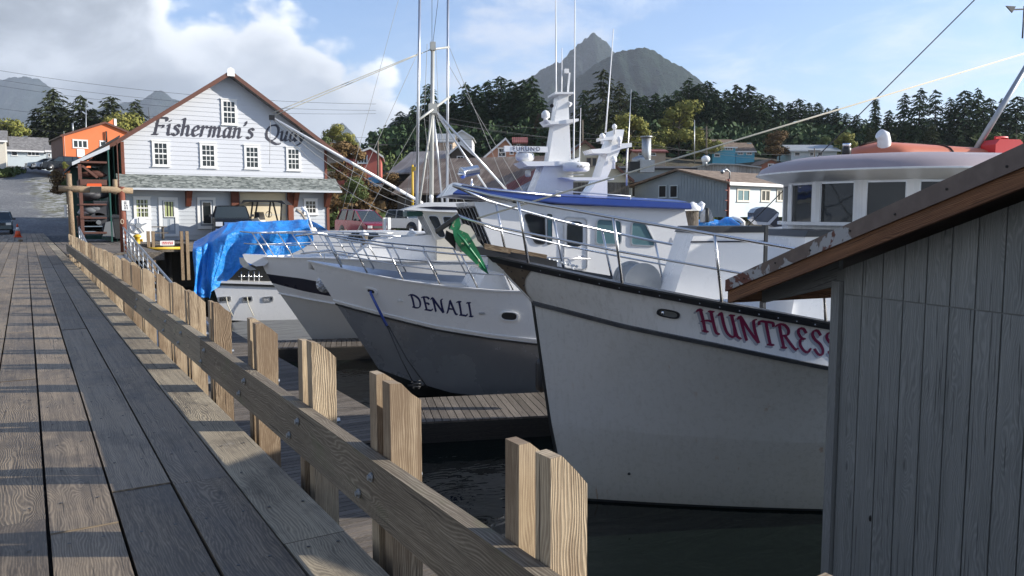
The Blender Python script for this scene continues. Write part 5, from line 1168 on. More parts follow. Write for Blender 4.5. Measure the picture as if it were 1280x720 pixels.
for j in range(0,15):
    f=j/14; rows.append([P_(E_[i],.25).lerp(P_(H_[i],.2),f)+B.n*((.07+.10*f)*fold[i]+.10*math.sin(f*6+i*.3)*math.sin(i*.13))+B.d*(.10*math.sin(f*3+i*.4)*f) for i in range(NN)])
tarp.grid(rows,True)
sol=None
tb=thing('blue_tarp','bright blue plastic tarp draped over the low white boat','tarp',B.w(2,0,-1),B.rz); o=tarp.build('tarp_sheet',M['tarp'],tb); so2=o.modifiers.new('s','SOLIDIFY'); so2.thickness=.012; sb_=o.modifiers.new('u','SUBSURF'); sb_.levels=1; sb_.render_levels=2
dt=bpy.data.textures.new('crumple','CLOUDS'); dt.noise_scale=.35; dm=o.modifiers.new('d','DISPLACE'); dm.texture=dt; dm.strength=.07; dm.mid_level=.5; dm.texture_coords='LOCAL'
# ================================================================ buildings
class House:
    def __init__(s,name,label,org,ang,cat='house',group=None):
        """front wall starts at org, runs along x' (world angle ang), building lies behind it"""
        s.x=Vector((math.cos(ang),math.sin(ang),0)); s.y=Vector((-math.sin(ang),math.cos(ang),0)); s.o=Vector(org); s.T=thing(name,label,cat,s.o,ang,group)
    def w(s,x,y,z): return s.o+s.x*x+s.y*y+Vector((0,0,z))
    def fpx(s,px,py,y=0.):    # photo point on the front wall
        q=atP(px,py,s.o+s.y*y,s.y)-s.o; return (q.dot(s.x),q.z)
    def spx(s,px,py,x=0.):    # photo point on a side wall
        q=atP(px,py,s.o+s.x*x,s.x)-s.o; return (q.dot(s.y),q.z)
    def body(s,w,d,h,rise,ridge,wall,roof,trim=None,over=.35,peak=.5,th=.16,zb=0.,gablemat=None):
        s.wd,s.d,s.h=w,d,h; t=MB(); t.cur=0
        if ridge=='y':   # gable faces the front
            k=w*peak; F=[(0,zb),(w,zb),(w,h),(k,h+rise),(0,h)]
            t.poly([s.w(a,0,z) for a,z in F]); t.poly([s.w(a,d,z) for a,z in F][::-1]); t.poly([s.w(0,0,zb),s.w(0,0,h),s.w(0,d,h),s.w(0,d,zb)]); t.poly([s.w(w,0,zb),s.w(w,d,zb),s.w(w,d,h),s.w(w,0,h)])
            t.build('wall',wall,s.T); r=MB(); sl1=rise/k; sl2=rise/(w-k)
            r.prism([s.w(-over,-over,h-over*sl1),s.w(k,-over,h+rise),s.w(k,-over,h+rise+th),s.w(-over,-over,h-over*sl1+th)],s.y*(d+2*over))
            r.prism([s.w(k,-over,h+rise),s.w(w+over,-over,h-over*sl2),s.w(w+over,-over,h-over*sl2+th),s.w(k,-over,h+rise+th)],s.y*(d+2*over)); r.build('roof',roof,s.T)
            if trim:
                r=MB(); r.prism([s.w(-over,-over-.03,h-over*sl1-.05),s.w(k,-over-.03,h+rise-.05),s.w(k,-over-.03,h+rise+th+.03),s.w(-over,-over-.03,h-over*sl1+th+.03)],s.y*.028); r.prism([s.w(k,-over-.03,h+rise-.05),s.w(w+over,-over-.03,h-over*sl2-.05),s.w(w+over,-over-.03,h-over*sl2+th+.03),s.w(k,-over-.03,h+rise+th+.03)],s.y*.028); r.build('rake_board',trim,s.T)
        else:
            k=d*peak; 
            t.poly([s.w(0,0,zb),s.w(w,0,zb),s.w(w,0,h),s.w(0,0,h)]); t.poly([s.w(0,d,zb),s.w(0,d,h),s.w(w,d,h),s.w(w,d,zb)])
            for x in (0,w): 
                P=[s.w(x,0,zb),s.w(x,0,h),s.w(x,k,h+rise),s.w(x,d,h),s.w(x,d,zb)]; t.poly(P if x==0 else P[::-1])
            t.build('wall',wall,s.T); r=MB(); sl1=rise/k; sl2=rise/(d-k)
            r.prism([s.w(-over,-over,h-over*sl1),s.w(-over,k,h+rise),s.w(-over,k,h+rise+th),s.w(-over,-over,h-over*sl1+th)],s.x*(w+2*over)); r.prism([s.w(-over,k,h+rise),s.w(-over,d+over,h-over*sl2),s.w(-over,d+over,h-over*sl2+th),s.w(-over,k,h+rise+th)],s.x*(w+2*over)); r.build('roof',roof,s.T)
            if trim:
                r=MB(); r.prism([s.w(-over,-over-.03,h-over*sl1-.06),s.w(-over,-over-.03,h-over*sl1+th+.02),s.w(w+over,-over-.03,h-over*sl1+th+.02),s.w(w+over,-over-.03,h-over*sl1-.06)],s.y*.028); r.build('eave_board',trim,s.T)
    def window(s,x0,z0,x1,z1,face='f',cols=1,rows=1,frame=None,gl=None,fw=.09,y=0.,name='window',sill=True,mt=.03):
        frame=frame or M['whitew']; gl=gl or M['glass']
        if face=='f': P=lambda a,z,o:s.w(a,y-o,z); A=s.x; N=-s.y
        else: P=lambda a,z,o:s.w(y-o,a,z); A=-s.y; N=-s.x
        if x1<x0: x0,x1=x1,x0
        if z1<z0: z0,z1=z1,z0
        t=MB(); U=Vector((0,0,1))
        def bx(a0,c0,a1,c1,o0,o1): 
            c=(P(a0,c0,o0)+P(a1,c1,o1))/2; t.beam(c,(U,A,N),abs(c1-c0),abs(a1-a0),abs(o1-o0))
        bx(x0,z0,x0+fw,z1,0.,.06); bx(x1-fw,z0,x1,z1,0.,.06); bx(x0+fw,z1-fw,x1-fw,z1,0.,.058); bx(x0+fw,z0,x1-fw,z0+fw*.8,0.,.058)
        if sill: bx(x0-.05,z0-.05,x1+.05,z0-.002,0.,.1)
        if name=='window' and fw>.08: bx(x0-.04,z1+.002,x1+.04,z1+.05,0.,.09)
        f=t.build(name,frame,s.T); t=MB()
        for i in range(1,cols): a=x0+fw+(x1-x0-2*fw)*i/cols; bx(a-mt/2,z0+fw*.8,a+mt/2,z1-fw,.03,.045)
        for j in range(1,rows):
            c_=z0+fw+(z1-z0-2*fw)*j/rows; m_=mt*(2.2 if (rows%2==0 and j==rows//2) else 1); bx(x0+fw,c_-m_/2,x1-fw,c_+m_/2,.028,.05)
        if cols*rows>1: t.build('glazing_bars',frame,f)
        t=MB(); t.poly([P(x0+fw,z0+fw*.8,.02),P(x1-fw,z0+fw*.8,.02),P(x1-fw,z1-fw,.02),P(x0+fw,z1-fw,.02)]); t.build('pane',gl,f); return f
    def wpx(s,x0,y0,x1,y1,face='f',**k):
        fn=s.fpx if face=='f' else s.spx
        yy=k.get('y',0.); a0,z1=fn(x0,y0,yy); a1,z0=fn(x1,y1,yy); return s.window(min(a0,a1),z0,max(a0,a1),z1,face,**k)
def clap(s,outline,pitch,mt,parent,y=0.,name='clapboard'):
    """lapped boards over a gable outline; outline(z)->(x0,x1)"""
    t=MB(); z0,z1,f=outline
    z=z0
    while z<z1:
        zt=min(z+pitch,z1); a0,a1=f(z); b0,b1=f(zt)
        t.poly([s.w(a0,y-.035,z),s.w(a1,y-.035,z),s.w(b1,y-.012,zt),s.w(b0,y-.012,zt)]); t.poly([s.w(a0,y-.0,z),s.w(a1,y-.0,z),s.w(a1,y-.035,z),s.w(a0,y-.035,z)]); z=zt
    return t.build(name,mt,parent)
def roofmat(name,c1,c2,scale=1.2,fy=5.,contrast=.5):
    m,b,p=mat(name); o=objc(b); x,y,z=b.xyz(o); v=b.vec(b.m('MULTIPLY',x,2.2),b.m('MULTIPLY',y,2.2),b.m('MULTIPLY',z,fy)); n=b.noise(v,scale,4.,.7); c=b.vor(v,scale*1.6,out='Color'); r,_,_=b.xyz(c)
    b.put(p.inputs['Base Color'],b.mix(b.mr(b.m('ADD',b.m('MULTIPLY',n,.6),b.m('MULTIPLY',r,.5)),.3,.8),c1,c2)); p.inputs['Roughness'].default_value=.9; bump(b,p,n,.4,.03); return m
M['shingle']=roofmat('grey_green_shingles',(.065,.078,.074),(.27,.29,.275),1.4,6.)
M['brownroof']=roofmat('brown_shingles',(.13,.09,.06),(.24,.18,.13),1.)
M['greyroof']=roofmat('grey_shingles',(.12,.115,.11),(.24,.23,.22),1.)
M['slate']=paint('pale_metal_roof',(.36,.37,.36),.5,.3,dirt=.3)
def iron(name,c1,c2,c3,pitch=.25,seed=0.):
    m,b,p=mat(name); o=objc(b); x,y,z=b.xyz(o); sh=b.n('ShaderNodeTexWhiteNoise',noise_dimensions='2D'); b.put(sh.inputs['Vector'],b.vec(b.m('FLOOR',b.m('DIVIDE',x,.8)),b.m('FLOOR',b.m('DIVIDE',b.m('ADD',y,z),2.6)))); r=sh.outputs['Value']
    st=b.noise(b.vec(b.m('MULTIPLY',x,5.),b.m('MULTIPLY',y,.5),b.m('ADD',b.m('MULTIPLY',z,.5),seed)),1.,5.,.65); n=b.noise(o,.5,5.,.6)
    f=b.m('ADD',b.m('MULTIPLY',st,.9),b.m('ADD',b.m('MULTIPLY',b.m('SUBTRACT',r,.5),.35),b.m('MULTIPLY',b.m('SUBTRACT',n,.5),.9)))
    c=b.mix(b.mr(f,.25,.7),c1,c2); c=b.mix(b.mr(f,.62,.8,0,.8),c,c3); w=b.m('MULTIPLY_ADD',b.m('SINE',b.m('MULTIPLY',x,6.283/pitch)),.5,.5); c=b.mix(b.m('MULTIPLY',b.m('POWER',w,3.),.25),c,tuple(q*.45 for q in c1))
    b.put(p.inputs['Base Color'],c); p.inputs['Roughness'].default_value=.65; p.inputs['Metallic'].default_value=.15; bump(b,p,w,.6,.04); return m
M['tin']=iron('grey_corrugated_iron',(.24,.20,.18),(.38,.34,.31),(.44,.42,.40)); M['rust']=iron('rusty_corrugated_iron',(.17,.115,.08),(.32,.245,.18),(.42,.37,.32),seed=4.); M['rustred']=iron('red_oxide_iron',(.17,.045,.032),(.28,.085,.06),(.20,.10,.08)); M['oldtin']=iron('weathered_grey_iron',(.24,.225,.21),(.40,.39,.38),(.5,.5,.5),seed=9.)
M['cream']=paint('cream_wall_paint',(.66,.58,.42),.7,dirt=.15)
M['tan']=paint('tan_wall_paint',(.42,.33,.24),.7,dirt=.2)
M['peach']=paint('peach_wall_paint',(.50,.27,.18),.7,dirt=.2)
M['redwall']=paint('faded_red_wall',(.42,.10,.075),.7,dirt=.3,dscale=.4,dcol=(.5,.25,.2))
M['brown']=paint('brown_side_wall',(.15,.085,.065),.8,dirt=.3)
M['bluehouse']=paint('sky_blue_wall',(.10,.38,.50),.7,dirt=.15)
M['bluegrey']=paint('blue_grey_sheet_wall',(.30,.35,.38),.6,.1,dirt=.5,dscale=.5,dcol=(.2,.24,.27),streak=.6)
M['paleblue']=paint('pale_blue_wall',(.50,.56,.58),.6,dirt=.4,dscale=.6,dcol=(.36,.41,.43),streak=.3)
M['brick']=paint('red_brick_wall',(.34,.13,.08),.8,dirt=.3)
M['blackwall']=paint('black_boards_and_dark_openings',(.02,.019,.018),.9,dirt=.3)  # black barn boards; also painted in as shade inside openings
M['darkroof']=paint('black_felt_roof',(.03,.03,.032),.8,dirt=.3)
m,b,p=mat('striped_curtain'); o=objc(b); x,y,z=b.xyz(o); k=b.mr(b.m('SINE',b.m('MULTIPLY',x,38.)),-.3,.3); b.put(p.inputs['Base Color'],b.mix(k,(.05,.05,.03),(.42,.46,.22))); p.inputs['Roughness'].default_value=.2; M['curtain']=m
# ---------------------------------------------------------------- white gabled hall with the painted name
Q=House('harbour_hall','large white clapboard gabled hall lettered Fisherman’s Quay above the quay deck',(4.82,50,0.),0.,'building')
QW=11.83; PX=5.93; SLP=.695; QPK=9.72
zr=lambda x:QPK-SLP*abs(x-PX)
t=MB(); D_=24; F=[(0,0),(QW,0),(QW,zr(QW)),(PX,QPK),(0,zr(0))]
t.poly([Q.w(a,.004,z) for a,z in F]); t.poly([Q.w(a,D_,z) for a,z in F][::-1]); t.poly([Q.w(0,0,0),Q.w(0,0,zr(0)),Q.w(0,D_,zr(0)),Q.w(0,D_,0)]); t.poly([Q.w(QW,0,0),Q.w(QW,D_,0),Q.w(QW,D_,zr(QW)),Q.w(QW,0,zr(QW))]); t.build('wall',M['siding_ql'],Q.T)
def gout(z):
    a=PX-(QPK-z)/SLP; b_=PX+(QPK-z)/SLP; return max(0.12,a),min(QW-.12,b_)
clap(Q,(3.6,QPK-.05,gout),.262,M['siding_q'],Q.T,-.004)
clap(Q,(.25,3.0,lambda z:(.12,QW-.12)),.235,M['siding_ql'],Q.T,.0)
rt=MB(); ov=.75
for sg in (-1,1):
    xe=PX+sg*(6.95); rt.prism([Q.w(PX,-ov,QPK+.02),Q.w(xe,-ov,QPK-SLP*6.95+.02),Q.w(xe,-ov,QPK-SLP*6.95+.16),Q.w(PX,-ov,QPK+.18)],Q.y*(D_+1.2))
rt.build('roof',M['greyroof'],Q.T)
rk=MB()
for sg in (-1,1):
    xe=PX+sg*(6.97); rk.prism([Q.w(PX,-ov-.05,QPK-.05),Q.w(xe,-ov-.05,QPK-SLP*6.97-.05),Q.w(xe,-ov-.05,QPK-SLP*6.97+.21),Q.w(PX,-ov-.05,QPK+.23)],Q.y*.045)
rk.build('rake_board',M['rooftrim'],Q.T)
t=MB(); t.prism([Q.w(PX-.22,-ov-.09,QPK-.12),Q.w(PX+.22,-ov-.09,QPK-.12),Q.w(PX+.2,-ov-.09,QPK+.28),Q.w(PX,-ov-.09,QPK+.40),Q.w(PX-.2,-ov-.09,QPK+.28)],Q.y*.035); t.build('ridge_cap',M['whitew'],Q.T)
for xx in (0.0,QW-.16):
    t=MB(); t.box(Q.w(xx-.03 if xx==0 else xx+.03,-.07,3.55),Q.w(xx+.14 if xx==0 else xx+.20,.1,zr(0 if xx==0 else QW)-.03),2); t.build('corner_board',M['redwood'],Q.T)
# skirt roof
t=MB(); nsh=9
for i in range(nsh):
    f0,f1=i/nsh,(i+1)/nsh; y0,y1=-1.12*(1-f0),-1.12*(1-f1); z0,z1=2.98+.80*f0,2.98+.80*f1
    t.poly([Q.w(-.35,y0-.01,z0+.035),Q.w(QW+.6,y0-.01,z0+.035),Q.w(QW+.6-.03,y1,z1+.015),Q.w(-.35+.03,y1,z1+.015)]); t.poly([Q.w(-.35,y0-.01,z0),Q.w(QW+.6,y0-.01,z0),Q.w(QW+.6,y0-.01,z0+.035),Q.w(-.35,y0-.01,z0+.035)])
t.poly([Q.w(-.35,-1.1,2.9),Q.w(-.35,0,2.9),Q.w(QW+.6,0,2.9),Q.w(QW+.6,-1.1,2.9)]); t.poly([Q.w(-.35,-1.1,2.9),Q.w(-.35,-1.1,3.),Q.w(-.35,0,3.75),Q.w(-.35,0,2.9)]); t.poly([Q.w(QW+.6,-1.1,2.9),Q.w(QW+.6,0,2.9),Q.w(QW+.6,0,3.75),Q.w(QW+.6,-1.1,3.)])
sk_=t.build('skirt_roof',M['shingle'],Q.T)
t=MB(); t.box(Q.w(-.36,-1.17,2.87),Q.w(QW+.61,-1.115,2.985),0); t.build('gutter',M['siding_ql'],sk_)
for (a,b_,c,d_) in ((189.5,176,212,208),(249.3,178.7,270.8,210),(304.8,181.5,325,211.3),(357.3,184,376,213.4)): Q.wpx(a,b_,c,d_,cols=3,rows=4,fw=.13,y=-.03,mt=.035)
Q.wpx(276,123.8,296.5,156.5,cols=3,rows=4,fw=.13,y=-.03,mt=.035)
Q.wpx(166.4,246.4,188.9,273.5,cols=3,rows=4,fw=.15,y=-.03,gl=M['curtain'])
Q.wpx(379.3,248.8,397,268,cols=3,rows=3,fw=.14,y=-.03)
f=Q.wpx(246,246.6,270.5,285,cols=1,rows=1,fw=.15,y=-.03,gl=M['greydoor'],name='door_frame'); 
Q.wpx(252,252,265,280,fw=.05,y=-.06,gl=M['glass'],name='door_window',sill=False)
f=Q.wpx(197.6,246.4,224,295.4,fw=.19,y=-.03,gl=M['greydoor'],name='door_frame',sill=False)
Q.wpx(204,251,218.5,271.5,fw=.05,y=-.055,gl=M['curtain'],name='door_window',sill=False)
for x0 in (204,212.3):
    a0,z1=Q.fpx(x0,274,-.05); a1,z0=Q.fpx(x0+5.5,288,-.05); t=MB(); t.box(Q.w(a0,-.06,z0),Q.w(a1,-.052,z1),2); t.build('door_panel',M['siding_ql'],Q.T)
# garage opening and its pale door
a0,z1=Q.fpx(299.4,240,-.03); a1,z0=Q.fpx(357.8,290,-.03)
t=MB(); t.box(Q.w(a0,-.075,.1),Q.w(a1,-.05,z1),0)
gd=t.build('garage_door',M['cream'],Q.T)
for i in range(1,4): t=MB(); t.box(Q.w(a0,-.08,.1+i*.68),Q.w(a1,-.077,.13+i*.68),0); t.build('door_joint',M['siding_ql'],gd)
for px0,px1 in ((289,298.6),(359.9,366.5)):
    a0,_=Q.fpx(px0,240,-.3); a1,_=Q.fpx(px1,240,-.3); t=MB(); t.box(Q.w(a0,-.32,.0),Q.w(a1,-.08,2.88),2); t.build('timber_post',M['redwood'],Q.T)
def bracket(px,ln=1.):
    a,_=Q.fpx(px,240,-.5); t=MB(); t.prism([Q.w(a-.14,-.06,1.95),Q.w(a-.14,-.28,1.97),Q.w(a-.14,-.95*ln,2.86),Q.w(a-.14,-.06,2.86)],Q.x*.28); t.build('bracket',M['redwood'],Q.T)
bracket(236); bracket(370,.9); bracket(410)
t=MB(); t.box(Q.w(QW-.05,-.1,0),Q.w(QW+.12,.05,2.88),2); t.build('corner_board',M['redwood'],Q.T)
# lettering
def flat(word,x0,y0,x1,y1,**k):
    A0,z0=Q.fpx(x0,y0,-.06); A1,z1=Q.fpx(x1,y1,-.06); return lettering(word,lambda fx,y:Q.w(A0+(A1-A0)*fx,-.0425,z0+(z1-z0)*fx+y*.96),'wall_lettering',M['letter'],Q.T,**k)
flat("Fisherman's",190.5,167.8,316.5,173.2,nibw=.12,nibt=.052,ang=32.,slant=.16,track=.05,rows=46)
flat("Quay",330.5,175.5,382.,176.7,nibw=.12,nibt=.052,ang=32.,slant=.16,track=.06,rows=46)
# lamp on a bracket at the wall, white box and gear on the quay
ro=thing('round_reel_cabinet','white cabinet with a spoked grey wheel, left of the grey panelled door','cabinet',(5.0,46.5,0))
cA=atY(160.5,275,46.8); cB=atY(190,300,46.8)
t=MB(); t.box((cA.x,46.8,.02),(cB.x,47.5,cA.z),2); t.build('cabinet_body',M['whitew'],ro); c=atY(173,282,46.74); t=MB()
t.lathe([(.42,0),(.44,.03),(.42,.05)],c+Vector((0,.03,0)),(0,-1,0),24); t.build('white_disc',M['white'],ro)
t=MB(); t.lathe([(.15,0),(.15,.1)],c-Vector((0,.05,0)),(0,-1,0),12); t.build('hub',M['galv'],ro)
for k in range(5):
    a=2*math.pi*k/5+.3; t=MB(); q=c-Vector((0,.1,0)); e=Vector((math.cos(a),0,math.sin(a))); t.bar(q+e*.1,q+e*.42,.07,.04,(0,1,0)); t.build('spoke',M['galv'],ro)
hy=thing('yellow_standpipe','short yellow standpipe in front of the white cabinet','standpipe',atY(172,308,45.)); c=atY(172,308,45.)
t=MB(); t.lathe([(.17,-.4),(.17,.1),(.13,.14),(.13,.45),(.19,.47),(.19,.55),(.1,.62)],c,(0,0,1),14); t.build('pipe_body',M['yellow'],hy); t=MB(); t.lathe([(.07,0),(.07,.2),(.09,.2),(.09,.25)],c+Vector((0,0,.3)),(1,0,0),10); t.build('outlet',M['yellow'],hy)
tbn=thing('picnic_table','small grey bench table beside the grey door of the white hall','table',(atY(196,290,48.6)))
c=atY(196,283,48.6); t=MB(); t.box(c+Vector((-.6,-.3,-.05)),c+Vector((.5,.3,0)),0); t.build('table_top',M['oldwood'],tbn)
for sx_ in (-.4,.3): t=MB(); t.box(c+Vector((sx_-.04,-.25,-.75)),c+Vector((sx_+.04,.25,-.05)),2); t.build('leg',M['oldwood'],tbn)
t=MB(); t.box(c+Vector((-.6,-.7,-.38)),c+Vector((.5,-.45,-.33)),0); t.build('bench',M['oldwood'],tbn)
# fender piles and yellow pipe along the quay front
for i,(px,y0,y1,w_) in enumerate(((185,289,318,.2),(191,289,322,.2),(226.5,289,328,.2),(233.5,289,328,.2))):
    p_=atY(px,y0,43.9); q_=atY(px,y1,43.9); t=MB(); t.box((p_.x-.075,43.82,-1.9),(p_.x+.075,43.96,p_.z),2); o=t.build('fender_post',M['log']); recenter(o,(p_.x,43.85,-1.9)); tag(o,['weathered fender post by the yellow standpipe, outer of two','weathered fender post just left of the small white sign','weathered fender post just right of the small white sign','weathered fender post beside the blue tarp'][i],'post','fender posts on the quay edge')
pa=atY(180,311,43.6); pb=atY(225,311,43.6); o=MB(); o.tube([(pa.x,43.6,pa.z),(pb.x,43.6,pa.z)],.07,10); o=o.build('yellow_pipe',M['yellow']); recenter(o,(pa.x,43.6,pa.z)); tag(o,'yellow pipe fixed low along the quay edge below the white hall','pipe')
M['sign']=paint('white_sign_panel',(.75,.75,.73),.5,dirt=.1); M['signred']=paint('red_sign_print',(.5,.05,.04),.5)
def sign(px0,py0,px1,py1,Y,label,lines,mt=None,col=None):
    a=atY(px0,py0,Y); c=atY(px1,py1,Y); s_=thing('notice_sign',label,'sign',((a.x+c.x)/2,Y,c.z)); t=MB(); t.box((a.x,Y-.02,c.z),(c.x,Y,a.z),0); t.build('sign_panel',mt or M['sign'],s_)
    n=len(lines)
    for i,L in enumerate(lines):
        zz=a.z-(a.z-c.z)*(i+1)/(n+1); r=random.Random(i+int(px0)); x=a.x+.08
        t=MB()
        while x<c.x-.1:
            wl=r.uniform(.03,.09); t.box((x,Y-.024,zz-L),(min(x+wl,c.x-.06),Y-.021,zz+L),0); x+=wl+r.uniform(.015,.03)
        o=t.build('print',col or M['signred'],s_); o['kind']='stuff'
    return s_
sign(200,301,218,306.5,43.7,'small white sign with two lines of red print on the quay edge',[.03,.03])
bb=MB(); a=atY(194,294,43.98); c=atY(226,312,43.98); bb.box((a.x,43.98,c.z),(c.x,44.06,.0),0); 
# ---------------------------------------------------------------- lean-to store beside the hall
LT=House('storage_lean_to','open dark green storage lean-to with a grey metal roof against the white hall','',0) if False else None
ltT=thing('storage_lean_to','open dark green storage lean-to with sloping roof against the left side of the white hall','shed',(3.2,49,0)); YL=48.6
def L_(x,y): return atY(x,y,YL)
A_=L_(90,206.5); Bq=L_(150,171.5)
t=MB(); t.prism([A_,Bq,Bq+Vector((0,0,.12)),A_+Vector((0,0,.12))],(0,12,0)); t.build('roof',M['darkroof'],ltT)
t=MB(); A2=L_(90,206.5); B2=L_(137,186); t.prism([A2+Vector((0,-.05,-.02)),B2+Vector((0,-.05,-.02)),B2+Vector((0,-.05,.20)),A2+Vector((0,-.05,.16))],(0,.04,0)); t.build('roof_edge',M['siding_ql'],ltT)
for (px0,px1,y0,mt_) in ((134,141,185,'green_metal'),(141.5,146.5,182,'green_metal'),(146.8,151.,178,'rooftrim')):
    a=L_(px0,y0); c=L_(px1,295); t=MB(); t.box((a.x,YL,0),(c.x,YL+(11 if mt_=='green_metal' else .3),a.z),2); t.build('side_panel',M[mt_],ltT)
a=L_(99,205); t=MB(); t.box((a.x-.07,YL,0),(a.x+.1,YL+.18,a.z),2); t.build('post',M['rooftrim'],ltT)
t=MB(); a=L_(103,207); c=L_(122,222); t.bar(a+Vector((0,.1,0)),c+Vector((0,.1,0)),.12,.12); t.build('brace',M['rooftrim'],ltT)
t=MB(); a=L_(99,295); c=L_(134,203); t.box((a.x,YL+5.9,0),(c.x,YL+6,4.3),2); t.build('back_wall',M['green_metal'],ltT)
for (y0,th_) in ((201,.10),(224,.30),(254.5,.08),(271.5,.08),(290,.1)):
    a=L_(100,y0); c=L_(133.5,y0); t=MB(); t.box((a.x,YL-.05,a.z-th_),(c.x,YL+3,a.z),0); t.build('shelf',M['rooftrim'],ltT)
random.seed(21)
cols_=[paint('grey_bundle',(.13,.14,.15),.8),paint('black_gear',(.03,.03,.035),.6),paint('rusty_gear',(.08,.03,.02),.8),paint('blue_grey_tote',(.14,.18,.22),.6),paint('pale_tote',(.30,.31,.33),.6)]
def clutter(kind,px,py,w_,h_,d_,ci,lab,cat):
    a=L_(px,py); th_=thing(kind,lab,cat,(a.x,YL+.4,a.z)); y0=YL+.1; c=cols_[ci]
    t=MB()
    if kind=='net_bundle':
        for k in range(5): t.ball((a.x+random.uniform(-.3,.3)*w_,y0+.3+random.uniform(-.1,.3),a.z+h_*random.uniform(.3,.6)),h_*.5,(w_/h_*.7,.8,.6),10,7)
        t.build('bundle',c,th_)
    elif kind=='cable_spool':
        t.lathe([(h_/2,0),(h_/2,.06),(h_/4,.07),(h_/4,.35),(h_/2,.36),(h_/2,.42)],(a.x,y0,a.z+h_/2),(0,1,0),20); t.build('spool_body',c,th_)
        t=MB(); t.lathe([(h_*.12,0),(h_*.12,.05)],(a.x,y0-.02,a.z+h_/2),(0,-1,0),12); t.build('hub',cols_[0],th_)
    else:
        t.prism([(a.x-w_/2,y0,a.z),(a.x+w_/2,y0,a.z),(a.x+w_*.55,y0,a.z+h_*.92),(a.x-w_*.55,y0,a.z+h_*.92)],(0,d_,0)); t.build('tote_body',c,th_); t=MB(); t.box((a.x-w_*.58,y0-.03,a.z+h_*.9),(a.x+w_*.58,y0+d_+.03,a.z+h_),0); t.build('rim',c,th_)
clutter('net_bundle',119,269.5,1.2,.7,.6,0,'grey net bundle on the third shelf of the green store','net bundle')
clutter('net_bundle',108,269.5,.8,.5,.6,4,'pale net bundle at the left end of the third shelf','net bundle')
clutter('storage_tote',127,269.5,.6,.8,.6,1,'black tote beside the grey net bundle on the third shelf','tote')
clutter('net_bundle',116,252.5,1.4,.8,.6,1,'black net heap on the second shelf of the green store','net bundle')
clutter('storage_tote',106,288.5,.6,.8,.6,2,'rust coloured tote on the bottom shelf of the green store','tote')
clutter('cable_spool',124,290,1.0,1.05,.5,1,'black cable spool standing at the foot of the green store','spool')
clutter('storage_tote',114,294,1.0,.5,.6,3,'blue grey tote on the deck under the shelves','tote')
clutter('net_bundle',115,222,1.2,.5,.6,2,'rusty gear heap on the topmost shelf of the green store','net bundle')
clutter('storage_tote',115,289,.7,.6,.6,1,'black tote between the spool and the rust coloured tote','tote')
dc_=thing('dark_propeller_stand','grey angled hull section leaning beside the cable spool under the store','scrap part',L_(136,292)); t=MB(); P=[L_(128,296),L_(146,296),L_(146,286),L_(140,276),L_(132,278)]; t.prism(P,(0,.4,0)); t.build('plate',cols_[0],dc_)
tbn=thing('wheeled_bin','black wheeled bin with its lid shut beside the reddish gate post','bin',atY(148,298,44.)); a=atY(141.5,272,44.); c=atY(154.5,298,44.)
t=MB(); t.prism([(a.x+.08,44,c.z),(c.x-.08,44,c.z),(c.x,44,a.z),(a.x,44,a.z)],(0,.6,0)); t.build('bin_body',M['boot'],tbn); t=MB(); t.prism([(a.x-.05,43.93,a.z),(c.x+.05,43.93,a.z),(c.x+.02,43.93,a.z+.12),(a.x+.02,43.93,a.z+.16)],(0,.72,0)); t.build('lid',M['black'],tbn)
# ---------------------------------------------------------------- log gate at the head of the gangway
YG=35.2
gt=thing('log_gateway','log gateway of two posts and a peeled crossbeam over the gangway entrance','gateway',(2.3,YG,0))
def G_(x,y): return atY(x,y,YG)
a=G_(86,217); t=MB(); t.tube([(a.x+.02,YG,0),(a.x,YG,1.6),(a.x,YG,a.z)],[.11,.10,.09],12); t.build('post',M['log'],gt)
a=G_(150.5,246); t=MB(); t.tube([(a.x+.05,YG,0),(a.x+.05,YG,2.6)],[.13,.12],12); t.build('post',M['redwood'],gt); ax_=a.x+.05
t=MB(); t.tube([G_(73,235.5),G_(100,236.5),G_(135,237),G_(166,238.5)],[.11,.13,.13,.12],12); t.build('crossbeam',M['log'],gt)
t=MB(); a=G_(144,229); t.tube([(a.x,YG+.05,2.3),(a.x,YG+.05,a.z+.15)],.09,10); t.build('short_post',M['log'],gt)
t=MB(); P=[G_(107,236),G_(109,229.5),G_(126.5,229.5),G_(128,236)]; t.prism(P,(0,-.02,0)); lf=t.build('orange_board',M['cone'],gt)
t=MB(); P=[G_(112,241),G_(112,233.5),G_(126,233.5),G_(126,241)]; t.prism([p+Vector((0,-.13,0)) for p in P],(0,-.12,0)); t.build('lamp_box',M['boot'],gt)
sign(152,250.5,162,263,YG-.13,'white notice on the reddish post of the log gateway',[.02,.02,.02,.02,.02],None,M['letter'])
sign(80,256,88.5,271,YG+.2,'white notice fixed to the leaning log post of the gateway',[.02,.02,.02],None,M['letter'])
lb=thing('life_ring','small pale ring hanging on the reddish gate post','life ring',(ax_,YG-.15,1.1)); c=G_(152,277); t=MB(); t.tube([Vector((c.x+.05*math.cos(a_),YG-.18,c.z+.09*math.sin(a_))) for a_ in np.linspace(0,2*math.pi,20)],.018,8,False); t.build('ring',M['tan'],lb)
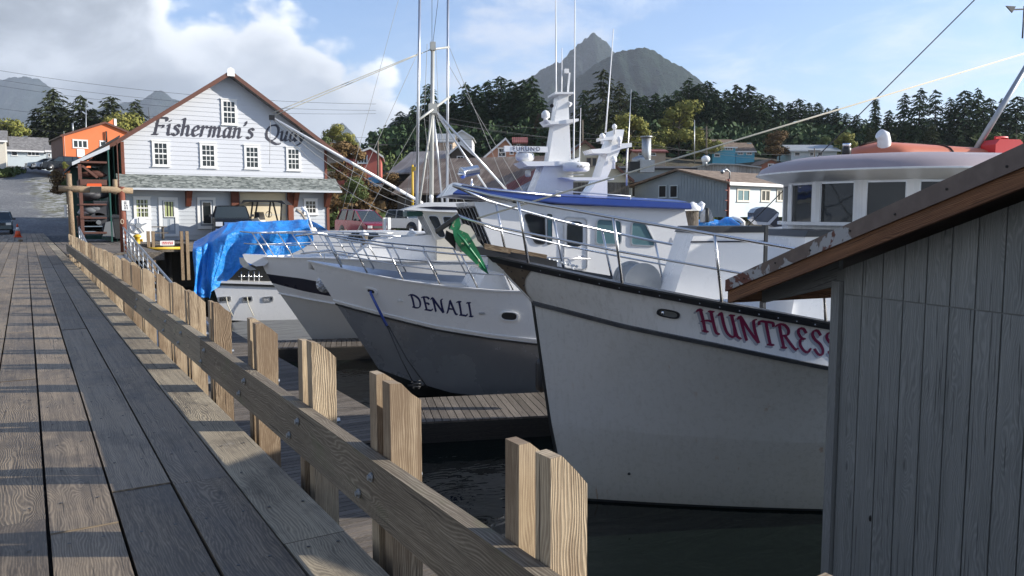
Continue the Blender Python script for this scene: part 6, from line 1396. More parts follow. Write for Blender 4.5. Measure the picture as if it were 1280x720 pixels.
# gangway
gw=thing('gangway','galvanised gangway with barred side rails sloping down to the float','gangway',(2.4,34,0))
XR,XL=3.28,1.75
def GX(x,y,X=XR): return atX(x,y,X)
s0=GX(154,284.5); s1=GX(213,352)
for X in (XR,XL):
    e0=Vector((X,s0.y,s0.z)); e1=Vector((X,s1.y,s1.z)); dd=(e1-e0); dd.normalize(); e2=e0+dd*(e1-e0).length*1.5; Lh=(e2-e0).length
    t=MB(); t.tube([e0,e2],.034,8); t.build('top_rail',M['galv'],gw); t=MB(); t.tube([e0-Vector((0,0,1.05)),e2-Vector((0,0,1.05))],.06,8); t.build('stringer',M['galv'],gw)
    for k in range(1,5): t=MB(); t.tube([e0-Vector((0,0,.2*k)),e2-Vector((0,0,.2*k))],.016,6); t.build('mid_rail',M['galv'],gw)
    n=int(Lh/1.1)
    for i in range(n+1):
        q=e0+dd*(Lh*i/n); t=MB(); t.tube([q,q-Vector((0,0,1.05))],.022,8); t.build('stanchion',M['galv'],gw)
t=MB(); t.prism([Vector((XL,s0.y,s0.z-1.08)),Vector((XR,s0.y,s0.z-1.08)),Vector((XR,e2.y,e2.z-1.08)),Vector((XL,e2.y,e2.z-1.08))],(0,0,.04)); t.build('tread_plate',M['galv'],gw)
# ---------------------------------------------------------------- houses of the town
def base(px,D): return ground_h(px,D)
ANG=-YAW
def hs(name,label,px,py,D,rot,cat='house'): q=atD(px,py,D); return House(name,label,q,ANG+RAD(rot),cat)
# orange building
h=hs('orange_building','two storey orange gabled building with white framed windows up the gravel road',80.5,212,100,38,'building')
pk=h.fpx(131,154)[0]; ez=h.fpx(80.5,170)[1]; pz_=h.fpx(131,154)[1]; DD=h.spx(65,200)[0]
h.body(pk*2,DD,ez,pz_-ez,'y',M['orange'],M['brownroof'],M['rooftrim'],.3,zb=-3)
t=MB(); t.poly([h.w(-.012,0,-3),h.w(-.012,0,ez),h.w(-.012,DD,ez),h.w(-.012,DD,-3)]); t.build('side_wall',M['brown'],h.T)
h.wpx(90.5,174.4,110,185.5,cols=3,fw=.13,mt=.12); h.wpx(124.4,176,133,183,cols=1,fw=.12)
a0,z1=h.fpx(80.2,169); a1,z0=h.fpx(82.2,212); t=MB(); t.beam(h.w((a0+a1)/2,-.04,(z0+z1)/2),((0,0,1),h.x,h.y),z1-z0+1.,a1-a0,.06); t.build('corner_board',M['whitew'],h.T)
a0,z1=h.fpx(96,186.3); a1,z0=h.fpx(106,196.3); t=MB(); t.beam(h.w((a0+a1)/2,-.05,(z0+z1)/2),((0,0,1),h.x,h.y),z1-z0,a1-a0,.05); sb_o=t.build('sign_board',M['sign'],h.T)
t=MB(); 
for k in range(3): t.beam(h.w((a0+a1)/2,-.08,z0+(z1-z0)*(.35+.15*k)),((0,0,1),h.x,h.y),.05,(a1-a0)*.6,.006)
o_=t.build('print',M['lshadow'],sb_o); o_['kind']='stuff'
a0,z1=h.fpx(82,197.4); t=MB(); t.beam(h.w(pk,-.1,z1),(h.x,(0,0,1),h.y),pk*2-.4,.12,.2); t.build('ledge',M['brown'],h.T)
a,z=h.fpx(142,148.3,.5); t=MB(); t.prism([h.w(pk,.5,pz_-.2),h.w(a,.5,z),h.w(a+.25,.5,z),h.w(a+.25,.5,z-2.4)],h.y*.5); t.build('raised_parapet',M['orange'],h.T)
a,z=h.fpx(142.4,148.3,.45); t=MB(); t.prism([h.w(a,.45,z-.9),h.w(a,.45,z),h.w(a+.3,.45,z),h.w(a+.3,.45,z-.9)],h.y*-.04); t.build('parapet_end',M['whitew'],h.T)
for px in (91,133): a,z=h.fpx(px,160 if px<100 else 170,1.5 if px<100 else -.2); yy=1.5 if px<100 else -.2; t=MB(); t.tube([h.w(a,yy,z-.8),h.w(a,yy,z+.6)],.1,8); t.build('flue',M['galv'] if px<100 else M['boot'],h.T)
# white bungalow and cream neighbour at far left
h=hs('white_bungalow','long low white bungalow with grey roof behind the parked cars',-30,201,118,31)
w=h.fpx(58,201)[0]; ez=h.fpx(20,187)[1]; rz_=h.fpx(20,172,4.)[1]
h.body(w,8,ez,rz_-ez,'x',M['paleblue'],M['greyroof'],M['whitew'],.5,zb=-3)
h.wpx(34,188.2,49.5,194.8,cols=3,fw=.08,mt=.1); h.wpx(14,188,22,194.8,fw=.08)
a0,z0=h.fpx(8,201); t=MB(); t.box((0,0,0),(.01,.01,.01))
h2=hs('garage','small pale garage at the right end of the white bungalow',58.5,202,114,31,'garage'); h2.body(h2.fpx(68,202)[0],5,h2.fpx(60,189)[1],.9,'x',M['paleblue'],M['greyroof'],M['whitew'],.2,zb=-3); h2.wpx(60,192,63,196,fw=.05)
h=hs('cream_house','cream two storey house cut by the left edge of the photo',-26,200,108,31); h.body(h.fpx(7.5,200)[0],8,h.fpx(0,176)[1],1.6,'x',M['beige'],M['greyroof'],M['whitew'],.3,zb=-3); h.wpx(-12,180,-4,187,fw=.1)
# red house, barn
h=hs('red_house','small faded red house with a white edged roof behind the autumn bushes',441,212,96,8)
w=h.fpx(476,212)[0]; ez=h.fpx(441,194.5)[1]; pk=h.fpx(462.7,186)
h.body(w,9,ez,pk[1]-ez,'y',M['redwall'],M['slate'],M['whitew'],.35,peak=pk[0]/w,zb=-3); h.wpx(446.5,194.4,459.5,204.3,cols=3,fw=.12,mt=.1)
h=hs('red_house','dark roofed annex with white window at the left of the faded red house',420,212,99,8,'annex'); h.body(h.fpx(440,212)[0],6,h.fpx(430,194)[1],.7,'x',M['redwall'],M['slate'],M['whitew'],.2,zb=-3); h.wpx(423,197,430,202,fw=.1)
h=hs('black_barn','black gabled barn with a grey iron roof beside the utility pole',490,240,84,-24,'barn')
# roof slopes to the front
w=h.fpx(524,240)[0]; ez=h.fpx(490,216)[1]; 
h.body(w+1.5,9.,ez,h.spx(476,190)[1]-ez if False else 2.35,'x',M['blackwall'],M['tin'],None,.35,zb=-3)
# big rusty roofed net shed
RS=House('net_shed','long waterfront shed with a rusty brown and red iron roof',atD(497,262,74),ANG+RAD(-22),'shed')
Lw=RS.fpx(694,262)[0]; ez=RS.fpx(600,240)[1]; 
RS.body(Lw,13,ez,RS.fpx(600,199,6.5)[1]-ez,'x',M['oldwood'],M['rust'],None,.4,zb=-3)
sl_=(RS.fpx(600,199,6.5)[1]-ez)/6.5
def roofpatch(x0,x1,skew,mt_,lift):
    t=MB(); P=[RS.w(x0,-.4,ez-.4*sl_+.16+lift),RS.w(x1,-.4,ez-.4*sl_+.16+lift),RS.w(x1+skew,6.4,ez+6.4*sl_+.16+lift),RS.w(x0+skew,6.4,ez+6.4*sl_+.16+lift)]; t.prism(P,(0,0,.02)); t.build('roof_sheet',mt_,RS.T)
xa=RS.fpx(634,240)[0]; xb=RS.fpx(652,240)[0]
roofpatch(xa-1.2,xa+.5,4.0,M['rustred'],.01); roofpatch(xa+.52,Lw+.3,-.0,M['oldtin'],.035) if False else None
t=MB(); z_=lambda y:ez+y*sl_+.18; P=[RS.w(xa+.5,-.42,z_(-.42)),RS.w(Lw+.4,-.42,z_(-.42)),RS.w(Lw+.4,6.4,z_(6.4)),RS.w(xa+4.5,6.4,z_(6.4))]; t.prism(P,(0,0,.03)); t.build('roof_sheet',M['oldtin'],RS.T)
for i in range(16):
    x=RS.fpx(528,240)[0]+i*.8; 
    if x>Lw: break
    t=MB(); t.beam(RS.w(x,-.06,ez/2-1.2),((0,0,1),RS.x,RS.y),ez+2.2,.14,.1); t.build('wall_post',M['oldwood'] if i%3 else M['darkwood'],RS.T)
t=MB(); t.beam(RS.w(Lw*.42,-.03,ez-1.),(RS.x,(0,0,1),RS.y),Lw*.6,1.5,.04); t.build('dark_doorway',M['blackwall'],RS.T)
# cottages above the shed
h=hs('shingled_cottage','little brown shingled cottage just above the rusty roof',563,206,82,0,'cottage'); h.body(h.fpx(589,206)[0],7,h.fpx(563,192)[1],h.fpx(576,181)[1]-h.fpx(563,192)[1],'y',M['oldwood'],M['darkroof'],M['whitew'],.3,zb=-3); h.wpx(571,195,580,200,cols=2,fw=.08)
h=hs('tan_house','tan house with a blank wall and pale roof between the mast poles',541,196,112,0); h.body(h.fpx(566,196)[0],9,h.fpx(541,178)[1],1.5,'x',M['tan'],M['slate'],None,.2,zb=-4); h.wpx(562,180,565,188,fw=.08)
h=hs('white_house','small white gabled house above the tan house',565,184,125,0); h.body(h.fpx(590,184)[0],8,h.fpx(565,172)[1],h.fpx(576,164)[1]-h.fpx(565,172)[1],'y',M['whitew'],M['slate'],M['whitew'],.3,zb=-5); h.wpx(571,172,576,178,fw=.08)
h=hs('peach_house','peach gabled house with white windows behind the radar bar',608,200,80,0); w=h.fpx(649,200)[0]; pk=h.fpx(632,174.5); ez2=h.fpx(649,188)[1]
h.body(w,8,ez2-.6,pk[1]-ez2+.6,'y',M['peach'],M['darkroof'],M['whitew'],.3,peak=pk[0]/w,zb=-4); h.wpx(622.5,185,632.5,196,cols=2,rows=2,fw=.1); h.wpx(637,186,642,193,fw=.08)
h=hs('red_roofed_hut','hut with a bright red roof to the right of the peach house',642,184,105,0,'hut'); h.body(h.fpx(658,184)[0],6,h.fpx(650,179)[1],.9,'x',M['oldwood'],M['rustred'],None,.2,zb=-4); h.wpx(646,180,650,183,fw=.05)
# cream boathouse
h=House('cream_boathouse','cream gabled boathouse with weathered lower boards behind the radar towers',atD(676,262,64),ANG+RAD(4),'boathouse')
w=h.fpx(786,262)[0]; pk=h.fpx(730.5,178); ez2=h.fpx(786,224)[1]
h.body(w,11,ez2,pk[1]-ez2,'y',M['cream'],M['greyroof'],M['rooftrim'],.35,peak=pk[0]/w,zb=-3.5)
zb_=h.fpx(700,227)[1]; 
for i in range(22):
    x=w*i/22; t=MB(); t.beam(h.w(x+w/44,-.03,zb_/2-1.8),((0,0,1),h.x,h.y),zb_+3.5,w/22-.02,.04); t.build('lower_board',M['oldwood'],h.T)
h.wpx(733,197,739,208,fw=.05,frame=M['tan']); h.wpx(740,197,746,208,fw=.05,frame=M['tan']); h.wpx(711,196,716,203,fw=.05,frame=M['tan']); h.wpx(718,196,722,203,fw=.05,frame=M['tan'])
# warehouse on pilings
WH=House('pier_warehouse','blue grey warehouse on pilings with brown roof and pale windowed side',atD(909,268,60),ANG+RAD(41),'warehouse')
ez=WH.fpx(912,229)[1]; dk,pkz=WH.spx(849,213.5)
def sw(px,py): return WH.spx(px,py)
Lw=22.
dd2=WH.spx(813.5,233)[0]
WH.body(Lw,dk*2,ez,pkz-ez,'x',M['paleblue'],M['brownroof'],M['whitew'],.45,zb=-.2)
t=MB(); t.poly([WH.w(-.02,0,-.2),WH.w(-.02,0,ez-.02),WH.w(-.02,dk,pkz-.05),WH.w(-.02,dk*2,ez),WH.w(-.02,dk*2,-.2)]); t.build('gable_wall',M['bluegrey'],WH.T)
n=16
for i in range(n): 
    y=dk*i/n; t=MB(); zt_=ez+(pkz-ez)*y/dk-.15; t.beam(WH.w(-.035,y+.05,zt_/2),((0,0,1),WH.y,WH.x),zt_,.05,.03); t.build('batten',M['bluegrey'],WH.T)
for (a,b_,c,d_) in ((921,236,936.5,252),(951,236.7,962,252),(970.8,236.7,980,251.5),(981,236.7,989.5,251.5)): WH.wpx(a,b_,c,d_,cols=2,fw=.12,frame=M['beige'],mt=.12,gl=M['glassb'] if a<930 else M['glass'])
t=MB(); t.tube([WH.w(-.15,-.15,-.3),WH.w(-.15,-.15,ez+.3)],.10,8); t.build('red_downpipe',M['rustred'],WH.T)
for k in range(5): t=MB(); t.beam(WH.w(-.35,-.15,.3+k*.75),(WH.x,WH.y,(0,0,1)),.4,.06,.06); t.build('step_iron',M['rustred'],WH.T)
t=MB(); q=WH.w(-.1,-.2,ez+.3); t.tube([q,q+Vector((0,0,.5)),q+WH.x*-.4+Vector((0,0,.7)),q+WH.x*-.9+Vector((0,0,.6))],.05,8); lg=t.build('lamp_bracket',M['galv'],WH.T); t=MB(); t.ball(q+WH.x*-.95+Vector((0,0,.5)),.16); t.build('lamp_head',M['galv'],lg)
# porch side openings: black panes painted in for the unlit inside
for x0,x1,y0,y1 in ((824,834,231.5,247),(838,848,231.5,247)):
    a,z1=WH.spx(x0,y0); c,z0=WH.spx(x1,y1); WH.window(min(a,c),z0,max(a,c),z1,'l',cols=1,fw=.08,frame=M['paleblue'],gl=M['blackwall'],y=-.06,name='opening')
# rear hall roof of the same yard
h=House('rear_warehouse','grey low warehouse with dark window bays at the left of the pier warehouse',atD(770,266,74),ANG+RAD(-2),'warehouse'); w=h.fpx(866,266)[0]
h.body(w,12,h.fpx(820,212)[1],.5,'x',M['bluegrey'],M['darkroof'],None,.3,zb=-1)
for i in range(5): 
    x0=789+i*8.6; h.wpx(x0,231,x0+7.4,246.5,fw=.1,frame=M['paleblue'],gl=M['blackwall'])  # black panes stand for the unlit depth behind the bays
t=MB(); t.beam(h.w(w/2,-.3,h.fpx(820,231)[1]+.12),(h.x,(0,0,1),h.y),w-.5,.2,.9); t.build('canopy',M['darkroof'],h.T)
h=House('vaulted_hall','pale metal hall with a shallow vaulted roof rising behind the brown roof',atD(861,226,80),ANG,'hall'); w=h.fpx(950,226)[0]; zz=[h.fpx(x,y)[1] for x,y in ((861,210),(890,205),(922,206),(950,209.5))]
t=MB(); F=[(0,-1.5)]+[(w,-1.5),(w,zz[3]),(h.fpx(922,206)[0],zz[2]),(h.fpx(890,205)[0],zz[1]),(0,zz[0])]; t.prism([h.w(a,0,z) for a,z in F],h.y*12); t.build('wall',M['oldtin'],h.T)
t=MB(); P=[h.w(a,-.2,z) for a,z in F[2:]]; 
for a,c in zip(P[:-1],P[1:]): t.bar(a,c,.4,.12)
t.build('roof_edge',M['slate'],h.T)
# roof exhaust with elbow
def flue(px,D,y0,y1,r,label,mt_='galv',cap=True):
    a=atD(px,y0,D); c=atD(px,y1,D); f=thing('flue_pipe',label,'flue',c); t=MB(); t.tube([c,a],r,12); t.build('pipe',M[mt_],f); t=MB(); t.lathe([(r*1.3,0),(r*1.3,.12)],a,(0,0,1),12); t.build('cap',M[mt_],f); return f
f=flue(808,72,172,212,.42,'tall grey exhaust flue with an elbow duct on the low warehouse roof'); t=MB(); q=atD(808,200,72); e=atD(794,206,72); t.tube([q,atD(800,199,72),atD(794,201,72),e],.38,10); t.build('elbow_duct',M['galv'],f); t=MB(); q=atD(808,208,72); t.beam(q,(Rv,Fv,(0,0,1)),1.3,1.,1.1); t.build('fan_housing',M['galv'],f); t=MB(); q=atD(794,208,72); t.beam(q,(Rv,Fv,(0,0,1)),1.1,1.,.8); t.build('fan_housing',M['boot'],f)
f=flue(881,79,200,208,.25,'squat white roof vent on the vaulted hall'); t=MB(); q=atD(882,199,79); t.ball(q,.45,(1,1,.8)); t.build('hood',M['white'],f)
# hillside houses
h=hs('blue_house','bright blue hillside house with a brown roof under the spruces',890.5,199,150,0); w=h.fpx(919,199)[0]; h.body(w,7,h.fpx(900,184)[1],1.6,'x',M['bluehouse'],M['brownroof'],M['whitew'],.3,zb=-4); h.wpx(892.5,184.5,902,188.5,cols=3,fw=.1,mt=.1); h.wpx(906,184,916,187.5,cols=3,fw=.1,mt=.1); h.wpx(893,192,900,196,fw=.1)
h=hs('blue_house_wing','lower right wing of the bright blue hillside house',919.5,198,151,0,'house wing'); h.body(h.fpx(943,198)[0],6,h.fpx(930,189)[1],1.7,'x',M['bluehouse'],M['brownroof'],M['whitew'],.3,zb=-4); h.wpx(922,190,929,193.5,cols=2,fw=.1); h.wpx(933,190,940,193.5,cols=2,fw=.1)
a=h.fpx(936,179,3.); t=MB(); t.beam(h.w(a[0],3.,a[1]-1),((0,0,1),h.x,h.y),2.,.9,.7); t.build('chimney',M['bluehouse'],h.T)
h=hs('grey_roofed_house','white and grey house with a flat grey roof at the edge of the spruce wood',989,199,148,0); w=h.fpx(1046,199)[0]; h.body(w,8,h.fpx(1010,188)[1],1.2,'x',M['paleblue'],M['slate'],M['whitew'],.5,zb=-4); h.wpx(993,190,1000,195,fw=.1); h.wpx(1012,190,1017,195,fw=.1); h.wpx(1022,190,1028,195,fw=.1)
h=hs('brick_house','small red brick house low among the autumn shrubs',952,211,120,0); h.body(h.fpx(975,211)[0],7,h.fpx(960,206)[1],h.fpx(964,199.5)[1]-h.fpx(960,206)[1],'y',M['brick'],M['brownroof'],None,.3,zb=-3); h.wpx(960,205,967,209,cols=2,fw=.1)
h=hs('long_red_shed','long low shed with a red fascia on the brown hillside',794,197,130,0,'shed'); h.body(h.fpx(832,197)[0],6,h.fpx(800,190)[1],.5,'x',M['tan'],M['rustred'],M['rustred'],.4,zb=-3); h.wpx(798,191,804,194.5,fw=.1); h.wpx(812,191,820,194.5,cols=2,fw=.1)
# ---------------------------------------------------------------- right-hand moored boats behind the near one
U=Fr(13.2,17.2)
wb=thing('workboat','white open workboat with a raised dark blue outboard, behind the near boat','boat',atD(930,300,20.5),U.rz)
def U_(x,y,b=0): a,z=U.pl(x,y,b); return U.w(a,b,z)
Dw=22.
def W_(x,y,D=Dw): return atD(x,y,D)
t=MB(); t.prism([W_(862,330),W_(872,284),W_(925,284),W_(957,292),W_(990,293),W_(992,330)],Fv*2.2+Vector((0,0,0))); t.build('hull',M['white'],wb)
t=MB(); P=[W_(957,281,21.8),W_(988,281,21.8),W_(986,296,21.8),W_(957,293,21.8)]; t.prism(P,Fv*.25); t.build('transom',M['white'],wb)
t=MB(); P=[W_(957,291.5,21.7),W_(988,296,21.7),W_(986,310,21.7),W_(957,310,21.7)]; t.prism(P,Fv*.05); t.build('transom_tarp',M['blue'],wb)
t=MB(); ol=[(942,274),(942,266),(946,261),(953,258.5),(961,259),(968,261.5),(974,266),(973,270),(966,275),(958,279.5),(950,281)]
P=[W_(x,y,21.3) for x,y in ol]; t.prism(P,Fv*.55); cw=t.build('outboard_cowl',M['navyl'] if False else paint('dark_blue_cowl',(.035,.05,.08),.25,coat=.5,dirt=.2),wb); bv=cw.modifiers.new('b','BEVEL'); bv.width=.12; bv.segments=4
t=MB(); t.prism([W_(x,y,21.25) for x,y in ((946,277),(960,278),(972,266),(974,268),(962,281),(948,281))],Fv*.04); t.build('cowl_band',M['lshadow'],cw)
t=MB(); t.prism([W_(x,y,21.4) for x,y in ((962,280),(972,268),(978,283),(968,284))],Fv*.3); t.build('outboard_leg',M['navy'],wb)
t=MB(); t.tube([W_(912,283),W_(912,277),W_(916,273),W_(924,274),W_(929,278),W_(929,284)],.06,8); t.build('rail_hoop',M['white'],wb)
ts=thing('folded_blue_tarp','creased blue tarp heaped over the gear on the white workboat','tarp',W_(900,284)); t=MB(); cols2=[]
for i in range(25):
    x=872+i*2.2; yt=interp(x,[872,885,900,908,913,918,926],[275,275,276,272,272,277,281]); cols2.append([W_(x,286+.0*i,21.6),W_(x,(yt+286)/2+.6*math.sin(i*1.7),21.5),W_(x,yt+.4*math.sin(i*1.1),21.9),W_(x,yt+1,22.9)])
t.grid(cols2,True); o=t.build('tarp_sheet',M['tarp'],ts); o.modifiers.new('s','SOLIDIFY').thickness=.02
gb=thing('covered_winch','grey sheeted winch beside the white capped piling','winch',W_(886,276)); t=MB(); P=[W_(880,278,21.2),W_(881,268,21.2),W_(884,262,21.2),W_(888,262,21.2),W_(893,276,21.2)]; t.prism(P,Fv*.5); o=t.build('cover',paint('grey_sheet',(.32,.34,.36),.5,dirt=.8,dscale=5.,dcol=(.15,.16,.17)),gb); o.modifiers.new('b','BEVEL').width=.06
t=MB(); t.tube([W_(884,260,21.2),W_(884,278,21.2)],.05,8); t.build('post',M['boot'],gb)
wp=thing('capped_piling','tall dark piling with a white conical cap between the cabin and the workboat','piling',W_(865.5,400,19.5)); c=W_(865.5,262,19.5)
t=MB(); t.tube([c-Vector((0,0,4.5)),c-Vector((0,0,2)),c],[.17,.165,.155],14); t.build('pile',M['pile'],wp); t=MB(); t.lathe([(.20,-.03),(.20,.05),(.10,.13),(.03,.19)],c,(0,0,1),16); t.build('cap',M['white'],wp)
bm=thing('white_davit','white davit arm with a curled block end behind the capped piling','davit',W_(852,262,22)); t=MB(); t.tube([W_(790,256.5,22.5),W_(870,259,22.5)],[.10,.12],10); t.build('arm',M['white'],bm); t=MB(); t.tube([W_(870,259,22.5),W_(877,260,22.5),W_(878,256,22.5),W_(875,253,22.5)],[.12,.10,.08,.06],10); t.build('hook',M['white'],bm)
# a white boat lying behind the striped one (long white topsides)
V=Fr(10.2,31.5)
vb=thing('white_cruiser','long white hull with low foredeck lying behind the striped boat','boat',atD(440,330,33),V.rz)
def V_(x,y,b=0): a,z=V.pl(x,y,b); return (a,z)
P=[V_(360,300),V_(395,290),V_(480,289),V_(560,291),V_(560,360),V_(380,360)]; t=MB(); t.prism([V.w(a,0,z) for a,z in P],V.n*-2.6); o=t.build('hull',M['white'],vb); o.modifiers.new('b','BEVEL').width=.08
t=MB(); P=[V_(392,292),V_(400,287),V_(410,286),V_(430,292),V_(440,296)]; t.prism([V.w(a,.02,z) for a,z in [V_(430,300),V_(440,291),V_(470,290),V_(480,300)]],V.n*.04); t.build('window_band',M['glass'],vb)
c=V_(388,288,-.8); t=MB(); t.lathe([(.25,-.25),(.27,0),(.20,.12)],V.w(c[0],-.8,c[1]),(0,0,1),14); t.build('mast_foot',M['beige'],vb); 
for dx in (0,7):
    t=MB(); a,z=V_(388+dx*.3,285,-.8); a1,z1=V_(376+dx,266-dx*.4,-.8); t.tube([V.w(a,-.8,z-.2),V.w(a,-.8,z),V.w(a1,-.8,z1)],.05,8); t.tube([V.w(a1,-.8,z1),V.w(a1-.2,-.8,z1+.12)],.07,8); t.build('exhaust_pipe',M['white'] if dx else M['tan'],vb)
for px,lab in ((455,'mushroom capped mooring post near the red minivan'),(515,'mushroom capped mooring post in front of the silver pickup')):
    q=atD(px,294,30 if px<500 else 27); mp=thing('mooring_post',lab,'mooring post',q-Vector((0,0,2))); t=MB(); t.tube([q-Vector((0,0,2.5)),q],.14,10); t.build('post',M['pile'],mp); t=MB(); t.lathe([(.18,0),(.18,.05),(.03,.2)],q,(0,0,1),12); t.build('cap',M['white'],mp)
for i,px in enumerate((426,431,459,464.5,475,487,492)):
    q=atD(px,287,50); o=MB(); o.tube([(q.x,q.y,-1.),(q.x,q.y,q.z)],.13,8); o=o.build('bollard_post',M['pile']); recenter(o,(q.x,q.y,-1)); tag(o,['pale kerb post at the left corner of the red minivan, outer of two','pale kerb post at the left corner of the red minivan, inner of two','pale kerb post under the middle of the red minivan bumper, left one','pale kerb post under the middle of the red minivan bumper, right one','pale kerb post at the right corner of the red minivan','pale kerb post between the red minivan and the silver pickup, left one','pale kerb post between the red minivan and the silver pickup, right one'][i],'post','kerb posts by the parked minivan')
for i,px in enumerate((480.5,486,524)):
    q=atD(px,272,52); o=MB(); o.box((q.x-.1,q.y-.1,-.5),(q.x+.1,q.y+.1,q.z),2); o=o.build('white_post',M['whitew']); recenter(o,(q.x,q.y,-.5)); tag(o,['white square post just left of its twin by the red minivan','white square post between its twin and the silver pickup','white square post beside the rear wheel of the silver pickup'][i],'post','white posts by the parking lot')
# ================================================================ vehicles
M['carglass']=glass('car_glass',(.03,.04,.045),.06); M['lampw']=paint('headlamp_lens',(.75,.75,.72),.1,.3,dirt=.05); M['lampr']=paint('tail_lamp_lens',(.45,.02,.02),.2)
def carpaint(name,c): return paint(name,c,.22,.3,dirt=.15,dscale=1.2,coat=.35)
def taller(P,k): return dict(body=[(x,z*k) for x,z in P['body']],cab=[(x,z*k) for x,z in P['cab']],pillars=[(a,b*k,c,d*k,e) for a,b,c,d,e in P['pillars']],lampz=tuple(q*k for q in P['lampz']),mirror=(P['mirror'][0],P['mirror'][1]*k))
def vehicle(name,label,cat,loc,rz,paintm,prof,wd=1.8,wheels=(.8,3.6),wr=.34,group=None,bed=None,trim=None):
    """x runs from the nose back, y across, z up. prof: dict of side outlines"""
    v=thing(name,label,cat,loc,rz,group); Mx=WM[v.name]
    def X(p): return Mx@Vector(p)
    hw=wd/2; body=prof['body']; cabn=prof['cab']
    # lower body lofted across the width with tumblehome
    t=MB(); secs=[(-hw,.86),(-hw*.97,1.),(0,1.012),(hw*.97,1.),(hw,.86)]
    zb=min(z for x,z in body)
    rows=[]
    for y,k in [(-hw*.93,.0),(-hw,.35),(-hw,.75),(-hw*.93,1.)]:
        rows.append([(x,y,z if k==1. else z) for x,z in body])
    def side(s):
        P=[]; 
        for yy,sc in ((hw*1.0,1.0),(hw*.94,1.0)): P.append([X((x,s*yy,z)) for x,z in body])
        return P
    n=len(body); cx=sum(x for x,z in body)/n; cz=(max(z for x,z in body)+zb)/2
    L=[]
    for y,sc in ((-hw,.97),(-hw*.93,1.),(hw*.93,1.),(hw,.97)):
        L.append([X((cx+(x-cx)*sc,y,cz+(z-cz)*(sc if z>cz else 1))) for x,z in body])
    for a,b_ in zip(L[:-1],L[1:]): t.grid([a+[a[0]],b_+[b_[0]]],False)
    t.poly(L[0][::-1]); t.poly(L[-1]); bo=t.build('body',paintm,v)
    # glasshouse
    t=MB(); m=len(cabn); belt=min(z for x,z in cabn); L=[]
    for y,sc in ((-1,0),(1,0)):
        L.append([X((x,y*(hw*.95-(z-belt)*.26),z)) for x,z in cabn])
    t.grid([L[0]+[L[0][0]],L[1]+[L[1][0]]],False); t.poly(L[0][::-1]); t.poly(L[1]); gh=t.build('glasshouse',M['carglass'],v)
    # roof skin and pillars in body colour
    top=[(x,z) for x,z in cabn if z>belt+.30]; top=sorted(top); t=MB()
    yt=hw*.95-(top[0][1]-belt)*.26
    t.grid([[X((x,s*(yt+.01),z+.015-(.04 if abs(s)>.9 else 0))) for x,z in top] for s in (-1,-.9,0,.9,1)],True); 
    t.build('roof',paintm,v)
    pil=prof.get('pillars',[])
    for (x0,z0,x1,z1,w_) in pil:
        for s in (-1,1):
            t=MB(); y0=s*(hw*.95-(z0-belt)*.26+.008); y1=s*(hw*.95-(z1-belt)*.26+.008); t.bar(X((x0,y0,z0)),X((x1,y1,z1)),.03,w_,Mx.to_3x3()@Vector((0,1,0))); t.build('pillar',paintm,v)
    for wx in wheels:
        for s in (-1,1):
            c=X((wx,s*(hw-.10),wr)); ax=Mx.to_3x3()@Vector((0,s,0)); t=MB(); t.lathe([(wr*.7,-.12),(wr,-.10),(wr,.08),(wr*.72,.115),(wr*.62,.06)],c,ax,20); w_=t.build('wheel',M['tyre'],v); t=MB(); t.lathe([(wr*.62,.06),(wr*.55,.085),(wr*.15,.06),(.01,.08)],c,ax,14); t.build('rim',M['alu'],w_)
            t=MB(); t.lathe([(wr*1.2,0),(wr*1.2,.02),(.01,.025)],X((wx,s*(hw-.012),wr+.03)),ax,20); t.build('wheel_arch',M['black'],v)
    z0,z1=prof['lampz']
    for s in (-1,1):
        t=MB(); t.beam(X((.02,s*hw*.74,(z0+z1)/2)),[Mx.to_3x3()@Vector(q) for q in ((0,1,0),(0,0,1),(1,0,0))],hw*.36,z1-z0,.10); t.build('headlight',M['lampw'],v)
        t=MB(); xr=max(x for x,z in body); t.beam(X((xr-.01,s*hw*.84,(z0+z1)/2+.1)),[Mx.to_3x3()@Vector(q) for q in ((0,1,0),(0,0,1),(1,0,0))],hw*.2,z1-z0+.12,.08); t.build('tail_light',M['lampr'],v)
        t=MB(); mx,mz=prof['mirror']; t.beam(X((mx,s*(hw+.12),mz)),[Mx.to_3x3()@Vector(q) for q in ((0,1,0),(0,0,1),(1,0,0))],.2,.14,.1); t.build('mirror',M['black'],v)
    t=MB(); t.beam(X((-.01,0,(z0+z1)/2-.02)),[Mx.to_3x3()@Vector(q) for q in ((0,1,0),(0,0,1),(1,0,0))],hw*.95,z1-z0,.06); t.build('grille',trim or M['black'],v)
    t=MB(); t.beam(X((-.03,0,z0-.22)),[Mx.to_3x3()@Vector(q) for q in ((0,1,0),(0,0,1),(1,0,0))],wd*.94,.17,.12); t.build('bumper',trim or paintm,v)
    return v,X,Mx
SUVP=dict(body=[(0,.38),(0,.85),(.12,.98),(1.15,1.10),(4.2,1.14),(4.5,1.08),(4.55,.45),(4.3,.33),(.2,.30)],cab=[(1.05,1.08),(1.75,1.66),(2.2,1.74),(3.8,1.72),(4.4,1.12)],pillars=[(1.08,1.08,1.75,1.66,.08),(2.35,1.1,2.35,1.72,.09),(3.3,1.1,3.3,1.72,.09),(4.1,1.1,3.9,1.7,.16)],lampz=(.70,.88),mirror=(1.35,1.15))
CARP=dict(body=[(0,.35),(0,.65),(.15,.78),(1.2,.92),(3.9,.98),(4.4,.92),(4.45,.42),(4.2,.30),(.2,.28)],cab=[(1.15,.90),(1.95,1.36),(2.5,1.43),(3.3,1.40),(4.0,.97)],pillars=[(1.15,.9,1.95,1.36,.07),(2.55,.95,2.55,1.42,.07),(3.85,1.,3.35,1.40,.12)],lampz=(.58,.72),mirror=(1.45,.98))
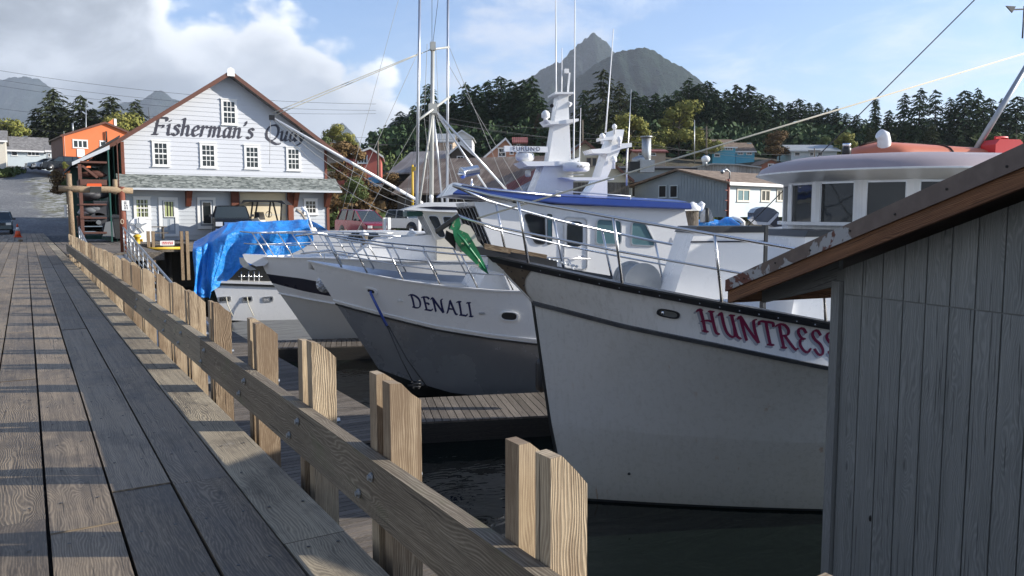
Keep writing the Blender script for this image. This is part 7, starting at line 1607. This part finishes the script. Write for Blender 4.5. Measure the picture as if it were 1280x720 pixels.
VANP=dict(body=[(0,.36),(0,.70),(.2,.84),(1.05,1.02),(4.5,1.08),(4.75,1.04),(4.8,.42),(4.5,.3),(.2,.28)],cab=[(.75,.96),(1.85,1.62),(2.4,1.72),(4.1,1.72),(4.68,1.08)],pillars=[(.75,.96,1.85,1.62,.08),(2.15,1.05,2.15,1.70,.08),(3.15,1.05,3.15,1.71,.09),(4.45,1.1,4.15,1.70,.14)],lampz=(.56,.72),mirror=(1.4,1.08))
PICK=dict(body=[(0,.48),(0,1.0),(.12,1.08),(1.5,1.14),(2.9,1.14),(3.05,1.14),(5.2,1.14),(5.25,.55),(5.0,.5),(.2,.42)],cab=[(1.35,1.12),(1.85,1.66),(2.1,1.70),(2.75,1.70),(2.95,1.12)],pillars=[(1.36,1.12,1.86,1.66,.06),(2.88,1.12,2.74,1.68,.12)],lampz=(.72,.92),mirror=(1.55,1.22))
CREW=dict(body=[(0,.5),(0,1.08),(.12,1.16),(1.4,1.22),(5.5,1.2),(5.6,.62),(5.3,.52),(.2,.45)],cab=[(1.3,1.2),(1.85,1.78),(2.2,1.84),(3.3,1.84),(3.6,1.2)],pillars=[(1.3,1.2,1.85,1.78,.08),(2.45,1.2,2.45,1.83,.09),(3.5,1.2,3.3,1.82,.14)],lampz=(.76,1.0),mirror=(1.6,1.32))
HED=-YAW   # world angle of image-right
# heading rz: nose points to -x' ; x' (nose->tail) world angle
vehicle('parked_car','dark teal grey hatchback facing the camera beside the orange cone, cut by the left edge','car',(-1.75,71.,0),RAD(90),carpaint('teal_grey_car_paint',(.07,.10,.11)),SUVP,1.85)
def gz(px,D): q=Fv*D+Rv*((px-640)/FPX*D); return Vector((q.x,q.y,ground_h(px,D)))
def onroad(px,py,D): q=atD(px,py,D); return q
for (px,py,D,ang,P_,c,lab,nm) in ((33,211,104,-40,CARP,(.32,.35,.38),'small silver car, leftmost of the three parked up the gravel road','parked_car'),(43,211.5,102,-45,CARP,(.55,.57,.6),'pale silver car nosing out between its two parked neighbours','parked_car'),(53,212.5,99,-35,SUVP,(.012,.013,.018),'shiny black estate car, rightmost of the three by the orange building','parked_car')):
    q=onroad(px,py,D); vehicle(nm,lab,'car',q,HED+RAD(-ang*1.0),carpaint('car_paint',c),P_,1.8)
q=atD(292,291,44.2); vehicle('black_pickup','old black pickup truck parked between the white hall and the blue tarp','pickup truck',(q.x,q.y,.01),HED+RAD(112),carpaint('black_pickup_paint',(.010,.011,.012)),taller(PICK,1.17),2.0,(.85,4.1),.42,trim=M['chrome'])
q=atD(474,292,52.5); vehicle('red_minivan','burgundy minivan parked at the right end of the white hall','minivan',(q.x,q.y,.0),HED+RAD(128),carpaint('burgundy_paint',(.22,.016,.03)),taller(VANP,1.06),1.85)
q=atD(537,289,60); vehicle('silver_pickup','silver crew cab pickup truck behind the red minivan','pickup truck',(q.x,q.y,.0),HED+RAD(150),carpaint('silver_pickup_paint',(.50,.51,.52)),CREW,1.95,(.95,4.6),.42)
q=atD(480,263,88); 
vehicle('dark_pickup','dark pickup with red tail lamps parked under the black barn','pickup truck',(q.x,q.y,q.z-.2),HED+RAD(-75),carpaint('dark_pickup_paint',(.02,.02,.025)),CREW,1.9,(.95,4.6),.4)
# golf cart
q=atD(330,285,47.8); gc=thing('golf_cart','golf cart with a dark canopy and open frame in front of the garage door','golf cart',(q.x,q.y,0),HED+RAD(10)); Mg=WM[gc.name]; g_=lambda x,y,z:Mg@Vector((x,y,z))
def gpt(px,py,D=47.8): return atD(px,py,D)
t=MB(); t.prism([gpt(301,254.5,47.3),gpt(304,250,47.3),gpt(352,250.5,47.3),gpt(358,256,47.3),gpt(345,252.5,47.3),gpt(308,252.5,47.3)],Fv*1.3); t.build('canopy',M['black'],gc)
for (a,b_,c,d_) in ((316,252,313,276),(322,252,318,276),(338,252,336,272),(341,252,347,276),(352,254,351,276)):
    for dd_ in (47.4,48.5): t=MB(); t.tube([gpt(a,b_,dd_),gpt(c,d_,dd_)],.05,6); t.build('canopy_post',M['darkwood'],gc)
t=MB(); t.prism([gpt(305,292,47.3),gpt(305,276,47.3),gpt(322,272,47.3),gpt(326,278,47.3),gpt(350,278,47.3),gpt(354,292,47.3)],Fv*1.3); t.build('body',M['beige'],gc)
t=MB(); t.prism([gpt(318,278,47.5),gpt(318,265,47.5),gpt(323,265,47.5),gpt(326,278,47.5)],Fv*1.); t.build('seat',M['black'],gc)
for px in (312,346):
    for dd_ in (47.25,48.6): t=MB(); t.lathe([(.25,-.08),(.25,.08)],gpt(px,293,dd_),Fv,14); t.build('wheel',M['tyre'],gc)
t=MB(); c=gpt(336,268,48); t.tube([c+Vector((.18*math.cos(a),0,.18*math.sin(a))) for a in np.linspace(0,6.3,14)],.02,5); t.build('steering_wheel',M['black'],gc)
# traffic cone
cn=thing('traffic_cone','orange traffic cone with a white band on the far end of the pier planks','traffic cone',(0,0,0)); q=atZ(22.5,296.5,0.); cn.location=q; WM[cn.name]=Matrix.Translation(q)
t=MB(); t.box(q+Vector((-.26,-.26,0)),q+Vector((.26,.26,.04))); t.build('base',M['cone'],cn)
t=MB(); t.lathe([(.20,.04),(.125,.42)],q,(0,0,1),18); t.lathe([(.075,.66),(.035,.88)],q,(0,0,1),18); t.build('cone_body',M['cone'],cn); t=MB(); t.lathe([(.127,.42),(.077,.66)],q,(0,0,1),18); t.build('white_band',M['whitew'],cn)
q=atZ(26,302,0.); ch=MB(); ch.box(q+Vector((-.12,-.2,0)),q+Vector((.1,.2,.12)),1); o=ch.build('timber_block',M['post']); recenter(o,q); tag(o,'small pale timber block lying on the planks in front of the cone','block')
# ================================================================ trees
def leafmat(name,c1,c2,tr=.25):
    m,b,p=mat(name); o=objc(b); oi=b.n('ShaderNodeObjectInfo').outputs['Random']; g=b.n('ShaderNodeNewGeometry').outputs['Random Per Island']
    n=b.noise(o,.5,3.,.6); f=b.m('ADD',b.m('ADD',b.m('MULTIPLY',n,.6),b.m('MULTIPLY',g,.5)),b.m('MULTIPLY',oi,.25))
    b.put(p.inputs['Base Color'],b.mix(b.mr(f,.3,1.05),c1,c2)); p.inputs['Roughness'].default_value=.8; p.inputs['Specular IOR Level'].default_value=.2
    return m
M['needle']=leafmat('dark_spruce_needles',(.018,.040,.017),(.065,.105,.042)); M['needle2']=leafmat('olive_spruce_needles',(.030,.042,.018),(.085,.10,.045)); M['leafy']=leafmat('autumn_yellow_green_leaves',(.13,.15,.035),(.30,.27,.07)); M['leafb']=leafmat('brown_autumn_leaves',(.085,.05,.022),(.20,.13,.055)); M['leafg']=leafmat('green_shrub_leaves',(.045,.07,.02),(.13,.16,.055)); M['deadneedle']=leafmat('brown_dying_needles',(.08,.055,.03),(.15,.11,.06))
M['trunk']=paint('tree_bark',(.07,.055,.045),.95,dirt=.4)
npr=np.random.RandomState(77)
def fast_mesh(name,V,F,mt,smooth=False):
    me=bpy.data.meshes.new(name); me.from_pydata(V,[],F); me.materials.append(mt); me.update(); return me
def spruce_mesh(seed,H=1.,R=.2,lv=34,open_=.0,ragged=.25,pw=.62):
    r=random.Random(seed); V=[]; F=[]
    def leaf(c,d,L,w_):
        # small drooping fan of two blades
        d=d.normalized(); s=Vector((-d.y,d.x,r.uniform(-.5,.5))); s.normalize(); i=len(V)
        tip=c+d*L+Vector((0,0,-L*r.uniform(.1,.7))); V.extend([tuple(c-s*w_*.5),tuple(c+s*w_*.5),tuple(tip+s*w_*.25),tuple(tip-s*w_*.25)]); F.append((i,i+1,i+2,i+3))
        i=len(V); u=Vector((0,0,1)); V.extend([tuple(c+u*w_*.45),tuple(c-u*w_*.35),tuple(tip-u*w_*.5)]); F.append((i,i+1,i+2))
    lobes=[r.uniform(.75,1.2) for _ in range(7)]
    for j in range(lv):
        f=j/(lv-1); z=H*(.10+.89*f); Rl=R*H*((1-f)**pw)+.012*H
        if f<.12: Rl*=.6+3*f
        if r.random()<open_*(1-f): continue
        n=max(4,int(11*(1-f)+4)); a0=r.random()*6.28
        for k in range(n):
            a=a0+6.283*k/n+r.uniform(-.25,.25); L=Rl*r.uniform(1-ragged,1+ragged*.7)*lobes[int(a*7/6.283)%7]; d=Vector((math.cos(a),math.sin(a),0)); zj=z+r.uniform(-.022,.022)*H; m_=max(2,int(L/(.035*H))+1)
            up=.35*(f-.35)
            for q in range(m_):
                g=(q+.6)/m_; c=Vector((0,0,zj))+d*(L*g)+Vector((0,0,L*(up*g-.28*g*g)))+Vector((r.uniform(-1,1),r.uniform(-1,1),r.uniform(-.6,.6)))*.012*H
                for _ in range(2):
                    dd=(d+Vector((r.uniform(-.9,.9),r.uniform(-.9,.9),0))); leaf(c,dd,.050*H*r.uniform(.6,1.25),.022*H*r.uniform(.7,1.3))
    return V,F
def blob_mesh(seed,H=1.,R=.45,nb=16,nl=170,ls=.05,zlo=.25):
    r=random.Random(seed); V=[]; F=[]
    for b_ in range(nb):
        zc=H*r.uniform(zlo,.88); rr=R*H*math.sqrt(max(.05,1-((zc/H-.5)/.55)**2)); a=r.random()*6.28; q=r.random()**.5*rr*.75; c=Vector((q*math.cos(a),q*math.sin(a),zc)); br=H*r.uniform(.10,.19)
        for k in range(nl):
            d=Vector((r.gauss(0,1),r.gauss(0,1),r.gauss(0,1))); d.normalize(); p=c+Vector((d.x,d.y,d.z*.75))*br*r.uniform(.6,1.05); s=Vector((r.gauss(0,1),r.gauss(0,1),r.gauss(0,1))).normalized(); t_=d.cross(s); 
            if t_.length<.1: continue
            t_.normalize(); s=(s-d*s.dot(d)*.5).normalized(); L=ls*H*r.uniform(.5,1.2); i=len(V); V.extend([tuple(p-s*L*.5),tuple(p+t_*L*.4),tuple(p+s*L*.5),tuple(p-t_*L*.4)]); F.append((i,i+1,i+2,i+3))
    return V,F
def trunk_mesh(name,H,r0,branches=0,seed=0):
    t=MB(); rr=random.Random(seed); t.tube([(0,0,-.12*H),(0,0,.3*H),(.01*H,0,.7*H),(0,0,.96*H)],[r0*H,r0*.8*H,r0*.45*H,r0*.1*H],8)
    for i in range(branches):
        a=rr.random()*6.28; z=H*rr.uniform(.22,.7); L=H*rr.uniform(.18,.34); t.tube([(0,0,z),(L*.5*math.cos(a),L*.5*math.sin(a),z+L*.35),(L*math.cos(a),L*math.sin(a),z+L*.6)],[r0*.45*H,r0*.3*H,r0*.1*H],6)
    me=bpy.data.meshes.new(name); me.from_pydata(t.v,[],t.f); me.materials.append(M['trunk']); me.update(); return me
CR={}
for i in range(5): V,F=spruce_mesh(100+i,1.,[.23,.28,.26,.30,.21][i],[40,36,40,34,42][i],[.05,.15,.1,.22,0][i],[.35,.4,.35,.45,.25][i],[.62,.5,.56,.46,.66][i]); CR['s%d'%i]=(V,F)
V,F=spruce_mesh(300,1.,.13,34,.0,.15); CR['p0']=(V,F)
V,F=spruce_mesh(301,1.,.42,22,.35,.45); CR['w0']=(V,F); V,F=spruce_mesh(302,1.,.34,26,.3,.4); CR['w1']=(V,F)
for i in range(3): CR['b%d'%i]=blob_mesh(200+i,1.,.42,20,190,.05)
MESH={}
def crown(kind,mk):
    k=(kind,mk)
    if k not in MESH: V,F=CR[kind]; MESH[k]=fast_mesh('crown',V,F,M[mk])
    return MESH[k]
TR={'s':trunk_mesh('trunk',1.,.014),'b':trunk_mesh('trunk',1.,.018,7,3),'w':trunk_mesh('trunk',1.,.02,5,4)}
def tree(kind,mk,px,ytop,D,label,group=None,ybase=None,wide=1.,name=None,cat='tree'):
    g=gz(px,D); zt=EYE+(HZ-ytop)/FPX*D; H=zt-g.z if ybase is None else zt-(EYE+(HZ-ybase)/FPX*D)
    if ybase is not None: g.z=zt-H
    t=thing(name or ('spruce_tree' if kind[0] in 'spw' else 'autumn_tree'),label,cat,g,random.uniform(0,6.28),group)
    for nm,me in (('trunk',TR[{'s':'s','p':'s','w':'w','b':'b'}[kind[0]]]),('crown',crown(kind,mk))):
        o=bpy.data.objects.new(nm,me); COL.objects.link(o); o.parent=t; o.scale=(H*wide,H*wide,H*1.02)
    return t
random.seed(5)
GW='dark spruces of the wooded ridge'
# left, behind the orange building
tree('s1','needle2',76,117,150,'tall ragged spruce, highest of those left of the orange building roof',None,wide=1.0)
tree('s3','needle2',55,140,150,'broad olive spruce above the white bungalow')
tree('s0','needle2',88,138,158,'spruce tucked behind the tallest one above the orange roof',wide=1.1)
tree('s3','needle2',110,125,150,'broad spruce standing behind the middle of the orange roof',wide=1.1)
tree('s0','needle2',124,140,156,'short spruce in the gap behind the orange roof',wide=1.1)
tree('s1','needle2',147,126,150,'spruce behind the right end of the orange building',wide=1.1)
tree('s2','needle2',177,131,150,'spruce just above the left rake of the white hall',wide=1.1)
tree('b0','leafy',160,140,146,'yellow autumn tree between two spruces left of the white hall',wide=.8)
tree('b1','leafy',193,135,150,'olive tree mostly behind the left rake of the white hall',wide=.9)
tree('b1','leafb',10,148,140,'olive brown tree above the cream house at the left edge',wide=1.2); tree('b2','leafy',28,152,142,'olive brown tree behind the white bungalow roof',wide=1.)
tree('b0','leafy',418,156,150,'yellow green tree over the right rake of the white hall',wide=1.0); tree('b2','leafy',436,168,150,'yellow green tree sloping down beyond the white hall',wide=1.0); tree('b1','leafg',405,168,145,'green tree close against the right rake of the white hall')
# dense grove left of the radar tower
tree('b1','leafg',487,168,170,'green edge tree at the left foot of the spruce grove',wide=1.2)
L=[(503,143,190,'s3',1.2,'broad spruce at the left end of the grove behind the trolling masts'),(520,136,185,'s3',1.1,'dense spruce just left of the trolling masts'),(538,111,190,'s1',1.,'spruce whose top shows between the two trolling poles'),(556,132,185,'s0',1.1,'spruce right behind the trolling masts'),(568,122,188,'s0',1.,'spruce just right of the right trolling pole'),(584,110,190,'s2',1.1,'tall spruce to the right of the trolling poles'),(597,112,186,'s4',1.2,'slim dark spruce in the densest part of the grove'),(610,106,190,'s0',1.1,'dark spruce in the middle of the grove'),(626,102,192,'s1',1.1,'high ragged spruce left of the radar tower'),(640,107,186,'s2',1.1,'dark spruce a little left of the radar tower'),(653,106,188,'s4',1.3,'narrow spruce under the low shoulder of the mountain'),(665,101,184,'s0',1.1,'spruce right behind the left side of the radar tower'),(676,128,180,'s0',1.,'shorter spruce behind the radar tower')]
for px,y,D,k,wd_,lab in L: tree(k,'needle',px,y,D,lab,GW,wide=wd_)
tree('s0','deadneedle',673,145,172,'brown dying conifer just left of the radar tower',wide=.9)
tree('w0','needle2',752,93,165,'wide open crowned pine between the two radar towers',wide=.95); tree('w1','needle',728,118,172,'dark pine behind the taller radar tower',wide=.9); tree('w1','needle2',772,108,170,'pine right behind the second whip antenna',wide=.9)
R_=[(790,119,185,'s3',1.1),(803,124,190,'s1',1.),(816,121,188,'s0',1.1),(829,123,192,'s2',1.1),(842,118,190,'s3',1.),(856,105,195,'s2',1.05),(868,110,192,'s0',1.),(880,107,195,'s1',1.1),(892,118,190,'s3',1.),(904,117,195,'s0',1.05),(916,112,196,'s2',1.1),(932,111,196,'s0',1.15),(945,122,192,'s1',1.),(957,124,196,'s3',1.05),(970,131,194,'s0',1.),(981,133,196,'s2',1.),(993,128,196,'s1',1.1),(1005,133,198,'s3',1.),(1016,132,198,'s0',1.1),(1028,139,198,'s3',1.),(1039,138,196,'s2',1.),(1051,145,198,'s1',1.),(1064,147,198,'s3',1.1),(1075,152,196,'s0',1.)]
labs=['dark spruce just right of the second whip antenna','narrow spruce between the antenna and the golden tree','spruce above the tall grey flue','spruce at the left shoulder of the golden tree','spruce top right over the golden tree','tall spruce standing just behind the right side of the golden tree','spruce in the dip right of the golden tree','tall dark spruce above the yellow green tree','broad spruce left of the blue house chimney line','spruce straight above the blue house left wing','highest spruce over the middle of the blue house','big twin crowned spruce above the blue house chimney','lower spruce just right of the twin crowned one','broad spruce above the small brick house','spruce above the brown gold tree','spruce left of the grey roofed house','spruce over the left end of the grey roof','broad spruce over the grey roof middle','spruce over the right end of the grey roof','spruce where the dark stay crosses the wood','ragged spruce right of the dark stay','spruce sloping down above the olive tree','spruce above the search lamp, left side','lowest spruce left of the pointed one']
for i,(px,y,D,k,wd_) in enumerate(R_): tree(k,'needle',px,y,D,labs[i],GW,wide=wd_*1.08)
tree('p0','needle',1087,129,170,'slender pointed spruce standing apart above the search lamp on the wheelhouse'); tree('s4','needle',1104,142,180,'spruce between the pointed one and the big dark clump',wide=1.1)
for px,y,D,k,wd_,lab in [(1122,122,168,'w1',.8,'left tree of the big dark clump over the orange skiff'),(1141,116,166,'w1',.9,'highest crown of the big dark clump over the orange skiff'),(1160,117,168,'w0',.75,'broad tree in the middle of the big dark clump'),(1178,127,168,'w1',.8,'right tree of the big dark clump'),(1196,119,166,'s3',1.1,'spruce left of the slanted grey strut'),(1212,116,166,'w1',.75,'high spruce right behind the slanted grey strut'),(1226,128,168,'s3',1.1,'spruce right of the slanted grey strut'),(1243,128,168,'w1',.8,'dark spruce next to last on the right'),(1261,126,168,'s3',1.2,'dark spruce by the right edge above the brown roof edge')]: tree(k,'needle',px,y,D,lab,GW,wide=wd_)
for px,y,D,lab in [(1082,163,140,'small young spruce behind the search lamp'),(1157,160,135,'small young spruce below the big dark clump'),(1110,170,140,'small spruce right of the white cowl vent')]: tree('s4','needle2',px,y,D,lab,wide=1.1)
tree('b0','leafy',846,126,165,'large rounded golden green tree in the middle of the dark wood',wide=1.15); tree('b1','leafy',880,155,150,'yellow green tree left of the bright blue house',wide=1.); tree('b2','leafy',785,146,150,'yellow green tree behind the second radar tower',wide=1.2); tree('b1','leafy',812,158,152,'low olive tree above the tall grey flue',wide=1.1)
tree('b0','leafb',971,163,150,'brown gold tree between the blue house and the grey roofed house',wide=1.1); tree('b2','leafy',1050,168,150,'olive tree right of the grey roofed house',wide=1.1); tree('b1','leafg',1262,160,140,'green leafy tree at the right edge',wide=1.5); tree('b2','leafg',1234,168,142,'green leafy tree right of the strut foot',wide=1.2); tree('b0','leafg',1022,172,155,'green tree behind the grey roofed house')
# ---------------------------------------------------------------- shrubs one can tell apart, then brush nobody could count
def scatter(name,mt,boxes,ls,seed,kind='stuff'):
    r=random.Random(seed); V=[]; F=[]
    for (x0,x1,D0,D1,n,h,rad) in boxes:
        for i in range(n):
            px=r.uniform(x0,x1); D=r.uniform(D0,D1); g=gz(px,D); hh=h*r.uniform(.5,1.15); rr=rad*r.uniform(.6,1.2)
            for k in range(46):
                a=r.random()*6.28; el=r.uniform(-.2,1.5); p=Vector((math.cos(a)*math.cos(el)*rr,math.sin(a)*math.cos(el)*rr,math.sin(el)*hh))*r.uniform(.65,1.05)+g; s=Vector((r.gauss(0,1),r.gauss(0,1),r.gauss(0,1))).normalized(); t_=s.cross(Vector((r.gauss(0,1),r.gauss(0,1),r.gauss(0,1)))).normalized(); L=ls*r.uniform(.5,1.3); q=len(V); V.extend([tuple(p-s*L),tuple(p+t_*L*.6),tuple(p+s*L),tuple(p-t_*L*.6)]); F.append((q,q+1,q+2,q+3))
    me=fast_mesh(name,V,F,mt); o=bpy.data.objects.new(name,me); COL.objects.link(o); return tag(o,kind=kind)
tag(scatter('brown_brush',M['leafb'],[(398,470,70,92,260,2.3,1.8),(470,500,74,86,60,1.6,1.5),(790,990,100,135,330,1.8,2.4),(980,1120,100,135,200,1.6,2.4),(84,150,90,98,14,1.0,1.)],.34,3),'autumn brown brush on the slopes behind the waterfront','brush')
tag(scatter('green_brush',M['leafg'],[(400,500,66,80,70,1.3,1.4),(790,1080,95,130,130,1.5,2.),(-20,30,100,106,16,.8,1.2),(380,800,120,150,160,2.5,2.8),(1080,1320,110,150,260,2.6,3.),(85,100,86,94,10,.8,.8)],.32,4),'mixed green shrubs below the houses','brush')
tag(scatter('wood_undergrowth',M['needle'],[(470,1320,165,215,900,6.5,4.5),(40,200,135,160,90,3.5,3.)],.75,6),'dark undergrowth filling the foot of the spruce wood','undergrowth')
# bush at the gateway
def bush(px,py,D,H,mk,label,kind='b1'):
    g=atD(px,py,D); t=thing('autumn_bush',label,'bush',g)
    for nm,me in (('stems',TR['b']),('foliage',crown(kind,mk))):
        o=bpy.data.objects.new(nm,me); COL.objects.link(o); o.parent=t; o.scale=(H*1.2,H*1.2,H)
bush(84,250,66,2.8,'leafb','straggly brown bush behind the left end of the log crossbeam'); bush(97,252,64,2.4,'leafg','thin green bush behind the middle of the log crossbeam','b2')
bush(440,262,62,2.6,'leafg','yellow green bush by the road above the red minivan','b0'); bush(84,213,98,1.2,'leafy','small yellow bush at the foot of the orange building corner')
bush(460,262,76,4.2,'leafb','rounded brown bush at the foot of the slope behind the minivan'); bush(432,240,80,5.,'leafb','large brown bush on the slope right of the white hall','b2'); bush(485,258,78,3.4,'leafb','brown bush beside the yellow post under the barn','b0')
yp=thing('yellow_post','slim yellow post beside the left trolling pole','post',atD(516,262,64)); t=MB(); t.tube([atD(516,275,64),atD(515.5,206,64)],.09,8); t.build('post',M['yellow'],yp); t=MB(); t.beam(atD(517,211,64),(Rv,Fv,(0,0,1)),.35,.2,.3); t.build('post_head',M['yellow'],yp)
bt2=thing('covered_boat','small boat under a pale blue cover beside the black barn','boat',atD(448,228,78)); t=MB(); P=[atD(485+0,228,78),atD(486,223,78),atD(493,221,78),atD(502,223,78),atD(506,229,78)]; t.prism([p-Rv*2.2 for p in P],Fv*2); o=t.build('cover',paint('light_blue_cover',(.10,.35,.62),.5,dirt=.4),bt2); t=MB(); P=[atD(x,y,78) for x,y in ((485,229),(506,230),(503,235),(488,235))]; t.prism([p-Rv*2.2+Fv*.1 for p in P],Fv*1.8); t.build('hull',M['white'],bt2)
# ---------------------------------------------------------------- poles and wires
def upole(px,ytop,ybase,D,label,arm=True,r=.14,mt='pile'):
    a=atD(px,ybase,D); c=atD(px,ytop,D); p=thing('utility_pole',label,'utility pole',a,0,'utility poles of the town'); t=MB(); t.tube([a,c],[r,r*.75],8); t.build('pole',M[mt],p)
    if arm: t=MB(); t.bar(c-Rv*.9-Vector((0,0,.4)),c+Rv*.9-Vector((0,0,.4)),.1,.12); t.build('crossarm',M['oldwood'],p)
upole(107.5,128,215,105,'thin grey pole rising above the orange building roof',False,.07,'galv'); upole(472.5,176,250,82,'short pole in front of the black barn ridge',True,.12); upole(883,158,215,118,'grey pole left of the bright blue house'); upole(868,150,205,140,'thin pole in front of the golden green tree',False,.1,'galv'); upole(728,150,215,84,'pole seen between the two radar towers',False,.12); upole(1018,185,215,120,'pole right of the grey roofed house',True,.1); upole(800,196,215,100,'thin pole left of the tall flue',False,.1)
def wire(pts,D,r,label,sag=.3):
    A_,B_=atD(pts[0],pts[1],D[0]),atD(pts[2],pts[3],D[1]); t=MB(); t.tube([A_.lerp(B_,i/24)-Vector((0,0,4*sag*(i/24)*(1-i/24))) for i in range(25)],r,5,False); o=t.build('overhead_wire',M['wiredark']); recenter(o,A_); return tag(o,label,'wire','overhead wires')
wire((-60,78,470,130),(88,95),.018,'highest thin wire crossing the clouds from the left edge behind the hall',1.); wire((-60,90,470,138),(88,95),.016,'second wire crossing the clouds from the left edge',1.); wire((-60,97,470,142),(88,95),.016,'third wire crossing the clouds from the left edge',1.2); wire((-60,126,200,145),(100,110),.02,'low wire in front of the left mountain',.8); wire((-60,140,180,176),(100,110),.02,'wire running down across the spruces to the orange building',.6)
wire((400,170,720,172),(92,96),.015,'level wire behind the trolling masts',.3); wire((400,175,720,180),(92,96),.015,'level wire low behind the trolling masts',.5); wire((530,140,715,158),(70,76),.018,'upper wire running right to the radar tower',.6); wire((530,146,800,170),(70,80),.018,'wire running right past the radar tower',.9); wire((530,150,1080,192),(74,110),.018,'long wire sagging right across the brown hillside',1.2); wire((700,160,1100,205),(80,110),.018,'lower long wire across the brown hillside',1.)
a=atD(855,212,22); c=atD(1221,0,15); t=MB(); t.tube([atD(915,302,14.),atD(1221,-3,12)],.009,5,False); o=t.build('dark_stay',M['wiredark']); recenter(o,atD(915,302,14.)); tag(o,'thin dark stay rising steeply from behind the trunk cabin to the top right','stay')
# ---------------------------------------------------------------- air between here and the mountains
hz_=MB(); hz_.box((-6500,-300,-12),(6500,7800,1000)); m=bpy.data.materials.new('haze_air'); m.use_nodes=True; t_=m.node_tree; t_.nodes.clear(); b=NB(t_); v_=b.n('ShaderNodeVolumePrincipled'); o=b.n('ShaderNodeOutputMaterial'); t_.links.new(v_.outputs[0],o.inputs['Volume']); v_.inputs['Color'].default_value=(.80,.89,1,1); v_.inputs['Density'].default_value=.00009; v_.inputs['Anisotropy'].default_value=.2
hzo=hz_.build('haze',m); tag(hzo,'thin pale haze over the harbour and mountains','haze',kind='stuff')
